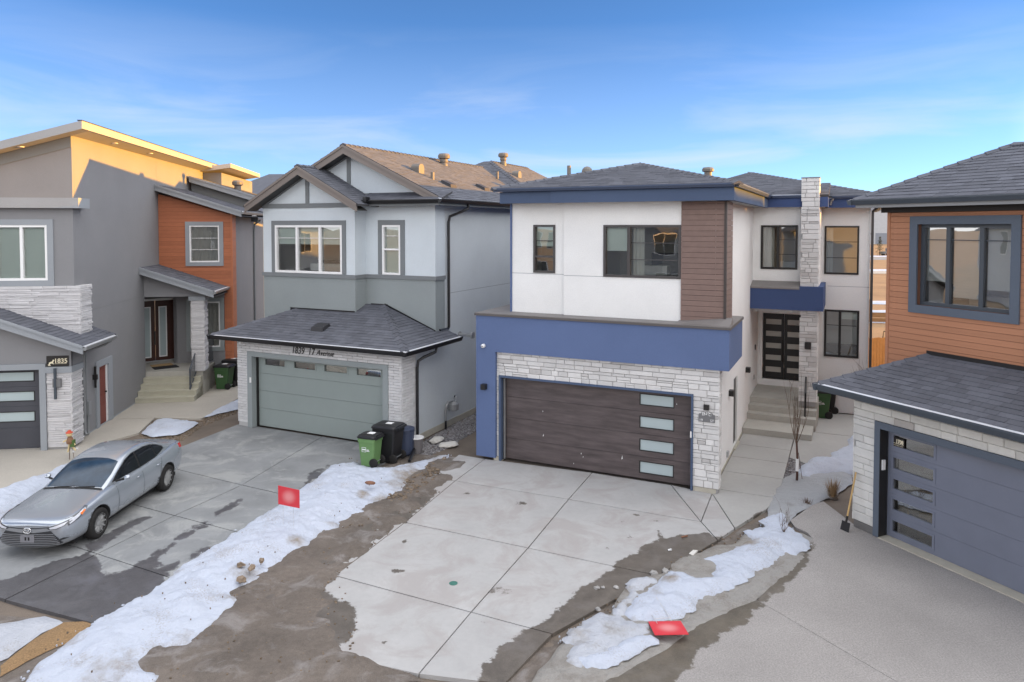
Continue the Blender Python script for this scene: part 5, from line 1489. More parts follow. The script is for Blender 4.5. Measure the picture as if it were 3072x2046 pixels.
# orange clad wing
OF = front(7.90)
OW = (0.94, 2.04, 4.825, 6.247)
topz = lambda u: 7.40 - 0.30 * (u + 0.0)
PW = (0.93, 2.03, 1.50, 3.28)
wall_plate(H, front(7.93), 0.30, 2.50, 0.0, 7.35, 'orange_back', [OW, PW], 0.12, name='siding_backing', top=(topz(.3) + .1, topz(2.5) + .1))
wall_plate(H, front(7.93), -0.2, 0.30, 3.7, 7.4, 'orange_back', (), 0.12, name='siding_backing')
planks(H, front(7.93), -0.19, 2.46, 3.75, 7.45, 0.145, 'orange_siding', [(OW[0] - .15, OW[1] + .15, OW[2] - .15, OW[3] + .15)], proud=0.03, top=(topz(-.2), topz(2.46)), seed=8)
planks(H, front(7.93), 2.20, 2.46, 0.0, 3.75, 0.145, 'orange_siding', (), proud=0.03, seed=9)
planks(H, right(2.50), 7.93, 8.46, 0.0, 6.75, 0.145, 'orange_siding', (), proud=0.03, seed=10)
one('corner_trim', 'orange_siding', H, front(7.93), 2.465, 2.53, 0.0, 6.72, 0.0, 0.04)
one('porch_wall', 'charcoal_stucco', H, front(7.93), 0.30, 0.76, 0.5, 3.75, 0.001, 0.03)
mb = MB(); mb.fbox(front(7.93), .76, 2.2, 3.44, 3.75, .0012, .031); mb.fbox(front(7.93), .76, 2.2, 0.5, 1.34, .0012, .031)
mb.build('porch_wall', 'charcoal_stucco', H)
window(H, OF, *OW, frame='white_vinyl', fw=.05, trim=0.15, trim_mat='pale_trim', muntin=((0, .345), (0, .66)), room='room', inner=(('curtain', .03, .97, .02, .98, 'curtain'),), glass='glass_dark')
window(H, OF, *PW, frame='white_vinyl', fw=.05, trim=0.155, trim_mat='dark_grey_stucco', muntin=((0, .34), (0, .66)), mull=(.5,), room='room', glass='glass_dark', inner=(('curtain', .02, .98, .02, .98, 'curtain'),))
MB().box(2.30, 2.42, 8.4, 14.5, 0.0, 6.6).build('wall', 'charcoal_stucco', H)
one('expansion_joint', 'plaque_grey', H, right(2.42), 8.5, 14, 3.68, 3.69, 0, 0.002)
spout(H, [(2.75, 12.2, 6.5), (2.5, 12.2, 6.3), (2.47, 12.2, 6.0), (2.47, 12.2, 0.2)], 'trim_grey', 0.04)
def shed(P, u0, u1, v0, v1, z0, z1, fas, fmat, n_ind=0, seed=1, gut=True):
    zz = lambda u: z0 + (z1 - z0) * (u - u0) / (u1 - u0)
    r_ = roof(P, [[(u1, v0, z1), (u1, v1, z1), (u0, v1, z0), (u0, v0, z0)]], n_ind=n_ind, seed=seed)
    MB().prism(front(v0), [(u0, z0 + .01), (u1, z1 + .01), (u1, z1 - fas), (u0, z0 - fas)], -0.02, 0.02).prism(front(v0 - .02), [(u0, z0 + .02), (u1, z1 + .02), (u1, z1 - .06), (u0, z0 - .06)], 0.0, 0.03).build('rake_board', fmat, P)
    MB().ext([(u0, v0, z0 - fas + .02), (u1, v0, z1 - fas + .02), (u1, v1, z1 - fas + .02), (u0, v1, z0 - fas + .02)], (0, 0, .03)).build('soffit', 'dark_soffit', P, fix=True)
    if gut: gutter(P, (u1 - .01, v0 - .02, z1), (u1 - .01, v1, z1), 'grey_metal_trim', (1, 0, 0), 0.11, 0.11)
shed(H, -0.20, 2.95, 7.55, 13.0, 7.80, 6.80, 0.22, 'pale_trim', 0, 71)
shed(H, -0.10, 3.10, 11.6, 17.0, 8.40, 7.42, 0.25, 'pale_trim', 0, 72)
MB().prism(front(11.9), [(-.1, 6.8), (2.7, 6.4), (2.7, 7.3), (-.1, 8.2)], -.1, 0).build('wall', 'trim_grey', H)
MB().lathe((1.55, 13.3, 7.85), [(.15, 0), (.15, .24), (.24, .28), (.25, .40), (.2, .48), (.02, .5)], 14).build('roof_vent', 'roof_vent', H)
# porch
shed(H, -0.20, 2.32, 5.85, 7.92, 4.74, 3.86, 0.24, 'pale_trim', 40, 73)
MB().prism(front(6.27), [(-0.2, 3.64), (1.45, 3.64), (1.9, 3.66), (1.9, 3.8), (-0.2, 4.52)], -0.2, 0.0).build('porch_gable', 'charcoal_stucco', H)
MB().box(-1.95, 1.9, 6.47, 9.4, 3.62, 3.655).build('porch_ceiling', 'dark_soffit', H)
MB().box(1.46, 1.86, 6.22, 6.60, 0.88, 3.50).build('porch_pillar', 'pale_mortar', H)
stones(H, front(6.22), 1.43, 1.89, 0.90, 3.50, ('ledge_white',), 'ledge', (), 65)
stones(H, right(1.86), 6.19, 6.62, 0.90, 3.50, ('ledge_white',), 'ledge', (), 66)
MB().box(1.37, 1.95, 6.13, 6.68, 3.50, 3.655).build('pillar_cap', 'pale_trim', H)
# angled entry
EF = Face((-0.90, 8.21, 0), (0.80, 0.47, 0))
wall_plate(H, EF, -1.2, 1.65, 0.8, 3.7, 'charcoal_stucco', [(-0.35, 1.24, 0.9, 3.30)], 0.1)
ed = empty('entry_door'); ed.parent = H
mb = MB(); mb.fbox(EF, 1.20, 1.34, 0.9, 3.38, -.06, .05); mb.fbox(EF, -0.45, 1.20, 3.30, 3.38, -.06, .05); mb.build('door_frame', 'white_paint', ed)
mb = MB(); mb.fbox(EF, -0.45, 1.34, 0.86, 0.93, -.06, .10); mb.build('door_sill', 'galv', ed)
for a0, a1, l0, l1 in ((-0.37, 0.41, .0, .22), (0.425, 1.19, .58, .80)):
    lf = MB().fbox(EF, a0, a1, 0.93, 3.29, -.05, -.01).build('door_leaf', 'wood_door', ed)
    mb = MB()
    x0, x1 = l0, l1
    mb.fbox(EF, x0 - .04, x1 + .04, 1.06, 1.10, -.012, .008); mb.fbox(EF, x0 - .04, x1 + .04, 3.02, 3.06, -.012, .008)
    mb.fbox(EF, x0 - .04, x0, 1.10, 3.02, -.012, .008); mb.fbox(EF, x1, x1 + .04, 1.10, 3.02, -.012, .008); mb.build('lite_frame', 'white_paint', lf)
    one('lite', 'frosted', lf, EF, x0, x1, 1.10, 3.02, -.012, -.004)
MB().fbox(EF, .37, .405, 1.55, 2.10, -.01, .05).build('door_handle', 'black_vinyl', ed)
wall_plate(H, right(0.42), 7.9, 9.2, 0.8, 3.7, 'charcoal_stucco')
# steps and landing
for i in range(4):
    MB().box(-0.19, 1.78, 5.20 + 0.272 * i, 6.4, -0.05, 0.18 * (i + 1)).build('step', 'yellow_step', H)
    MB().box(-0.19, 1.79, 5.185 + 0.272 * i, 5.23 + .272 * i, 0.18 * (i + 1) - .035, 0.18 * (i + 1) + .002).build('step_nosing', 'yellow_step', H)
MB().box(-1.95, 1.80, 6.33, 9.3, 0.5, 0.898).box(-0.19, 1.80, 6.288, 9.0, -0.05, 0.90).build('landing', 'concrete_step', H)
# railings (stand on the steps)
def railing(P, pts, z_off, n, label):
    t = empty('stair_railing', (0, 0, 0), 0, label, 'railing', 'porch railings of the charcoal house')
    fr = MB()
    (a, za), (b, zb) = pts
    A0, B0 = Vector((*a, za)), Vector((*b, zb))
    up = Vector((0, 0, z_off))
    fr.tube([A0 + up, B0 + up], .025, 6).tube([A0 + up * .12, B0 + up * .12], .018, 6)
    fr.build('rail', 'railing', t)
    for q in (A0, B0): MB().tube([q, q + up], .026, 6).build('post', 'railing', t)
    for i in range(1, n):
        q = A0.lerp(B0, i / n)
        MB().tube([q + up * .12, q + up], .010, 5).build('baluster', 'railing', t)
    t.location = P.location; t.rotation_euler = P.rotation_euler
    return t
railing(H, (((1.55, 5.52), 0.18 * 1.3), ((1.55, 6.45), 0.85)), 0.86, 9, 'grey metal railing climbing the pale front steps')
railing(H, (((1.74, 6.75), 0.90), ((1.74, 8.45), 0.90)), 0.98, 15, 'grey metal railing along the porch edge behind the pillar')

# =================================================================== HOUSE D : right, wood-look siding
hd = empty('house', (7.303, 14.065, 0), R(-65.2),
           'house with brown wood look siding above a slate garage door at right', 'house', 'houses on the cul de sac')
H = hd
opn = [(-0.124, 5.05, 0.0, 2.325)]
wall_plate(H, front(0.06), -0.60, 6.4, 0.0, 2.95, 'mortar', [(0, 4.95, 0, 2.2)], 0.12, name='stone_backing')
stones(H, front(0.06), -0.635, 6.4, 0.15, 2.90, ('stone_cream', 'stone_taupe', 'stone_grey'), 'block', opn, 81)
stones(H, left(-0.60), -0.5, -0.02, 0.15, 2.90, ('stone_cream', 'stone_taupe'), 'block', (), 82)
MB().box(-0.60, -0.124, 0.04, 0.3, -0.05, 0.14).build('footing', 'dark_concrete', H)
mb = MB().box(-0.124, 0.0, 0.0, 0.24, 0, 2.325).box(4.95, 5.07, 0.0, 0.24, 0, 2.325).box(0.0, 4.95, 0.0, 0.24, 2.19, 2.325)
mb.build('garage_trim', 'navy_trim', H)
one('door_track', 'black_vinyl', H, right(0.001), 0.01, 0.23, 0.0, 2.19, -0.0005, 0.004)
MB().box(0.002, 4.95, -0.01, 0.26, -0.03, 0.012).build('door_sill', 'footing', H)
one('keypad', 'white_paint', H, right(0.004), 0.06, 0.14, 1.36, 1.56, 0.0, 0.03)
gd = empty('garage_door'); gd.parent = H
GF = front(0.255)
lt = [(0.10, 0.975, b0, b1) for b0, b1 in ((1.835, 2.095), (1.385, 1.645), (0.975, 1.215), (0.56, 0.812), (0.118, 0.38))]
cuts = [0.015, 0.47, 0.89, 1.30, 1.74, 2.19]
for i in range(5):
    hh = [q for q in lt if q[2] < cuts[i + 1] and q[3] > cuts[i]]
    wall_plate(gd, GF, 0.0, 4.95, cuts[i] + .002, cuts[i + 1] - .002, 'slate_garage', hh, 0.05, name='door_panel')
for q in lt:
    one('lite', 'glass_dark', gd, GF, q[0] + .02, q[1] - .02, q[2] + .02, q[3] - .02, -0.035, -0.028)
    mb = MB()
    mb.fbox(GF, q[0] - .025, q[1] + .025, q[2] - .02, q[2] + .02, -.03, .012); mb.fbox(GF, q[0] - .025, q[1] + .025, q[3] - .02, q[3] + .015, -.03, .012)
    mb.fbox(GF, q[0] - .025, q[0] + .02, q[2] + .02, q[3] - .02, -.03, .012); mb.fbox(GF, q[1] - .02, q[1] + .025, q[2] + .02, q[3] - .02, -.03, .012)
    mb.build('lite_frame', 'slate_garage', gd)
gi = MB().box(-.3, 4.9, 2.4, 2.5, 0, 2.3).box(-.3, 4.9, .32, 2.4, -.05, 0.01).box(-.3, -.25, .32, 2.4, 0, 2.3).build('garage_interior', 'warm_room', gd)
MB().box(.15, .75, 1.0, 1.5, 0.01, 0.62).build('storage_box', 'shovel_wood', gd)
MB().box(0.02, .40, .6, .9, 0.01, 0.35).build('storage_box', 'furniture', gd)
MB().tube([(0.12, .8, .02), (.2, .5, 1.0)], .02, 6).build('tool_handle', 'shovel_wood', gd)
pq = one('number_plaque', 'plaque_black', gd, front(0.262), 0.105, 0.345, 1.845, 2.035, 0.004, 0.010)
text(pq, front(0.262), 0.165, 1.93, 0.0105, '1708', 0.10, 'gold_paint', depth=0.001, bold=0.004, sx=0.82)
one('underline', 'gold_paint', pq, front(0.262), 0.115, 0.335, 1.912, 1.920, 0.010, 0.012)
text(pq, front(0.262), 0.112, 1.868, 0.0105, '19 STREET NW', 0.034, 'gold_paint', depth=0.001, sx=0.92)
# garage roof
EV, PT = 2.94, 0.385
zt = lambda v: EV + PT * (v + 0.5)
faces = [[(-1.07, -0.5, EV), (7.0, -0.5, EV), (7.0, 1.25, zt(1.25)), (0.15, 1.25, zt(1.25))],
         [(-1.07, 2.6, EV), (-1.07, -0.5, EV), (0.15, 1.25, zt(1.25)), (0.15, 2.6, zt(1.25))]]
roof(H, faces, n_ind=230, seed=90, hips=[((-1.07, -.5, EV), (0.15, 1.25, zt(1.25)))], name='garage_roof')
gutter(H, (-1.06, -0.48, EV), (7.0, -0.48, EV), 'navy_metal', (0, -1, 0), 0.14, 0.13)
gutter(H, (-1.05, -0.6, EV), (-1.05, 2.6, EV), 'navy_metal', (-1, 0, 0), 0.14, 0.10)
MB().box(-1.0, 7.0, -0.45, 0.07, EV - .14, EV - .11).build('soffit', 'dark_soffit', H)
one('step_flashing', 'black_metal', H, front(1.25), 0.1, 6.5, zt(1.25) - .02, zt(1.25) + .07, 0.03, 0.05)
# upper storey
UW = (-0.16, 1.68, 4.59, 6.25)
wall_plate(H, front(1.27), -0.84, 6.5, 2.9, 6.65, 'tan_back', [UW], 0.13, name='siding_backing')
planks(H, front(1.27), -0.80, 6.5, 3.0, 6.50, 0.122, 'tan_siding', [(UW[0] - .165, UW[1] + .165, UW[2] - .165, UW[3] + .165)], proud=0.025, seed=14)
one('corner_trim', 'tan_siding', H, front(1.27), -0.865, -0.80, 3.0, 6.50, -0.02, 0.04)
one('corner_trim', 'tan_siding', H, front(1.27), 1.96, 2.02, 3.3, 6.50, 0.026, 0.05)
window(H, front(1.25), *UW, mull=(.31, .67), frame='navy_metal', fw=.07, proud=-.09, rec=0.15, trim=0.165, trim_mat='navy_trim', muntin=((0, .19), (1, .19), (2, .19)), room='room', depth=2.6, glass='glass_bright', inner=(
    ('blind', .03, .29, .30, .98, 'paper'), ('blind', .34, .65, .12, .98, 'paper'), ('blind', .70, .97, .24, .98, 'paper'),
    ('bed', .35, .97, .02, .14, 'bedding', .5), ('cabinet', .02, .28, .05, .24, 'furniture', .8), ('headboard', .62, .97, .14, .30, 'furniture', 1.2)))
MB().box(-0.97, 6.5, 1.17, 1.27, 6.50, 6.63).build('frieze_board', 'plaque_black', H)
EV2 = 6.78; P2 = 0.53
ev = 0.72
faces = [[(-1.30, ev, EV2), (7.0, ev, EV2), (7.0, ev + 2.05, EV2 + P2 * 2.05), (0.77, ev + 2.05, EV2 + P2 * 2.05)],
         [(-1.30, 15.0, EV2), (-1.30, ev, EV2), (0.77, ev + 2.05, EV2 + P2 * 2.05), (0.77, 15.0, EV2 + P2 * 2.05)],
         [(7.0, 15, EV2), (7.0, 15.01, EV2), (0.77, 15, EV2 + 1.086), (0.77, 2.77, EV2 + 1.086), (7.0, 2.77, EV2 + 1.086)]]
faces = faces[:2] + [[(0.77, 2.77, EV2 + 1.086), (7.0, 2.77, EV2 + 1.086), (7.0, 15, EV2 + 1.0), (0.77, 15, EV2 + 1.0)]]
roof(H, faces[:2], n_ind=250, seed=95, hips=[((-1.30, ev, EV2), (0.77, ev + 2.05, EV2 + P2 * 2.05)), ((0.77, ev + 2.05, EV2 + P2 * 2.05), (7.0, ev + 2.05, EV2 + P2 * 2.05))])
roof(H, faces[2:], seed=96, tabs=False)
gutter(H, (-1.29, ev + .02, EV2), (7.0, ev + .02, EV2), 'navy_metal', (0, -1, 0), 0.11, 0.12)
one('fascia', 'grey_metal_trim', H, front(ev + .03), -1.25, 7.0, 6.60, 6.68, -0.02, 0.03)
MB().box(-1.25, 7.0, ev + .03, 1.27, 6.62, 6.64).build('soffit', 'dark_soffit', H)
gutter(H, (-1.28, 0.62, EV2), (-1.28, 15, EV2), 'navy_metal', (-1, 0, 0), 0.11, 0.12)
shell(H, -0.84, 6.5, 1.4, 16.0, 0.0, 6.65, 'tan_siding', sides='LRBT')
shell(H, -0.60, 6.4, 0.2, 1.4, 0.0, 2.9, 'pale_mortar', sides='LR')

# =================================================================== further buildings
def simple_house(x, y, yaw, w, d, eave, rise, wmat, label, wins=(), hip=True, over=0.45, group='other houses of the neighbourhood'):
    h = empty('house', (x, y, -0.05), R(yaw), label, 'house', group)
    mb = MB().box(0, w, 0, d, 0, eave); mb.build('wall', wmat, h)
    o = over
    q = (d + 2 * o) / 2
    if hip and w > d:
        A, B_ = (-o, -o, eave), (w + o, -o, eave); C, D_ = (w + o, d + o, eave), (-o, d + o, eave)
        r1, r2 = (-o + q, d / 2, eave + rise), (w + o - q, d / 2, eave + rise)
        fs = [[A, B_, r2, r1], [B_, C, r2], [C, D_, r1, r2], [D_, A, r1]]
    else:
        A, B_ = (-o, -o, eave), (w + o, -o, eave); C, D_ = (w + o, d + o, eave), (-o, d + o, eave)
        r1, r2 = (w / 2, -o, eave + rise), (w / 2, d + o, eave + rise)
        fs = [[B_, C, r2, r1], [D_, A, r1, r2]]
        MB().prism(front(0), [(0, eave - .01), (w, eave - .01), (w / 2, eave + rise * w / (w + 2 * o) - .05)], -d, -.001).build('gable_wall', wmat, h)
    mb = MB()
    for f in fs:
        qq = [Vector(a) for a in f]
        if (qq[1] - qq[0]).cross(qq[2] - qq[0]).z < 0: qq = qq[::-1]
        mb.ext(qq, (0, 0, -.12))
    mb.build('roof', 'shingle', h, fix=True)
    for side, a, b, ww, hh in wins:
        F = {'f': front(0), 'r': right(w), 'l': left(0), 'b': Face((0, d, 0), (-1, 0, 0))}[side]
        fr = MB().fbox(F, a - .07, a + ww + .07, b - .07, b + hh + .07, -.02, .04).build('window', 'white_vinyl', h)
        one('pane', 'car_dark', fr, F, a, a + ww / 2 - .02, b, b + hh, .041, .046)
        one('pane', 'car_dark', fr, F, a + ww / 2 + .02, a + ww, b, b + hh, .041, .046)
    return h
simple_house(-24.3, 49.0, -6, 15, 11, 6.7, 3.5, 'beige_siding', 'house behind, only its sunlit brown hip roof showing between two front houses')
simple_house(28.0, 12.5, -20, 13, 15, 6.6, 2.9, 'grey_siding', 'grey house out of the picture to the right beyond the siding house')
simple_house(15.0, -4.5, -75, 11, 12, 6.4, 2.4, 'beige_siding', 'beige house out of the picture on the near right of the street')
W4 = [('b', 1.5, 4.2, 1.6, 1.5), ('b', 4.6, 4.2, 1.4, 1.5), ('b', 7.3, 4.2, 1.6, 1.5), ('b', 1.5, 1.2, 2.0, 1.5), ('b', 6.2, 1.0, 2.6, 1.8), ('r', 2, 4.3, 1.4, 1.4), ('r', 6, 4.3, 1.4, 1.4), ('r', 4, 1.2, 1.4, 1.4)]
simple_house(-18.6, -24.6, -35, 9.5, 11, 5.8, 3.0, 'warehouse', 'pale gabled house across the street, mirrored in the windows', W4, hip=False)
simple_house(-4.0, -32.0, -12, 9.5, 11, 5.8, 3.0, 'beige_siding', 'beige gabled house across the street, mirrored in the windows', W4, hip=False)
simple_house(-28.2, -24.6, 8, 9.5, 11, 5.8, 3.0, 'grey_siding', 'grey gabled house across the street, mirrored in the windows', W4, hip=False)
simple_house(-42.0, 6.0, 70, 12, 11, 6.0, 3.0, 'warehouse', 'white hip roofed house out of the picture to the left', [('f', 1.5, 4.2, 1.6, 1.5), ('f', 6, 4.2, 1.6, 1.5), ('r', 3, 4.2, 1.6, 1.5)])

# far side of the field, seen in the slot between the white house and the siding house
wh = empty('warehouse', (96, 262, -0.3), R(-4), 'long pale grey warehouse far behind the field', 'warehouse')
MB().box(-30, 150, 0, 40, 0, 12.2).build('wall', 'warehouse', wh)
MB().box(-30, 150, -0.2, 40, 12.2, 17.5).build('upper_wall', 'warehouse_dark', wh)
for i in range(18):
    MB().box(-28 + i * 9, -27.75 + i * 9, -0.12, 0, 0, 12.2).build('wall_seam', 'warehouse_dark', wh)
MB().box(36, 40, -0.1, 0.05, 0, 4.2).build('loading_door', 'warehouse_dark', wh)

def spruce(x, y, h, label, seed):
    rg = random.Random(seed)
    t = empty('spruce_tree', (x, y, -0.3), 0, label, 'tree')
    MB().tube([(0, 0, 0), (0, 0, h * .96)], [h * .022, .02], 7).build('trunk', 'bark', t)
    mb = MB(); n = 520
    for i in range(n):
        f = rg.random() ** 0.75
        z = h * (0.06 + 0.93 * f); r = h * 0.24 * (1 - f) ** 0.85 * rg.uniform(.35, 1.08) * (0.8 + .35 * math.sin(f * 34)) + .03
        a = rg.uniform(0, 6.283); c = Vector((math.cos(a) * r, math.sin(a) * r, z - r * .18))
        s = h * .045 * rg.uniform(.6, 1.3); o = Vector((math.cos(a), math.sin(a), -.35)) * s; p_ = Vector((-math.sin(a), math.cos(a), rg.uniform(-.3, .3))) * s * .5
        mb.add([c - p_, c + p_, c + o * 1.2], [(0, 1, 2)])
    mb.build('crown', 'needle', t, kind='stuff')
    return t
spruce(80.3, 156, 4.4, 'small sunlit spruce standing alone before the grey warehouse', 5)
# gooseneck pipe and a pump set beside the spruce
gp = empty('light_pole', (77.0, 152.5, -0.3), 0, 'dark gooseneck pole standing beside the far spruce', 'lamp post')
MB().tube([(0, 0, 0), (0, 0, 4.4), (-.12, 0, 4.8), (-.5, 0, 5.0), (-.9, 0, 4.9)], .13, 8).build('pole', 'dark_soffit', gp)
tr = empty('truck', (84.0, 158, -0.3), R(95), 'small dark parked truck right of the far spruce', 'truck')
MB().box(-.9, .9, -2.3, 2.3, .5, 1.0).box(-.85, .85, -.9, 1.0, 1.0, 1.75).build('body', 'plaque_grey', tr)
for a, b in ((-.85, -1.5), (.85, -1.5), (-.85, 1.5), (.85, 1.5)):
    MB().lathe((a - .12, b, .42), [(.40, 0), (.42, .05), (.42, .2), (.4, .24)], 14, (1, 0, 0)).build('wheel', 'rubber', tr)
# compactor on the sunlit lot
cp = empty('plate_compactor', (16.35, 31.9, -0.05), R(35), 'yellow plate compactor with a bent handle standing on the sunlit dirt lot', 'machine')
MB().box(-.32, .32, -.28, .28, .25, .85).build('engine', 'machine_yellow', cp)
MB().box(-.2, .28, -.22, .22, .86, 1.02).build('tank', 'white_paint', cp)
MB().hexa([(-.5, -.32, 0), (.5, -.32, 0), (.5, .32, 0), (-.5, .32, 0), (-.6, -.32, .16), (.6, -.32, .16), (.6, .32, .16), (-.6, .32, .16)]).build('plate', 'plaque_grey', cp)
MB().tube([(.3, -.24, .5), (1.0, -.24, 1.2), (1.05, -.24, 1.45), (1.05, .24, 1.45), (1.0, .24, 1.2), (.3, .24, .5)], .022, 6).build('handle', 'rubber', cp)
for y in (-.34, .34):
    MB().lathe((.45, y, .18), [(.16, -.03), (.18, 0), (.16, .03)], 12, (0, 1, 0)).build('wheel', 'rubber', cp)
# rear fence between the white house and the siding house
fn = empty('wooden_fence', (14.2, 29.4, -0.05), R(12), 'brown wooden board fence in shade behind the narrow side yard', 'fence')
for i in range(34):
    MB().box(i * .145, i * .145 + .132, 0, .02, 0.05, 1.62 + (i * 37 % 5) * .006).build('board', 'fence_wood', fn)
for i in range(3): MB().box(i * 2.4 - .05, i * 2.4 + .05, .06, .16, 0, 1.75).build('post', 'fence_wood', fn)
for z in (.4, 1.3): MB().box(0, 4.9, .02, .06, z, z + .09).build('rail', 'fence_wood', fn)
f2 = empty('wooden_fence', (21.0, 47.0, -0.05), R(-6), 'low weathered rail fence across the sunlit field', 'fence')
MB().box(0, 14, 0, .06, .30, .62).build('board', 'fence_wood', f2); MB().box(0, 14, 0, .06, .02, .26).build('board', 'fence_wood', f2)
for i in range(7): MB().box(i * 2.3, i * 2.3 + .14, -.1, .0, 0, 1.5 if i in (1, 4) else .7).build('post', 'fence_wood', f2)

# =================================================================== ground
# the field runs on to the horizon
mb = MB()
ring = [-1600, -260, -60, -20, 20, 60, 130, 320, 1600]
xs, ys = ring, [-1600, -200, -60, 5, 32, 80, 180, 400, 1600]
for j in range(8):
    for i in range(8):
        if xs[i] == -20 and ys[j] == 5: continue
        b = len(mb.v)
        mb.add([(xs[i], ys[j], -.12), (xs[i + 1], ys[j], -.12), (xs[i + 1], ys[j + 1], -.12), (xs[i], ys[j + 1], -.12)], [(0, 1, 2, 3)])
gf = mb.build('ground', 'field', kind='structure')
sheet('ground', [(-20, 5), (20, 5), (20, 32), (-20, 32)], 1.0, 'soil', z=-.13, kind='structure')
def no_wet(o):
    at = o.data.attributes.new('wet', 'FLOAT', 'POINT'); at.data.foreach_set('value', np.full(len(o.data.vertices), -9.0, np.float32)); return o
no_wet(gf)
def soft(P, d): return 0.02 * np.array([noise_at(x, y, 1.2, 3.0) for x, y in P])
# lot soil (unpaved strips between the drives)
sheet('ground', [(-14, 7), (14, 7), (22, 32), (-16, 32)], 0.45, 'soil', z=-.07, zfun=soft, kind='structure', smooth=True)
# street and its muddy edge
sheet('road', [(-22, 4.5), (22, 4.5), (22, 8.0), (9, 7.9), (2, 8.5), (-3, 10.0), (-6.6, 11.05), (-8.2, 11.3), (-12, 11.2), (-22, 11.6)], 0.25, 'mud', z=-.045,
      zfun=lambda P, d: 0.012 * np.array([noise_at(x, y, 1.6, 8.0) for x, y in P]), kind='structure', smooth=True)
sheet('mud_strip', [(-6.9, 9.2), (-1.2, 9.6), (-2.5, 10.6), (-2.9, 12.5), (-2.1, 15), (-1.3, 17.3), (-.9, 19.0), (-2.6, 19.4), (-4.4, 17.6), (-5.0, 15), (-5.6, 12.5)], 0.12, 'mud', z=-.03,
      zfun=lambda P, d: np.minimum(1, d / .4) * (0.045 + 0.05 * np.array([noise_at(x, y, 1.8, 1.0) for x, y in P])), kind='structure', smooth=True)
sheet('mud_strip', [(5.75, 15.8), (4.2, 14.2), (2.2, 12.4), (0.3, 10.6), (-.8, 9.4), (1.1, 9.2), (3.2, 10.8), (5.6, 13.6), (6.1, 15.0)], 0.12, 'mud', z=-.085,
      zfun=lambda P, d: np.minimum(1, d / .4) * (0.05 + 0.05 * np.array([noise_at(x, y, 1.8, 5.0) for x, y in P])), kind='structure', smooth=True)

def drive(name, panels, mt, wet, z=0.0, res=0.16, gap=0.012, thick=0.11, slope=None):
    """a paved drive whose slabs are separate pieces with open joints"""
    t = bpy.data.objects.new(name, None); COL.objects.link(t); t['kind'] = 'structure'
    for p in panels:
        c = np.mean(p, axis=0)
        q = [Vector(a) for a in p]
        # shrink towards the inside by the joint width
        n = len(q); out = []
        ar = sum(q[i].x * q[(i + 1) % n].y - q[(i + 1) % n].x * q[i].y for i in range(n))
        if ar < 0: q = q[::-1]
        for i in range(n):
            e0 = (q[i] - q[i - 1]).normalized(); e1 = (q[(i + 1) % n] - q[i]).normalized()
            n0, n1 = Vector((-e0.y, e0.x)), Vector((-e1.y, e1.x))
            m = (n0 + n1).normalized(); k = gap / max(.35, m.dot(n0))
            out.append(tuple(q[i] + m * k))
        zf = (lambda P, d: -0.010 * np.clip(1 - d / .018, 0, 1) + 0.003 * np.array([noise_at(x, y, 0.8, 2.0) for x, y in P]))
        sheet('slab', out, res, mt, z=z + random.uniform(-.002, .002), zfun=zf, thick=thick, wet=wet, parent=t)
    return t

# centre drive: two columns of slabs plus fan cuts at the stone pillar
L_ = [(-0.72, 18.95), (-1.39, 17.28), (-2.25, 14.83), (-3.15, 12.53), (-3.92, 10.62)]
Lo = [(-1.45, 19.30), (-2.05, 17.56), (-2.88, 15.12), (-3.78, 12.82), (-4.5, 10.9)]
Mi = [(2.02, 17.86), (1.29, 16.10), (0.31, 13.63), (-0.66, 11.32), (-1.30, 9.72)]
Rr = [(3.83, 17.01), (3.98, 14.86), (2.60, 12.53), (0.62, 10.70), (-0.10, 9.50)]
corner = (4.66, 16.44)
panels = []
for i in range(4):
    panels.append([L_[i], Mi[i], Mi[i + 1], L_[i + 1]])
    panels.append([Lo[i], L_[i], L_[i + 1], Lo[i + 1]])
panels += [[Mi[0], Rr[0], Rr[1], Mi[1]], [Rr[0], corner, Rr[1]], [corner, (4.59, 14.52), (4.08, 13.96), Rr[1]],
           [Mi[1], Rr[1], (4.08, 13.96), Rr[2], Mi[2]], [Mi[2], Rr[2], Rr[3], Mi[3]], [Mi[3], Rr[3], Rr[4], Mi[4]]]
SPOTS = [(0.19, 15.81), (-1.02, 16.41), (-0.29, 12.01), (-0.05, 11.96), (-0.44, 11.07), (1.77, 13.61), (2.34, 14.11), (2.98, 14.28), (2.37, 14.86), (2.67, 15.25), (2.99, 14.94), (0.8, 12.94), (-1.03, 16.43), (-2.05, 12.66), (-1.87, 10.46), (-2.06, 13.87)]
spots = [[(x + r * math.cos(t) * 1.3, y + r * math.sin(t)) for t in [k * .628 for k in range(10)]] for (x, y), r in zip(SPOTS, (.10, .06, .07, .06, .05, .05, .06, .07, .06, .05, .06, .04, .07, .10, .07, .06))]
drive('driveway', panels, 'slab_light', [G['mud_left_edge'], G['wet_right']] + [[(x + (x - sum(q[0] for q in p) / 10) * 0.0, y) for x, y in p] for p in spots])
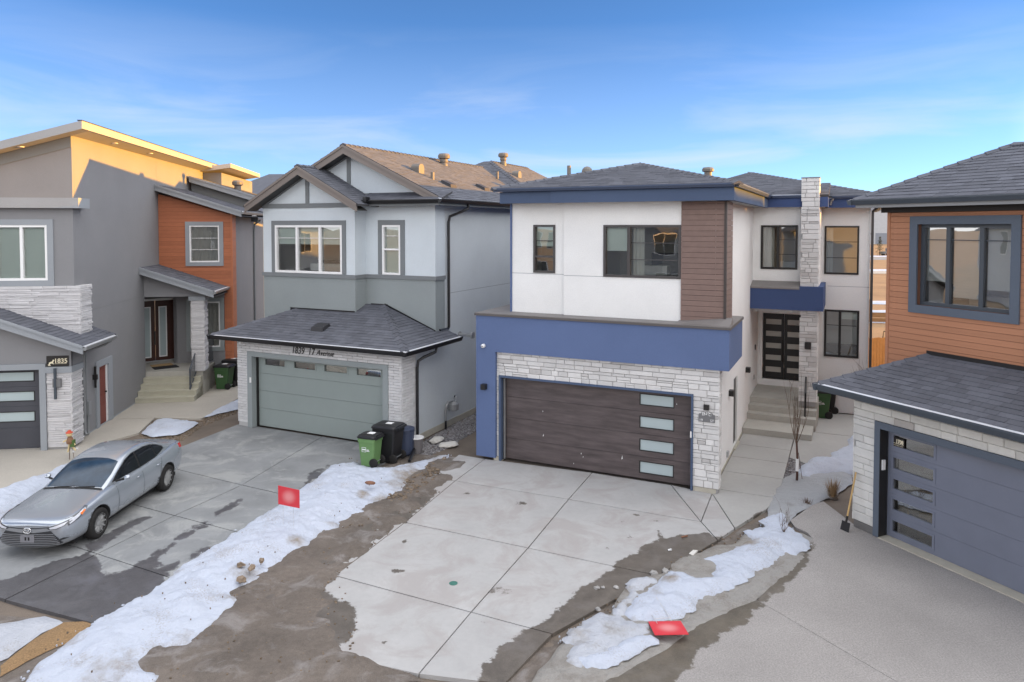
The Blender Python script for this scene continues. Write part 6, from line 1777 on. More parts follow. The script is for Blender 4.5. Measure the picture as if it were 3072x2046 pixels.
# walk to the entry
wk = [(corner, (5.58, 15.50), (4.59, 14.52)), ]
ax = lambda u, v: tuple((Matrix.Rotation(R(-25.3), 2) @ Vector((u, v)) + Vector((4.264, 16.638)))[:2])
pan = [[corner, (4.59, 14.52), (5.58, 15.50), ax(1.86, 0.35), ax(0.42, 0.35)]]
for v0, v1 in ((0.35, 1.7), (1.7, 3.0), (3.0, 4.2), (4.2, 5.36)):
    pan.append([ax(0.42, v0), ax(1.86 - .0 * v0, v0), ax(1.86, v1), ax(0.42, v1)])
pan.append([ax(1.86, 3.55), ax(2.85, 2.75), ax(3.35, 3.1), ax(3.6, 4.2), ax(3.75, 6.4), ax(1.86, 6.4)])
pan.append([ax(2.36, 6.4), ax(3.75, 6.4), ax(4.1, 9.1), ax(2.43, 9.1)])
drive('walkway', pan, 'slab_walk', [G['wet_right']], z=0.004)
# left grey drive
Lb = [(-8.60, 22.38), (-9.75, 18.75), (-10.62, 16.9), (-11.2, 15.05), (-11.75, 13.35), (-12.2, 11.6)]
Mb = [(-5.62, 20.98), (-6.50, 17.00), (-7.26, 15.18), (-7.88, 13.38), (-8.45, 11.70), (-8.65, 11.1)]
Rb = [(-2.86, 19.68), (-4.45, 15.95), (-5.40, 14.25), (-5.95, 12.40), (-6.45, 10.95), (-6.5, 10.9)]
pan = []
for i in range(4):
    pan.append([Lb[i], Mb[i], Mb[i + 1], Lb[i + 1]]); pan.append([Mb[i], Rb[i], Rb[i + 1], Mb[i + 1]])
tr_ = lambda lo, w: [(a[0], a[1]) for a in lo]
track = [(-8.9, 12.4), (-8.55, 13.0), (-7.9, 13.35), (-7.3, 12.6), (-6.3, 12.0), (-6.2, 10.6), (-12, 10.6), (-12, 12.2), (-10.5, 12.3)]
drive('driveway', pan, 'slab_grey', [G['B_wet1'], G['B_wet2'], G['B_wet3'], G['B_wet4'], G['B_mudstrip'], G['road_edge'], track])
# tan aggregate forecourt and path of the charcoal house
da = [(-22, 11.9), (-12.3, 12.0), (-12.08, 15.67), (-11.99, 16.54), (-11.93, 16.91), (-11.69, 17.8), (-11.6, 18.3), (-11.75, 20.3), (-11.25, 21.35), (-11.62, 23.1), (-10.06, 22.95), (-9.95, 24.2), (-9.9, 26.2), (-10.4, 29.5), (-14.0, 29.5), (-14.0, 20.2), (-22, 19.2)]
pan = [[(-22, 11.9), (-12.3, 12.0), (-12.08, 15.67), (-12.0, 16.4), (-22, 15.6)], [(-22, 15.6), (-12.0, 16.4), (-11.93, 16.91), (-11.69, 17.8), (-11.6, 18.3), (-11.75, 20.3), (-13.0, 20.2), (-22, 18.9)],
       [(-13.2, 20.15), (-11.75, 20.3), (-11.25, 21.35), (-11.62, 23.05), (-13.6, 22.8)], [(-13.6, 22.8), (-11.62, 23.05), (-10.06, 22.95), (-9.95, 24.2), (-9.9, 26.2), (-14.0, 25.6)], [(-14.0, 25.6), (-9.9, 26.2), (-10.4, 29.5), (-14.0, 29.5)]]
drive('driveway', pan, 'tan_aggregate', [], z=0.0, res=0.3)
# exposed aggregate drive at right
dd = [(5.89, 14.93), (6.72, 15.78), (7.05, 16.0), (7.15, 14.6), (7.40, 14.05), (7.62, 13.6), (9.5, 9.55), (11.5, 5.2), (-1.5, 5.2), (1.14, 9.46), (1.44, 9.70), (2.27, 10.30), (2.86, 10.92), (3.2, 11.2), (3.98, 11.75), (4.6, 12.3), (5.04, 12.75), (5.62, 13.5), (6.0, 14.05), (6.0, 14.35), (5.86, 14.6)]
j0, j1 = (3.75, 11.72), (6.1, 8.0)
dd1 = [(5.89, 14.93), (6.72, 15.78), (7.05, 16.0), (7.15, 14.6), (7.40, 14.05), (9.5, 9.55), (9.9, 8.6), (5.88, 8.43), (4.085, 11.70), (4.6, 12.3), (5.04, 12.75), (5.62, 13.5), (6.0, 14.05), (6.0, 14.35), (5.86, 14.6)]
dd2 = [(4.080, 11.695), (5.875, 8.422), (9.95, 8.5), (11.5, 5.2), (-1.5, 5.2), (1.14, 9.46), (1.44, 9.70), (2.27, 10.30), (2.86, 10.92), (3.2, 11.2)]
drive('driveway', [dd1, dd2], 'aggregate', [G['wet_D'], [(8.10, 7.85), (8.28, 7.75), (8.45, 7.82), (8.4, 8.0), (8.2, 8.02)]], z=0.0, gap=.001, res=0.2)

# rusty grit and grey ice at the street edge
sheet('gravel_strip', ragged(G['orange_strip'], amp=.06, seed=3), 0.10, 'rust_gravel', z=-.03, zfun=lambda P, d: np.minimum(1, d / .25) * (.035 + .02 * np.array([noise_at(x, y, 4, 4.0) for x, y in P])), kind='structure', smooth=True)
sheet('ice_sheet', ragged(G['ice_BL'], amp=.07, seed=5), 0.08, 'slush', z=-.03, zfun=lambda P, d: np.minimum(1, d / .2) * (.06 + .03 * np.array([noise_at(x, y, 4, 7.0) for x, y in P])), dirt=lambda P, d: .10 * np.exp(-d / .15), kind='structure', smooth=True)

# snow
def bank(H, w, lump, seed, fine=0.025):
    def f(P, d):
        n1 = np.array([noise_at(x, y, 1.1, seed) for x, y in P]); n2 = np.array([noise_at(x, y, 5.0, seed + 3) for x, y in P]); n3 = np.array([noise_at(x, y, 14.0, seed + 9) for x, y in P])
        e = 1 - np.exp(-d / w)
        return e * (H * (1 + lump * n1)) + np.minimum(1, d / .08) * (fine * 1.6 * n2 + fine * .7 * n3) + np.minimum(1, d / .03) * .012 + (1 - np.exp(-d / .05)) * min(.02, H * .12)
    return f
def near_edge(*cs, base=0.0, k=.2, w=.22):
    def f(P, d):
        r = base + k * np.exp(-d / w)
        for x, y, rad, a in cs: r = np.maximum(r, a * np.exp(-(((P[:, 0] - x) ** 2 + (P[:, 1] - y) ** 2) / rad ** 2)))
        return r
    return f
DIRT = [(-2.35, 17.5, .75, .55), (-2.75, 16.9, .5, .4), (-4.2, 13.75, .25, .5), (-4.7, 12.4, .30, .45), (-3.7, 14.6, .2, .35), (-5.6, 9.7, .5, .34), (-5.0, 10.4, .45, .28), (-4.5, 11.7, .4, .3), (-1.9, 18.8, .5, .4), (-3.0, 16.0, .35, .4), (-6.1, 12.5, .3, .35), (-5.9, 13.3, .3, .3), (-6.6, 10.4, .35, .32), (-3.4, 16.1, .25, .45)]
sheet('snow_bank', ragged(G['snow_main'], .06, .07, 2.0, 4.0), 0.05, 'snow', z=-.03, zfun=bank(.20, .45, .5, 2.0, .022), dirt=near_edge(*DIRT, k=.26, w=.10), kind='stuff', smooth=True,
      label='long gritty snow bank between the grey drive and the pale drive', cat='snow bank')
sheet('ice_sheet', ragged(G['ice_right'], .10, .05, 4.0), 0.07, 'ice', z=-.03, zfun=bank(.05, .12, .3, 4.0, .012), dirt=near_edge((2.2, 12.2, .5, .2), (3.4, 13.6, .8, .16), base=.02, k=.12, w=.15), kind='structure', smooth=True)
ice_rim = [(6.05, 14.1), (5.7, 13.45), (5.15, 12.75), (4.6, 12.2), (3.95, 11.6), (3.3, 11.15), (2.9, 10.85), (2.3, 10.3), (1.5, 9.65), (1.1, 9.5), (1.3, 9.9), (2.0, 10.5), (2.6, 11.2), (3.2, 11.9), (4.0, 12.6), (4.9, 13.4), (5.5, 14.1), (5.9, 14.4)]
sheet('ice_sheet', ragged(ice_rim, .08, .05, 24.0, 6.0), 0.06, 'ice', z=-.035, zfun=bank(.025, .06, .4, 24.0, .008), dirt=near_edge(base=.0, k=.10, w=.08), kind='structure', smooth=True)
SR = [(4.55, 13.75, .28, .6), (2.75, 12.2, .18, .5), (2.45, 11.75, .16, .4), (3.3, 12.3, .15, .3), (1.9, 10.9, .18, .4)]
sheet('snow_bank', ragged(G['snow_right'], .05, .07, 6.0, 7.0), 0.045, 'snow', z=.025, zfun=bank(.11, .22, .5, 6.0, .022), dirt=near_edge(*SR, k=.10, w=.06), kind='stuff', smooth=True,
      label='ragged white snow patch beside the aggregate drive, behind the fallen red sign', cat='snow bank')
sheet('snow_bank', ragged(G['snow_right_low'], .05, .10, 8.0, 7.0), 0.05, 'slush', z=.018, zfun=bank(.085, .14, .5, 8.0, .025), dirt=near_edge((1.0, 10.5, .3, .3), (1.55, 10.6, .3, .22), (2.1, 11.6, .3, .2), k=.16, w=.08), kind='stuff', smooth=True,
      label='broken half melted snow left of the fallen red sign', cat='snow bank')
low = [(1.02, 9.75), (1.35, 9.80), (1.72, 10.05), (1.98, 10.28), (2.22, 10.42), (2.12, 10.62), (1.78, 10.5), (1.42, 10.28), (1.12, 10.1), (.92, 9.95)]
sheet('snow_bank', ragged(low, .06, .07, 9.0, 5.0), 0.045, 'snow', z=.025, zfun=bank(.10, .12, .5, 9.0, .02), dirt=near_edge(k=.10, w=.05), kind='stuff', smooth=True,
      label='small white snow remnant nearest the street by the fallen sign', cat='snow bank')
sheet('ice_sheet', ragged(G['ice_bed'], .12, .06, 10.0), 0.09, 'ice_grey', z=-.03, zfun=bank(.05, .2, .4, 10.0, .012), dirt=near_edge((6.3, 15.6, .4, .2), k=.08, w=.15), kind='structure', smooth=True)
sb = [(10.40, 21.36), (9.99, 20.96), (9.42, 19.98), (8.81, 19.52), (8.47, 18.98), (7.98, 18.87), (7.52, 18.36), (7.24, 17.88), (7.13, 17.51), (7.39, 17.46), (7.75, 17.75), (8.3, 17.8), (8.7, 17.75), (9.6, 18.8)]
sheet('snow_bank', ragged(sb, .10, .08, 11.0), 0.06, 'snow', z=-.02, zfun=bank(.20, .35, .4, 11.0, .02), dirt=near_edge(k=.06, w=.05), kind='stuff', smooth=True,
      label='clean snow patch in the planting bed beside the siding house', cat='snow bank')
for nm, poly, lab, sd_, hh in (('snow_A1', G['snow_A1'], 'snow patch between the tan path and the grey drive behind the car', 12.0, .10),
                           ('snow_A2', G['snow_A2'], 'narrow snow patch beside the white brick garage corner', 13.0, .10),
                           ('snow_car', G['snow_car'], 'snow bank along the far side of the silver car', 14.0, .24)):
    sheet('snow_bank', ragged(poly, .10, .05, sd_), 0.07, 'snow', z=-.02, zfun=bank(hh, .25, .4, sd_, .02), dirt=near_edge(k=.10, w=.06), kind='stuff', smooth=True, label=lab, cat='snow bank')
# snow and puddle remnants out on the lot and field
for i, (x, y, a, b) in enumerate(((25.0, 47.6, 3.4, .9), (31.5, 59, 4.0, 1.1), (27.8, 53.0, 2.2, .5), (54, 103, 9, 1.6), (79, 152, 26, 2.5))):
    pts = [(x + a * math.cos(t), y + b * math.sin(t)) for t in [k * .3142 for k in range(20)]]
    sheet('snow_patch', ragged(pts, .4, .25, 20.0 + i, .8), max(.25, a / 20), 'snow', z=-.11, zfun=lambda P, d: np.minimum(.12, d * .4), kind='structure', smooth=True)
sheet('path', [(15, 96), (140, 96), (140, 101), (15, 101)], 3.0, 'tan_aggregate', z=-.10, kind='structure')
sheet('road', [(10, 136), (180, 136), (180, 148), (10, 148)], 5.0, 'slab_grey', z=-.10, kind='structure')

# the rest of the cul de sac behind the viewpoint
sheet('road', [(-45, -13), (45, -13), (45, 4.9), (-45, 4.9)], 3.0, 'slab_grey', z=-.055, kind='structure')
sheet('snow_field', [(-60, -60), (60, -60), (60, -13.2), (-60, -13.2)], 3.0, 'snow', z=-.06, kind='structure')

# gravel beds: loose stones
def crumbs(poly, n, spread, r0, r1, seed, mt='snow', name='snow_crumbs', z=-.01):
    rg = random.Random(seed); mb = MB(); P = ragged(poly, .1, .05, seed)
    for _ in range(n):
        x, y = P[rg.randrange(len(P))]; x += rg.gauss(0, spread); y += rg.gauss(0, spread); r = rg.uniform(r0, r1) * (1 + (rg.random() < .1)); k = 5; a = rg.uniform(0, 6)
        ring = [(x + r * rg.uniform(.7, 1.2) * math.cos(a + 6.283 * i / k), y + r * rg.uniform(.7, 1.2) * math.sin(a + 6.283 * i / k), z + r * rg.uniform(.2, .4)) for i in range(k)]
        mb.add(ring + [(x, y, z + r * rg.uniform(.7, 1.0))] + [(q[0], q[1], z - .02) for q in ring], [(i, (i + 1) % k, k) for i in range(k)] + [(i, k + 1 + i, k + 1 + (i + 1) % k, (i + 1) % k) for i in range(k)])
    o = mb.build(name, mt, kind='stuff', smooth=True)
    for an, val in (('dirt', .1), ('wet', -9.0)):
        at = o.data.attributes.new(an, 'FLOAT', 'POINT'); at.data.foreach_set('value', np.full(len(o.data.vertices), val, np.float32))
    return o
def scatter(poly, n, r0, r1, mt, name, z=-.05, seed=1, hf=.6, label=None):
    rg = random.Random(seed); P = np.asarray(poly); mb = MB()
    lo_, hi = P.min(0), P.max(0)
    pts = np.array([(rg.uniform(lo_[0], hi[0]), rg.uniform(lo_[1], hi[1])) for _ in range(n * 3)])
    ok = pts[sdf(pts, P) > 0][:n]
    for x, y in ok:
        r = rg.uniform(r0, r1); a = rg.uniform(0, 6.28); k = 5
        ring = [(x + r * rg.uniform(.8, 1.2) * math.cos(a + 6.283 * i / k), y + r * rg.uniform(.8, 1.2) * math.sin(a + 6.283 * i / k), z + r * hf * rg.uniform(.2, .5)) for i in range(k)]
        top = (x + rg.uniform(-.3, .3) * r, y + rg.uniform(-.3, .3) * r, z + r * hf * rg.uniform(.8, 1.3))
        base = [(q[0], q[1], z - .02) for q in ring]
        mb.add(ring + [top] + base, [(i, (i + 1) % k, k) for i in range(k)] + [(i, k + 1 + i, k + 1 + (i + 1) % k, (i + 1) % k) for i in range(k)])
    return mb.build(name, mt, kind='stuff', label=label)
scatter(G['gravel_B'], 2600, .012, .035, 'gravel', 'gravel', z=-.055, seed=2, label='grey gravel along the side wall of the gabled house')
scatter([(7.31, 19.35), (5.96, 16.42), (5.60, 15.53), (5.95, 15.6), (6.5, 16.9), (7.2, 17.6), (7.6, 18.4), (8.3, 18.95)], 2600, .012, .034, 'gravel', 'gravel', z=-.055, seed=3, label='grey gravel bed round the young bare tree')
scatter(G['dirt_A'], 1300, .01, .03, 'clod', 'soil_clods', z=-.055, seed=4)
scatter([(-2.9, 16.3), (-2.2, 18.4), (-1.75, 19.1), (-1.85, 17.6), (-2.2, 16.4), (-2.6, 15.6)], 170, .012, .05, 'clod', 'soil_clods', z=.02, seed=5)
scatter([(-6.4, 9.4), (-2, 9.8), (-3, 12.6), (-1.6, 16.8), (-2.4, 17), (-4.2, 13.2)], 420, .008, .022, 'clod', 'grit', z=0.005, seed=7)
scatter([(1.0, 9.4), (3.2, 12.6), (5.4, 14.6), (4.2, 14.1), (2.2, 12.4), (.4, 10.3)], 260, .008, .020, 'clod', 'grit', z=0.005, seed=8)
scatter(G['snow_main'], 60, .006, .014, 'clod', 'grit', z=.15, seed=9)

crumbs(G['snow_main'], 160, .04, .005, .016, 31); crumbs(G['snow_right'], 140, .04, .005, .014, 32); crumbs(G['snow_right_low'], 200, .05, .005, .014, 33, 'slush')

# =================================================================== the parked car
def make_car(x, y, heading):
    t = empty('car', (x, y, 0.0), heading, 'dusty silver sedan parked nose out on the grey drive', 'car')
    # body stations: x, half width, underside z, sill z, belt half width, belt z, centre top z
    st = [(2.42, .36, .31, .38, .30, .675, .70), (2.40, .58, .25, .33, .50, .72, .75), (2.33, .735, .20, .29, .64, .755, .79), (2.20, .825, .19, .28, .73, .785, .82), (2.0, .880, .18, .26, .775, .825, .865), (1.60, .905, .18, .25, .79, .865, .915),
          (1.15, .912, .18, .25, .78, .925, .975), (0.88, .912, .18, .25, .77, .955, 1.00), (0.3, .912, .18, .25, .76, .965, 1.00), (-.6, .912, .18, .25, .76, .985, 1.02), (-1.2, .912, .18, .25, .755, 1.005, 1.04),
          (-1.65, .905, .19, .26, .74, 1.035, 1.075), (-2.05, .875, .20, .30, .70, 1.06, 1.095), (-2.32, .80, .24, .34, .64, 1.055, 1.09), (-2.43, .70, .32, .42, .58, .99, 1.01), (-2.47, .60, .40, .50, .50, .88, .90)]
    V = []; n = 0
    for x_, w, zb, zs, wb, zt, zc in st:
        half = [(0, zb), (w * .62, zb), (w * .93, zs), (w * .985, zs + (zt - zs) * .22), (w, zs + (zt - zs) * .48), (w * .985, zs + (zt - zs) * .72), ((w * .96 + wb) / 2 + .03, zs + (zt - zs) * .93), (wb, zt), (wb * .55, (zt + 2 * zc) / 3), (0, zc)]
        ring = [(x_, yy, zz) for yy, zz in half] + [(x_, -yy, zz) for yy, zz in half[-2:0:-1]]
        n = len(ring); V += ring
    mb = MB(); fs = []
    for i in range(len(st) - 1):
        for k in range(n):
            fs.append((i * n + k, (i + 1) * n + k, (i + 1) * n + (k + 1) % n, i * n + (k + 1) % n))
    fs += [tuple(range(n)), tuple((len(st) - 1) * n + k for k in range(n - 1, -1, -1))]
    body = mb.add(V, fs).build('body', 'silver_paint', t, smooth=True, fix=True)
    # cabin
    cs = [(1.02, .74, .93, .70, .95), (0.62, .775, .96, .69, 1.16), (0.20, .785, .97, .655, 1.345), (-.12, .79, .975, .62, 1.425), (-.55, .79, .985, .61, 1.455), (-.95, .785, .99, .61, 1.425), (-1.30, .775, 1.0, .63, 1.32), (-1.62, .745, 1.02, .655, 1.18), (-1.92, .70, 1.04, .66, 1.07)]
    V = []
    for x_, wb, zb, wt, zt in cs:
        half = [(wb, zb - .12), (wb, zb), (wb * .5 + wt * .5 + .012, (zb + zt) / 2), (wt, zt - .02 * min(1, (zt - zb) * 3)), (wt * .86, zt + .012), (wt * .45, zt + .03), (0, zt + .036)]
        ring = [(x_, yy, zz) for yy, zz in half] + [(x_, -yy, zz) for yy, zz in half[-2::-1]]
        m = len(ring); V += ring
    mb = MB(); fs = []
    for i in range(len(cs) - 1):
        for k in range(m - 1): fs.append((i * m + k, (i + 1) * m + k, (i + 1) * m + k + 1, i * m + k + 1))
    cab = mb.add(V, fs).build('cabin', 'silver_paint', t, smooth=True, fix=True)
    dg = bpy.context.evaluated_depsgraph_get()
    def apply(o):
        dg.update()
        me = bpy.data.meshes.new_from_object(o.evaluated_get(bpy.context.evaluated_depsgraph_get()))
        o.modifiers.clear(); old = o.data; o.data = me
    for o in (body, cab):
        s_ = o.modifiers.new('s', 'SUBSURF'); s_.levels = 2; s_.render_levels = 2
    # wheel arches
    cut = MB()
    AX = (1.39, -1.39); WR = 0.335
    for ax_ in AX:
        for sgn in (1, -1):
            cut.lathe((ax_, sgn * .62, WR + .01), [(.385, 0), (.385, .5)], 28, (0, sgn, 0))
    co = cut.build('cutter', 'car_dark', None, fix=True); co.matrix_world = t.matrix_basis.copy()
    co.location = t.location; co.rotation_euler = t.rotation_euler
    bpy.context.view_layer.update()
    bo = body.modifiers.new('b', 'BOOLEAN'); bo.operation = 'DIFFERENCE'; bo.object = co; bo.solver = 'EXACT'; bo.material_mode = 'TRANSFER'
    apply(body); apply(cab)
    bpy.data.objects.remove(co, do_unlink=True)
    for o in (body, cab):
        o.data.polygons.foreach_set('use_smooth', [True] * len(o.data.polygons)); o.data.update()
    def bvh(os):
        vs = []; ps = []
        for o in os:
            b = len(vs); vs += [v.co.copy() for v in o.data.vertices]; ps += [tuple(b + i for i in p.vertices) for p in o.data.polygons]
        return BVHTree.FromPolygons(vs, ps)
    T = bvh([body, cab])
    def patch(name, mt, poly, axis, off=.004, res=.05, parent=t, th=0.0, smooth=True):
        """skin laid on the body: poly in the two axes across 'axis' (+x nose, -x tail, +y left, -y right, +z top)"""
        P = np.asarray(poly, float); x0, y0 = P.min(0); x1, y1 = P.max(0)
        g = np.array(np.meshgrid(np.arange(x0 + res / 2, x1, res), np.arange(y0 + res / 2, y1, res))).reshape(2, -1).T
        g = g[sdf(g, P) > res * .3] if len(g) else g
        bd = []
        for i in range(len(P)):
            a, b = P[i], P[(i + 1) % len(P)]; k = max(1, int(np.linalg.norm(b - a) / res))
            bd += [a + (b - a) * j / k for j in range(k)]
        allp = [Vector(q) for q in bd] + [Vector(q) for q in g]
        r = delaunay_2d_cdt(allp, [], [list(range(len(bd)))], 1, 1e-5)
        vs = []; last = None
        for q in r[0]:
            if axis[0] == 'x': o, d = Vector((4 if axis[1] > 0 else -4, q.x, q.y)), Vector((-axis[1], 0, 0))
            elif axis[0] == 'y': o, d = Vector((q.x, 3 * axis[1], q.y)), Vector((0, -axis[1], 0))
            else: o, d = Vector((q.x, q.y, 3)), Vector((0, 0, -1))
            h = T.ray_cast(o, d)
            if h[0] is None: vs.append(last if last else (0, 0, 0.5)); continue
            nn = h[1] if h[1].dot(d) < 0 else -h[1]
            last = tuple(h[0] + nn * off); vs.append(last)
        tris = []
        for f in r[2]:
            a, b, c = (Vector(vs[i]) for i in f)
            nrm = (b - a).cross(c - a)
            out = Vector((axis[1], 0, 0)) if axis[0] == 'x' else Vector((0, axis[1], 0)) if axis[0] == 'y' else Vector((0, 0, 1))
            tris.append(tuple(f) if nrm.dot(out) > 0 else tuple(reversed(f)))
        return MB().add(vs, tris).build(name, mt, parent, smooth=smooth)
    # glass
    ws = [(.98, -.66), (1.0, 0), (.98, .66), (.60, .655), (.24, .59), (.17, .3), (.16, 0), (.17, -.3), (.24, -.59), (.60, -.655)]
    M['car_pane'] = mat('car_pane', (0.008, 0.010, 0.014), 0.05, spec=0.35, var=0.5, vscale=3)
    M['car_screen'] = mat('car_screen', (0.022, 0.040, 0.065), 0.06, spec=0.35, var=0.55, vscale=2.2)
    patch('windshield', 'car_screen', ws, ('z', 1), .005)
    patch('cowl', 'car_dark', [(1.06, -.70), (1.08, 0), (1.06, .70), (1.0, .70), (1.02, 0), (1.0, -.70)], ('z', 1), .007, .04)
    for s_ in (-.25, .22):
        MB().tube([(1.03, s_ - .2, .985), (.99, s_ + .28, 1.0)], .011, 5).build('wiper', 'car_dark', t)
    patch('rear_window', 'car_pane', [(-1.36, -.56), (-1.34, 0), (-1.36, .56), (-1.84, .60), (-1.84, -.60)], ('z', 1), .005)
    fw = [(.66, 1.005), (.40, 1.155), (.10, 1.285), (-.12, 1.345), (-.27, 1.362), (-.29, 1.0), (.2, .99)]
    rw = [(-.34, 1.0), (-.33, 1.362), (-.7, 1.362), (-.98, 1.325), (-1.03, 1.08), (-1.05, 1.02)]
    qw = [(-1.07, 1.04), (-1.02, 1.315), (-1.22, 1.255), (-1.42, 1.15), (-1.44, 1.11), (-1.3, 1.07)]
    for sgn in (1, -1):
        for q in (fw, rw, qw): patch('side_window', 'car_pane', q, ('y', sgn), .006)
        oc = np.array(fw + rw + qw)
        # window line in dark rubber
        patch('window_rubber', 'car_dark', [(.74, .995), (.44, 1.165), (.10, 1.31), (-.2, 1.376), (-.7, 1.378), (-1.0, 1.338), (-1.25, 1.262), (-1.48, 1.15), (-1.49, 1.09), (-1.3, 1.05), (-1.05, 1.0), (-.3, .978)], ('y', sgn), .003)
        # shut lines and handles
        for x_ in (.70, -.315, -1.22):
            z1 = .96
            pts = [(x_ - .006, .30), (x_ + .006, .30), (x_ + .006, z1), (x_ - .006, z1)]
            if x_ == -1.22: pts = [(-1.02, .42), (-1.01, .42), (-1.05, .70), (-1.22, .98), (-1.235, .98), (-1.062, .69)]
            patch('shut_line', 'car_dark', pts, ('y', sgn), .002, .06)
        patch('shut_line', 'car_dark', [(.70, .285), (-1.02, .285), (-1.02, .297), (.70, .297)], ('y', sgn), .002, .08)
        for x_ in (-.14, -1.0):
            h = T.ray_cast(Vector((x_, 3 * sgn, .835)), Vector((0, -sgn, 0)))[0]
            MB().tube([(x_ - .10, h.y + .012 * sgn, .835), (x_ - .05, h.y + .03 * sgn, .845), (x_ + .06, h.y + .03 * sgn, .84), (x_ + .10, h.y + .012 * sgn, .83)], .016, 6).build('door_handle', 'silver_paint', t, smooth=True)
        # mirror
        mm = MB()
        mm.hexa([(.42, .92 * sgn, .985), (.62, .90 * sgn, .985), (.62, 1.07 * sgn, 1.0), (.45, 1.09 * sgn, 1.0), (.42, .92 * sgn, 1.12), (.56, .90 * sgn, 1.11), (.56, 1.06 * sgn, 1.10), (.45, 1.08 * sgn, 1.12)])
        mr_ = mm.build('mirror', 'silver_paint', t, smooth=True, fix=True)
        b_ = mr_.modifiers.new('b', 'SUBSURF'); b_.levels = 2; b_.render_levels = 2
        MB().tube([(.60, .72 * sgn, .98), (.55, .93 * sgn, 1.02)], .025, 6).build('mirror_stalk', 'car_dark', t)
        # lamps
        hl = [(.40 * sgn, .675), (.60 * sgn, .715), (.78 * sgn, .765), (.82 * sgn, .765), (.79 * sgn, .70), (.62 * sgn, .625), (.46 * sgn, .625)]
        patch('headlight', 'lamp_dark', hl, ('x', 1), .005, .035)
        patch('headlight_lens', 'lamp_clear', [(.47 * sgn, .665), (.62 * sgn, .70), (.76 * sgn, .735), (.72 * sgn, .68), (.60 * sgn, .64), (.49 * sgn, .635)], ('x', 1), .009, .03)
        patch('headlight', 'lamp_dark', [(2.22, .775), (1.95, .81), (1.68, .855), (1.66, .84), (1.98, .72), (2.25, .65)], ('y', sgn), .006, .05)
        patch('headlight_lens', 'lamp_clear', [(2.20, .75), (1.98, .79), (1.80, .825), (2.0, .74), (2.22, .67)], ('y', sgn), .009, .05)
        patch('turn_signal', 'amber', [(1.95, .785), (1.80, .815), (1.78, .80), (1.92, .745)], ('y', sgn), .013, .04)
        patch('fog_slot', 'grille', [(.56 * sgn, .40), (.72 * sgn, .43), (.79 * sgn, .40), (.70 * sgn, .385), (.58 * sgn, .37)], ('x', 1), .005, .03)
        patch('tail_light', 'tail_red', [(-2.12, .90), (-2.12, 1.0), (-2.36, .99), (-2.40, .86)], ('y', sgn), .006, .05)
        patch('tail_light', 'tail_red', [(.42 * sgn, .88), (.42 * sgn, .98), (.76 * sgn, .99), (.78 * sgn, .87)], ('x', -1), .006, .05)
    # nose
    gr = [(-.50, .60), (-.14, .555), (.14, .555), (.50, .60), (.64, .44), (.70, .32), (.56, .265), (-.56, .265), (-.70, .32), (-.64, .44)]
    g_ = patch('grille', 'grille', gr, ('x', 1), .005, .05)
    for i in range(7):
        z = .30 + i * .038; w = .66 - abs(z - .33) * .5
        pts = []
        for k in range(13):
            y_ = -w + 2 * w * k / 12
            h = T.ray_cast(Vector((4, y_, z)), Vector((-1, 0, 0)))[0]
            if h: pts.append((h.x + .014, y_, z))
        MB().tube(pts, .0085, 4).build('grille_bar', 'grille_bar', g_)
    patch('upper_grille', 'grille', [(-.44, .665), (-.2, .64), (.2, .64), (.44, .665), (.44, .682), (.2, .66), (-.2, .66), (-.44, .682)], ('x', 1), .006, .04)
    patch('hood_line', 'car_dark', [(-.46, .70), (-.25, .688), (.25, .688), (.46, .70), (.46, .705), (.25, .693), (-.25, .693), (-.46, .705)], ('x', 1), .003, .05)
    hx = T.ray_cast(Vector((4, 0, .61)), Vector((-1, 0, 0)))[0].x
    em = MB()
    for rx, rz, cz, cy in ((.085, .058, 0, 0), (.028, .054, 0, 0), (.058, .022, .022, 0)):
        em.tube([(hx + .018, cy + rx * math.cos(k * .2856), 0.61 + cz + rz * math.sin(k * .2856)) for k in range(23)], .009, 5)
    em.build('emblem', 'chrome', t, smooth=True)
    pz = .44; px_ = T.ray_cast(Vector((4, 0, pz)), Vector((-1, 0, 0)))[0].x
    pl_ = MB().box(px_ + .012, px_ + .022, -.155, .155, pz - .08, pz + .08).build('licence_plate', 'plate', t)
    for y_ in (-.035, .035):
        MB().box(px_ + .0225, px_ + .0245, y_ - .018, y_ + .018, pz - .035, pz + .035).build('plate_mark', 'car_dark', pl_)
    # wheels
    for ax_ in AX:
        for sgn in (1, -1):
            w = empty('wheel', (ax_, .80 * sgn, WR)); w.parent = t
            ty = MB().lathe((0, -.105 * sgn, 0), [(.20, .0), (.295, .0), (.325, .025), (.335, .06), (.335, .15), (.325, .185), (.295, .21), (.215, .215), (.205, .17), (.20, 0)], 36, (0, sgn, 0)).build('tyre', 'rubber', w, smooth=True, fix=True)
            rm = MB().lathe((0, 0, 0), [(.205, -.1), (.21, .09), (.212, .105), (.195, .108), (.188, .07), (.18, .02), (.05, .015)], 32, (0, sgn, 0))
            rm.build('barrel', 'car_dark', w, smooth=True, fix=True)
            sp = MB()
            for k in range(10):
                a = 6.2832 * k / 10; a2 = a + .13
                ca, sa = math.cos(a), math.sin(a)
                def Q(r, da, yy): return (r * math.cos(a + da), yy * sgn, r * math.sin(a + da))
                sp.hexa([Q(.045, -.30, .055), Q(.045, .30, .055), Q(.198, .10, .082), Q(.198, -.10, .082), Q(.045, -.26, .078), Q(.045, .26, .078), Q(.198, .075, .104), Q(.198, -.075, .104)])
            sp.lathe((0, .06 * sgn, 0), [(.07, 0), (.07, .022), (.05, .03), (.01, .032)], 20, (0, sgn, 0))
            sp.lathe((0, .08 * sgn, 0), [(.196, 0), (.212, .0), (.212, .026), (.196, .026), (.196, 0)], 32, (0, sgn, 0))
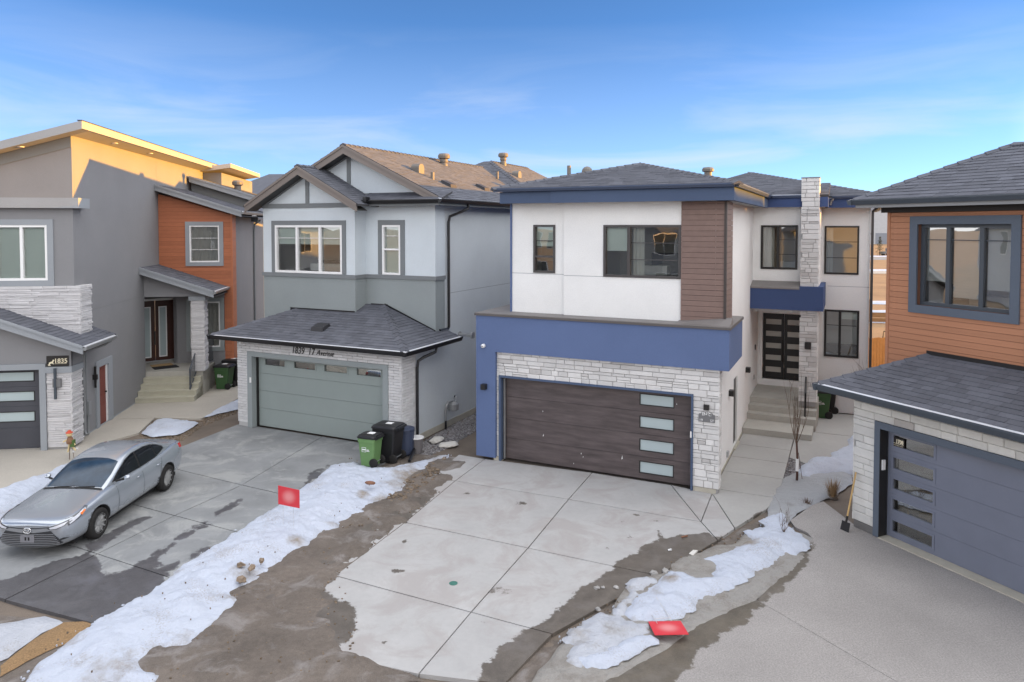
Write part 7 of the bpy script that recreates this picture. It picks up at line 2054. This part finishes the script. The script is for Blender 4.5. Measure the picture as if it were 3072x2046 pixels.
            sp.build('rim', 'rim', w, fix=True)
        MB().box(ax_ - .30, ax_ + .30, -.60, .60, .25, .62).build('wheel_well', 'car_dark', t)
    # mud flaps and underside
    for sgn in (1, -1):
        for ax_ in AX: MB().box(ax_ - .405, ax_ - .39, .68 * sgn - .11, .68 * sgn + .11, .13, .34).build('mud_flap', 'car_dark', t)
    MB().box(-2.1, 2.0, -.7, .7, .15, .24).build('underbody', 'car_dark', t)
    return t
car_ = make_car(-8.93, 15.38, R(-92.4))
car_.scale = (.93, .865, .895)

# =================================================================== waste carts
def cart(x, y, rz, h, w, d, mt, label, group, lid='black_cart', mark=True, z=0.0):
    t = empty('waste_cart', (x, y, z), rz, label, 'waste bin', group)
    bw, bd = w * .78, d * .72; hb = h * .86
    mb = MB(); nb = 6; rings = []
    def ring(sx_, sy_, zz, c):
        pts = []
        for cx, cy, a0 in ((1, 1, 0), (-1, 1, 90), (-1, -1, 180), (1, -1, 270)):
            for k in range(3):
                a = R(a0 + 45 * k); pts.append(((sx_ / 2 - c) * cx + c * math.cos(a), (sy_ / 2 - c) * cy + c * math.sin(a), zz))
        return pts
    R_ = [ring(bd, bw, .02, .03), ring(bd * 1.02, bw * 1.02, .06, .04), ring(d * .95, w * .95, hb * .86, .05), ring(d * .95, w * .95, hb * .865, .05), ring(d * 1.0, w * 1.0, hb * .87, .05), ring(d * 1.0, w * 1.0, hb, .05)]
    n = 12
    vs = [q for r_ in R_ for q in r_]
    fs = [(i * n + k, i * n + (k + 1) % n, (i + 1) * n + (k + 1) % n, (i + 1) * n + k) for i in range(len(R_) - 1) for k in range(n)] + [tuple(range(n - 1, -1, -1)), tuple(range((len(R_) - 1) * n, len(R_) * n))]
    mb.add(vs, fs).build('body', mt, t)
    mb = MB(); L = [ring(d * 1.06, w * 1.07, hb + .003, .06), ring(d * 1.06, w * 1.07, hb + .04, .06), ring(d * .98, w * .98, hb + .075, .08), ring(d * .55, w * .6, hb + .10, .08)]
    vs = [q for r_ in L for q in r_]
    fs = [(i * n + k, i * n + (k + 1) % n, (i + 1) * n + (k + 1) % n, (i + 1) * n + k) for i in range(3) for k in range(n)] + [tuple(range(n - 1, -1, -1)), tuple(range(3 * n, 4 * n))]
    mb.add(vs, fs).box(d * .45, d * .60, -w * .42, w * .42, hb - .01, hb + .05).build('lid', lid, t)
    MB().tube([(d * .47, -w * .36, hb - .03), (d * .62, -w * .36, hb + .02), (d * .62, w * .36, hb + .02), (d * .47, w * .36, hb - .03)], .016, 6).build('handle', lid, t)
    for s_ in (-1, 1):
        MB().lathe((d * .40, s_ * w * .40 - .03, .12), [(.03, -.005), (.10, 0), (.12, .015), (.12, .045), (.10, .06), (.03, .065)], 18, (0, 1, 0)).build('wheel', 'rubber', t)
    MB().tube([(d * .40, -w * .4, .12), (d * .40, w * .4, .12)], .012, 6).build('axle', 'galv', t)
    if mark:
        # square emblem with three bars and two lines of print on the side panel
        F = Face((0, -w * .478, 0), (1, 0, 0)); mk_ = MB(); s0 = .052; zc = hb * .62; tl = .018
        k = w * .078 / (hb * .84)
        Fm = Face((-d * .12, -w * .462, 0), (1, 0, 0))
        mk_.fbox(Fm, -.06, .06, zc - .06, zc - .052, 0, .006); mk_.fbox(Fm, -.06, .06, zc + .052, zc + .06, 0, .008)
        mk_.fbox(Fm, -.06, -.052, zc - .052, zc + .052, 0, .007); mk_.fbox(Fm, .052, .06, zc - .052, zc + .052, 0, .007); mk_.fbox(Fm, -.045, .045, zc - .014, zc + .016, 0, .007)
        for i in range(2): mk_.fbox(Fm, .075, .145 + .015 * i, zc - .01 - .03 * i, zc + .006 - .03 * i, 0, .007)
        mk_.build('label', 'white_paint', t)
    MB().box(-.05, .13, -.08, .08, hb + .098, hb + .104).build('sticker', 'white_paint', t)
    return t
GB = 'carts in front of the grey garage'
cart(-3.66, 18.30, R(-20), .86, .47, .50, 'green_cart', 'bright green cart with black lid at the foot of the snow bank', GB, z=.04)
cart(-3.28, 18.82, R(-20), 1.04, .60, .68, 'black_cart', 'tall black cart standing behind the bright green cart', GB, mark=False)
bb = empty('recycling_bin', (-2.92, 19.38, 0), R(-22), 'dark blue tub beside the white brick garage corner behind the black cart', 'waste bin', GB)
MB().lathe((0, 0, 0), [(.21, 0), (.22, .03), (.25, .62), (.26, .63), (.26, .66), (.23, .67)], 14).build('body', 'blue_bin', bb); MB().lathe((0, 0, .67), [(.265, 0), (.26, .03), (.15, .07), (.03, .08)], 14).build('lid', 'blue_bin', bb)
gb = empty('trash_bin', (-2.62, 19.52, -.03), R(-22), 'small grey open bin by the black downspout', 'waste bin', GB)
MB().lathe((0, 0, 0), [(.13, 0), (.135, .02), (.175, .40), (.19, .41), (.19, .44), (.17, .43), (.13, .05), (.02, .05)], 14).build('body', 'grey_bin', gb); MB().lathe((0, 0, .41), [(.192, 0), (.20, .02), (.185, .035)], 14).build('liner', 'paper', gb)
GA = 'carts beside the charcoal house steps'
cart(-11.05, 27.28, R(-4), .98, .58, .60, 'dark_green_cart', 'green cart beside the concrete side of the front steps', GA)
cart(-10.98, 27.95, R(-4), 1.08, .60, .64, 'black_cart', 'black cart tucked behind the green cart at the front steps', GA, mark=False)
GC = 'carts beside the white house pillar'
cart(10.08, 23.12, R(-22), .96, .50, .56, 'dark_green_cart', 'dark green cart standing right of the white stone pillar', GC)
cart(10.52, 23.78, R(-22), 1.06, .58, .66, 'black_cart', 'black cart directly behind the dark green cart at the pillar', GC, mark=False)
cart(10.86, 24.48, R(-22), 1.06, .58, .66, 'black_cart', 'rearmost black cart in the row beyond the stone pillar', GC, mark=False)

# =================================================================== signs, tools, small things
sg = empty('yard_sign', (-4.51, 14.27, 0.10), R(-12), 'red yard sign standing upright in the snow bank', 'sign', 'red yard signs')
b_ = MB().hexa([(-.235, -.004, .48), (.235, -.004, .43), (.235, .004, .43), (-.235, .004, .48), (-.235, -.004, .86), (.235, -.004, .80), (.235, .004, .80), (-.235, .004, .86)]).build('board', 'sign_print', sg)
mb = MB().tube([(-.13, 0, .50), (-.13, 0, -.1)], .003, 5).tube([(.10, 0, .50), (.10, 0, -.1)], .003, 5); mb.build('wire_stake', 'wire', sg)
sg2 = empty('yard_sign', (2.38, 10.70, 0.055), R(6), 'red yard sign fallen flat on the wet concrete edge', 'sign', 'red yard signs')
o = MB().box(-.255, .255, -.004, .004, -.225, .225).build('board', 'sign_print', sg2); o.rotation_euler = (R(-96), 0, R(-4)); o.location = (0, 0, .03)
mb = MB().tube([(-.12, .15, .02), (-.16, .62, .05)], .005, 5).tube([(.13, .2, .02), (.06, .80, .09)], .005, 5).tube([(-.13, .24, .05), (.13, .24, .05)], .004, 5); mb.build('wire_stake', 'wire', sg2)

sh = empty('shovel', (6.81, 14.40, 0), 0, 'wooden handled scraper shovel leaning on the cream stone corner', 'shovel')
a, b = Vector((0, 0, .10)), Vector((.255, .12, 1.16))
ax_ = (b - a).normalized()
MB().tube([a + ax_ * .16, b], .018, 8).build('handle', 'shovel_wood', sh)
MB().tube([a + ax_ * .06, a + ax_ * .20], .023, 8).build('socket', 'black_metal', sh)
sd_ = Vector((ax_.y, -ax_.x, 0)).normalized(); nn_ = ax_.cross(sd_)
c0 = a + ax_ * .08
MB().hexa([c0 - sd_ * .10 - ax_ * .20 - nn_ * .006, c0 + sd_ * .10 - ax_ * .20 - nn_ * .006, c0 + sd_ * .10 - ax_ * .20 + nn_ * .006, c0 - sd_ * .10 - ax_ * .20 + nn_ * .006,
           c0 - sd_ * .095 - nn_ * .006, c0 + sd_ * .095 - nn_ * .006, c0 + sd_ * .095 + nn_ * .006, c0 - sd_ * .095 + nn_ * .006]).build('blade', 'black_metal', sh, fix=True)

# young bare tree with a white trunk guard
def branchy(mb, p, d, L, r, depth, rg, spread=.5, up=.25):
    q = p; pts = [p]; rs = [r]
    for k in range(3):
        d = (d + Vector((rg.uniform(-.12, .12), rg.uniform(-.12, .12), up * .3))).normalized()
        q = q + d * L / 3; pts.append(q); rs.append(r * (1 - .22 * (k + 1)))
    mb.tube(pts, rs, 5)
    if depth > 0:
        for k in range(rg.choice((2, 2, 3))):
            a = rg.uniform(0, 6.28); s_ = spread * rg.uniform(.6, 1.2)
            dd_ = (d + Vector((math.cos(a) * s_, math.sin(a) * s_, up))).normalized()
            branchy(mb, pts[rg.choice((1, 2, 3))], dd_, L * rg.uniform(.55, .8), r * .55, depth - 1, rg, spread, up)
tr = empty('young_tree', (6.95, 17.24, -.05), 0, 'young bare red stemmed tree with a white trunk guard in the gravel bed', 'tree')
rg = random.Random(4)
MB().tube([(0, 0, 0), (.01, 0, .5), (-.015, .01, 1.02)], [.032, .028, .024], 8).build('trunk', 'bark', tr, smooth=True)
MB().tube([(.004, 0, .30), (.008, 0, .60)], [.040, .038], 10).build('trunk_guard', 'white_paint', tr)
MB().tube([(.16, .05, 0), (.03, 0, .75)], .006, 5).build('stake', 'bark', tr)
mb = MB()
for k in range(7):
    a = k * .9 + rg.uniform(-.2, .2); s_ = rg.uniform(.18, .42)
    branchy(mb, Vector((-.015, .01, .9 + .1 * rg.random())), Vector((math.cos(a) * s_, math.sin(a) * s_, 1)).normalized(), rg.uniform(.62, .92), .010, 2, rg, .3, .5)
mb.build('crown', 'twig', tr)
def clump(x, y, z, h, n, label, mt='dry_grass', cat='plant', name='dry_grass', seed=1, spread=.5, w=.006, group=None):
    rg = random.Random(seed); t = empty(name, (x, y, z), 0, label, cat, group); mb = MB()
    for i in range(n):
        a = rg.uniform(0, 6.28); r = rg.uniform(0, .10); s_ = rg.uniform(.05, spread); hh = h * rg.uniform(.5, 1.1)
        b0_ = Vector((r * math.cos(a), r * math.sin(a), 0)); tip = b0_ + Vector((math.cos(a) * s_ * hh, math.sin(a) * s_ * hh, hh)); mid = b0_.lerp(tip, .55) + Vector((0, 0, .05 * hh))
        sd2 = Vector((-math.sin(a), math.cos(a), 0)) * w
        mb.add([b0_ - sd2, b0_ + sd2, mid + sd2 * .7, mid - sd2 * .7, tip], [(0, 1, 2, 3), (3, 2, 4)])
    mb.build('blades', mt, t); MB().lathe((0, 0, -.03), [(.13, 0), (.10, .05), (.03, .07)], 9).build('root_clump', 'soil', t); return t
clump(7.40, 16.30, -.02, .42, 190, 'tuft of dry tan grass in the grey ice beside the stone corner', seed=2, group='dry plants in the bed')
clump(6.62, 15.85, -.02, .13, 60, 'small dark cut back plant at the corner of the aggregate drive', mt='twig', seed=3, group='dry plants in the bed')
def shrub(x, y, z, h, label, seed, n=8, r=.008):
    rg = random.Random(seed); t = empty('shrub', (x, y, z), 0, label, 'shrub', 'bare shrubs'); mb = MB()
    for k in range(n):
        a = rg.uniform(0, 6.28); s_ = rg.uniform(.15, .7)
        branchy(mb, Vector((0, 0, 0)), Vector((math.cos(a) * s_, math.sin(a) * s_, 1)).normalized(), h * rg.uniform(.45, .7), r, 2, rg, .7, .3)
    mb.build('branches', 'twig', t); return t
shrub(5.42, 14.05, .10, .55, 'small bare shrub poking out of the snow by the aggregate drive', 6, 6, .006)
shrub(11.75, 23.05, -.05, 1.75, 'tall bare shrub at the right corner of the white house', 7, 9, .014)

# scarecrow on a stake
sc = empty('scarecrow_decoration', (-11.80, 18.87, -.02), R(10), 'small straw scarecrow on a stake in front of the pale stone', 'garden decoration')
MB().tube([(0, 0, 0), (.01, 0, .62)], .010, 6).tube([(.10, .02, 0), (.07, .02, .33)], .006, 5).build('stake', 'twig', sc)
MB().lathe((.01, -.01, .70), [(.02, -.075), (.07, -.04), (.075, 0), (.05, .05), (.01, .065)], 12).build('head', 'straw', sc, smooth=True)
MB().lathe((.01, -.01, .745), [(.09, -.008), (.085, .008), (.05, .015), (.045, .045), (.015, .065)], 14).build('hat', 'scare_red', sc)
MB().lathe((.02, 0, .45), [(.03, -.02), (.085, 0), (.095, .06), (.06, .17), (.02, .19)], 10).build('shirt', 'scare_brown', sc)
MB().hexa([(.03, -.05, .36), (.14, -.05, .36), (.14, .05, .36), (.03, .05, .36), (.05, -.06, .54), (.13, -.06, .54), (.13, .06, .54), (.05, .06, .54)]).build('bag', 'scare_green', sc)
mb = MB()
for a0, a1 in (((.01, 0, .58), (-.14, -.02, .50)), ((.03, 0, .58), (.15, -.02, .40)), ((.0, 0, .44), (-.03, -.02, .22)), ((.05, 0, .40), (.16, -.02, .26))): mb.tube([a0, a1], [.026, .02], 7)
mb.build('limbs', 'straw', sc)
mb = MB()
for p_ in ((-.12, -.01, .80), (.19, -.02, .30), (-.03, -.03, .24), (.10, -.03, .23), (-.14, -.02, .5)):
    for k in range(9):
        a = k * .7; mb.tube([p_, (p_[0] + .045 * math.cos(a), p_[1] + .02, p_[2] + .05 * math.sin(a))], [.006, .002], 4)
mb.build('raffia', 'paper', sc)

# porch things of the charcoal house
def awp(u, v, z): return (Matrix.Rotation(R(8.4), 3, 'Z') @ Vector((u, v, z)) + Vector((-12.278, 19.781, 0)))
q = awp(1.22, 7.62, .90)
pt = empty('planter', q, 0, 'white urn planter with dried golden leaves beside the porch pillar', 'planter')
MB().lathe((0, 0, 0), [(.13, 0), (.15, .04), (.19, .14), (.20, .24), (.15, .34), (.17, .40), (.19, .42), (.15, .42), (.1, .36)], 16).build('urn', 'pot_white', pt, smooth=True)
mb = MB(); rg = random.Random(3)
for k in range(60):
    a = rg.uniform(0, 6.28); r_ = rg.uniform(.0, .16); z_ = rg.uniform(.42, .56); s_ = .035
    c = Vector((r_ * math.cos(a), r_ * math.sin(a), z_)); d1 = Vector((rg.uniform(-1, 1), rg.uniform(-1, 1), rg.uniform(-.3, 1))).normalized() * s_; d2 = d1.orthogonal().normalized() * s_ * .5
    mb.add([c - d1, c + d2, c + d1, c - d2], [(0, 1, 2, 3)])
mb.build('dried_leaves', 'dry_leaf', pt)
for nm, u, v, w_, d_, mt, lab, z in (('doormat', .25, 7.05, .85, .55, 'mat_black', 'black rubber doormat at the double wood doors', .902), ('rug', -.02, 7.45, .75, .42, 'mat_tan', 'tan woven rug lying partly on the black doormat', .918)):
    t = empty(nm, awp(u, v, z), R(38), lab, 'mat'); MB().box(-w_ / 2, w_ / 2, -d_ / 2, d_ / 2, 0, .014).build('pad', mt, t)
# white house handrail
hr = empty('handrail', (4.264, 16.638, 0), R(-25.3), 'single black handrail on the concrete steps before the stone pillar', 'railing')
MB().tube([(2.08, 6.72, .35), (2.08, 6.72, 1.20)], .024, 6).build('post', 'black_metal', hr); MB().tube([(2.08, 7.06, .54), (2.08, 7.06, 1.50)], .020, 6).build('post', 'black_metal', hr)
MB().tube([(2.08, 6.62, 1.10), (2.08, 6.72, 1.20), (2.08, 7.06, 1.52)], .022, 6).build('rail', 'black_metal', hr)
# sandbags and concrete splash block by the side wall
def lumpy(name, x, y, z, sx_, sy_, sz_, mt, label, cat, seed, rz=0.0, group=None, res=2, rough=.18):
    bm = bmesh.new(); bmesh.ops.create_icosphere(bm, subdivisions=res, radius=1)
    for v in bm.verts:
        f = 1 + rough * noise.noise(v.co * 1.7 + Vector((seed, seed * .3, 0))) + rough * .6 * noise.noise(v.co * 4.1 + Vector((seed * 2, 0, seed)))
        v.co = Vector((v.co.x * f * sx_, v.co.y * f * sy_, max(v.co.z * f, -.6) * sz_))
    me = bpy.data.meshes.new(name); bm.to_mesh(me); bm.free(); me.materials.append(M[mt])
    me.polygons.foreach_set('use_smooth', [rough < .3] * len(me.polygons))
    o = bpy.data.objects.new(name, me); COL.objects.link(o); o.location = (x, y, z); o.rotation_euler = (0, 0, rz)
    return tag(o, label, cat, group)
lumpy('sandbag', -2.18, 20.55, .02, .27, .15, .085, 'bag_white', 'white sandbag lying nearest the gas meter riser', 'sandbag', 1, R(58), 'sandbags by the side wall', 3, .28)
lumpy('sandbag', -1.80, 20.12, .01, .28, .16, .075, 'bag_white', 'flatter white sandbag lying out in the gravel', 'sandbag', 2.4, R(20), 'sandbags by the side wall', 3, .28)
lumpy('brick', -3.30, 16.42, .25, .15, .065, .05, 'brick_scrap', 'broken brown brick lying on the snow bank', 'brick', 3.1, R(-12), res=1)
for i, (x, y, s_, lab) in enumerate(((1.455, 12.056, .055, 'leftmost clear ice chunk on the wet concrete beyond the pale drive'), (1.562, 12.075, .04, 'smaller ice chunk right beside the leftmost one'), (1.79, 12.08, .055, 'ice chunk lying alone right of the pair on the wet concrete'),
                                   (2.536, 12.58, .075, 'flat pale ice chunk at the edge of the snow patch'), (2.76, 12.66, .08, 'largest pale ice chunk at the back of the snow patch'), (1.40, 11.37, .05, 'small white ice chunk left of the snow patch, nearest the street'))):
    lumpy('ice_chunk', x, y, .012, s_, s_ * .8, s_ * .5, 'ice_lump', lab, 'ice', 5 + i * 1.3, i * 1.1, 'ice chunks on the wet concrete', 2, .5)
for i, (x, y, z_, s_, lab) in enumerate(((-4.84, 12.55, .18, .075, 'brown clod at the left of the cluster low on the snow bank'), (-4.60, 12.42, .17, .085, 'upright brown clod in the middle of the cluster on the snow'), (-4.52, 12.70, .18, .07, 'brown clod topmost of the cluster on the snow bank'), (-4.66, 12.10, .12, .09, 'flat brown clod lowest of the cluster on the snow bank'))):
    lumpy('dirt_clod', x, y, z_, s_, s_ * .7, s_ * .55, 'clod', lab, 'dirt clod', 15 + i, i * .9, 'clods on the snow bank', 2, .7)
for i, (x, y, rz_, sx_, sy_, mt, lab) in enumerate(((3.44, 13.36, .8, .10, .05, 'bag_white', 'torn beige scrap lying on the mud behind the snow patch'), (3.02, 13.48, .2, .035, .025, 'paper', 'tiny white scrap on the wet mud'), (3.44, 14.07, .3, .07, .022, 'brick_scrap', 'brown leaf like scrap on the wet slab edge'))):
    t = empty('litter_scrap', (x, y, .012), rz_, lab, 'litter', 'scraps on the mud'); MB().hexa([(-sx_, -sy_, 0), (sx_, -sy_ * .7, 0), (sx_ * .8, sy_, 0), (-sx_ * .9, sy_ * .8, 0), (-sx_, -sy_, .01), (sx_, -sy_ * .7, .035), (sx_ * .8, sy_, .02), (-sx_ * .9, sy_ * .8, .012)]).build('sheet', mt, t)
dp_ = empty('plastic_wrap', (4.63, 17.10, 3.955), R(-20), 'crumpled pale plastic left on the parapet cap below the brown siding', 'litter')
MB().hexa([(-.22, -.07, 0), (.20, -.09, 0), (.24, .06, 0), (-.15, .08, 0), (-.12, -.03, .06), (.12, -.05, .07), (.13, .02, .05), (-.08, .03, .08)]).build('sheet', 'paper', dp_)
MB().box(-.34, .36, .085, .10, 0, .012).build('strip', 'brown_cap', dp_)
wc = empty('water_valve', (-1.02, 12.23, .0), 0, 'small green water valve cap set in the pale drive', 'valve cover'); MB().lathe((0, 0, -.05), [(.075, 0), (.075, .056), (.06, .060), (.055, .056), (.01, .055)], 18).build('cap', 'blue_green', wc)
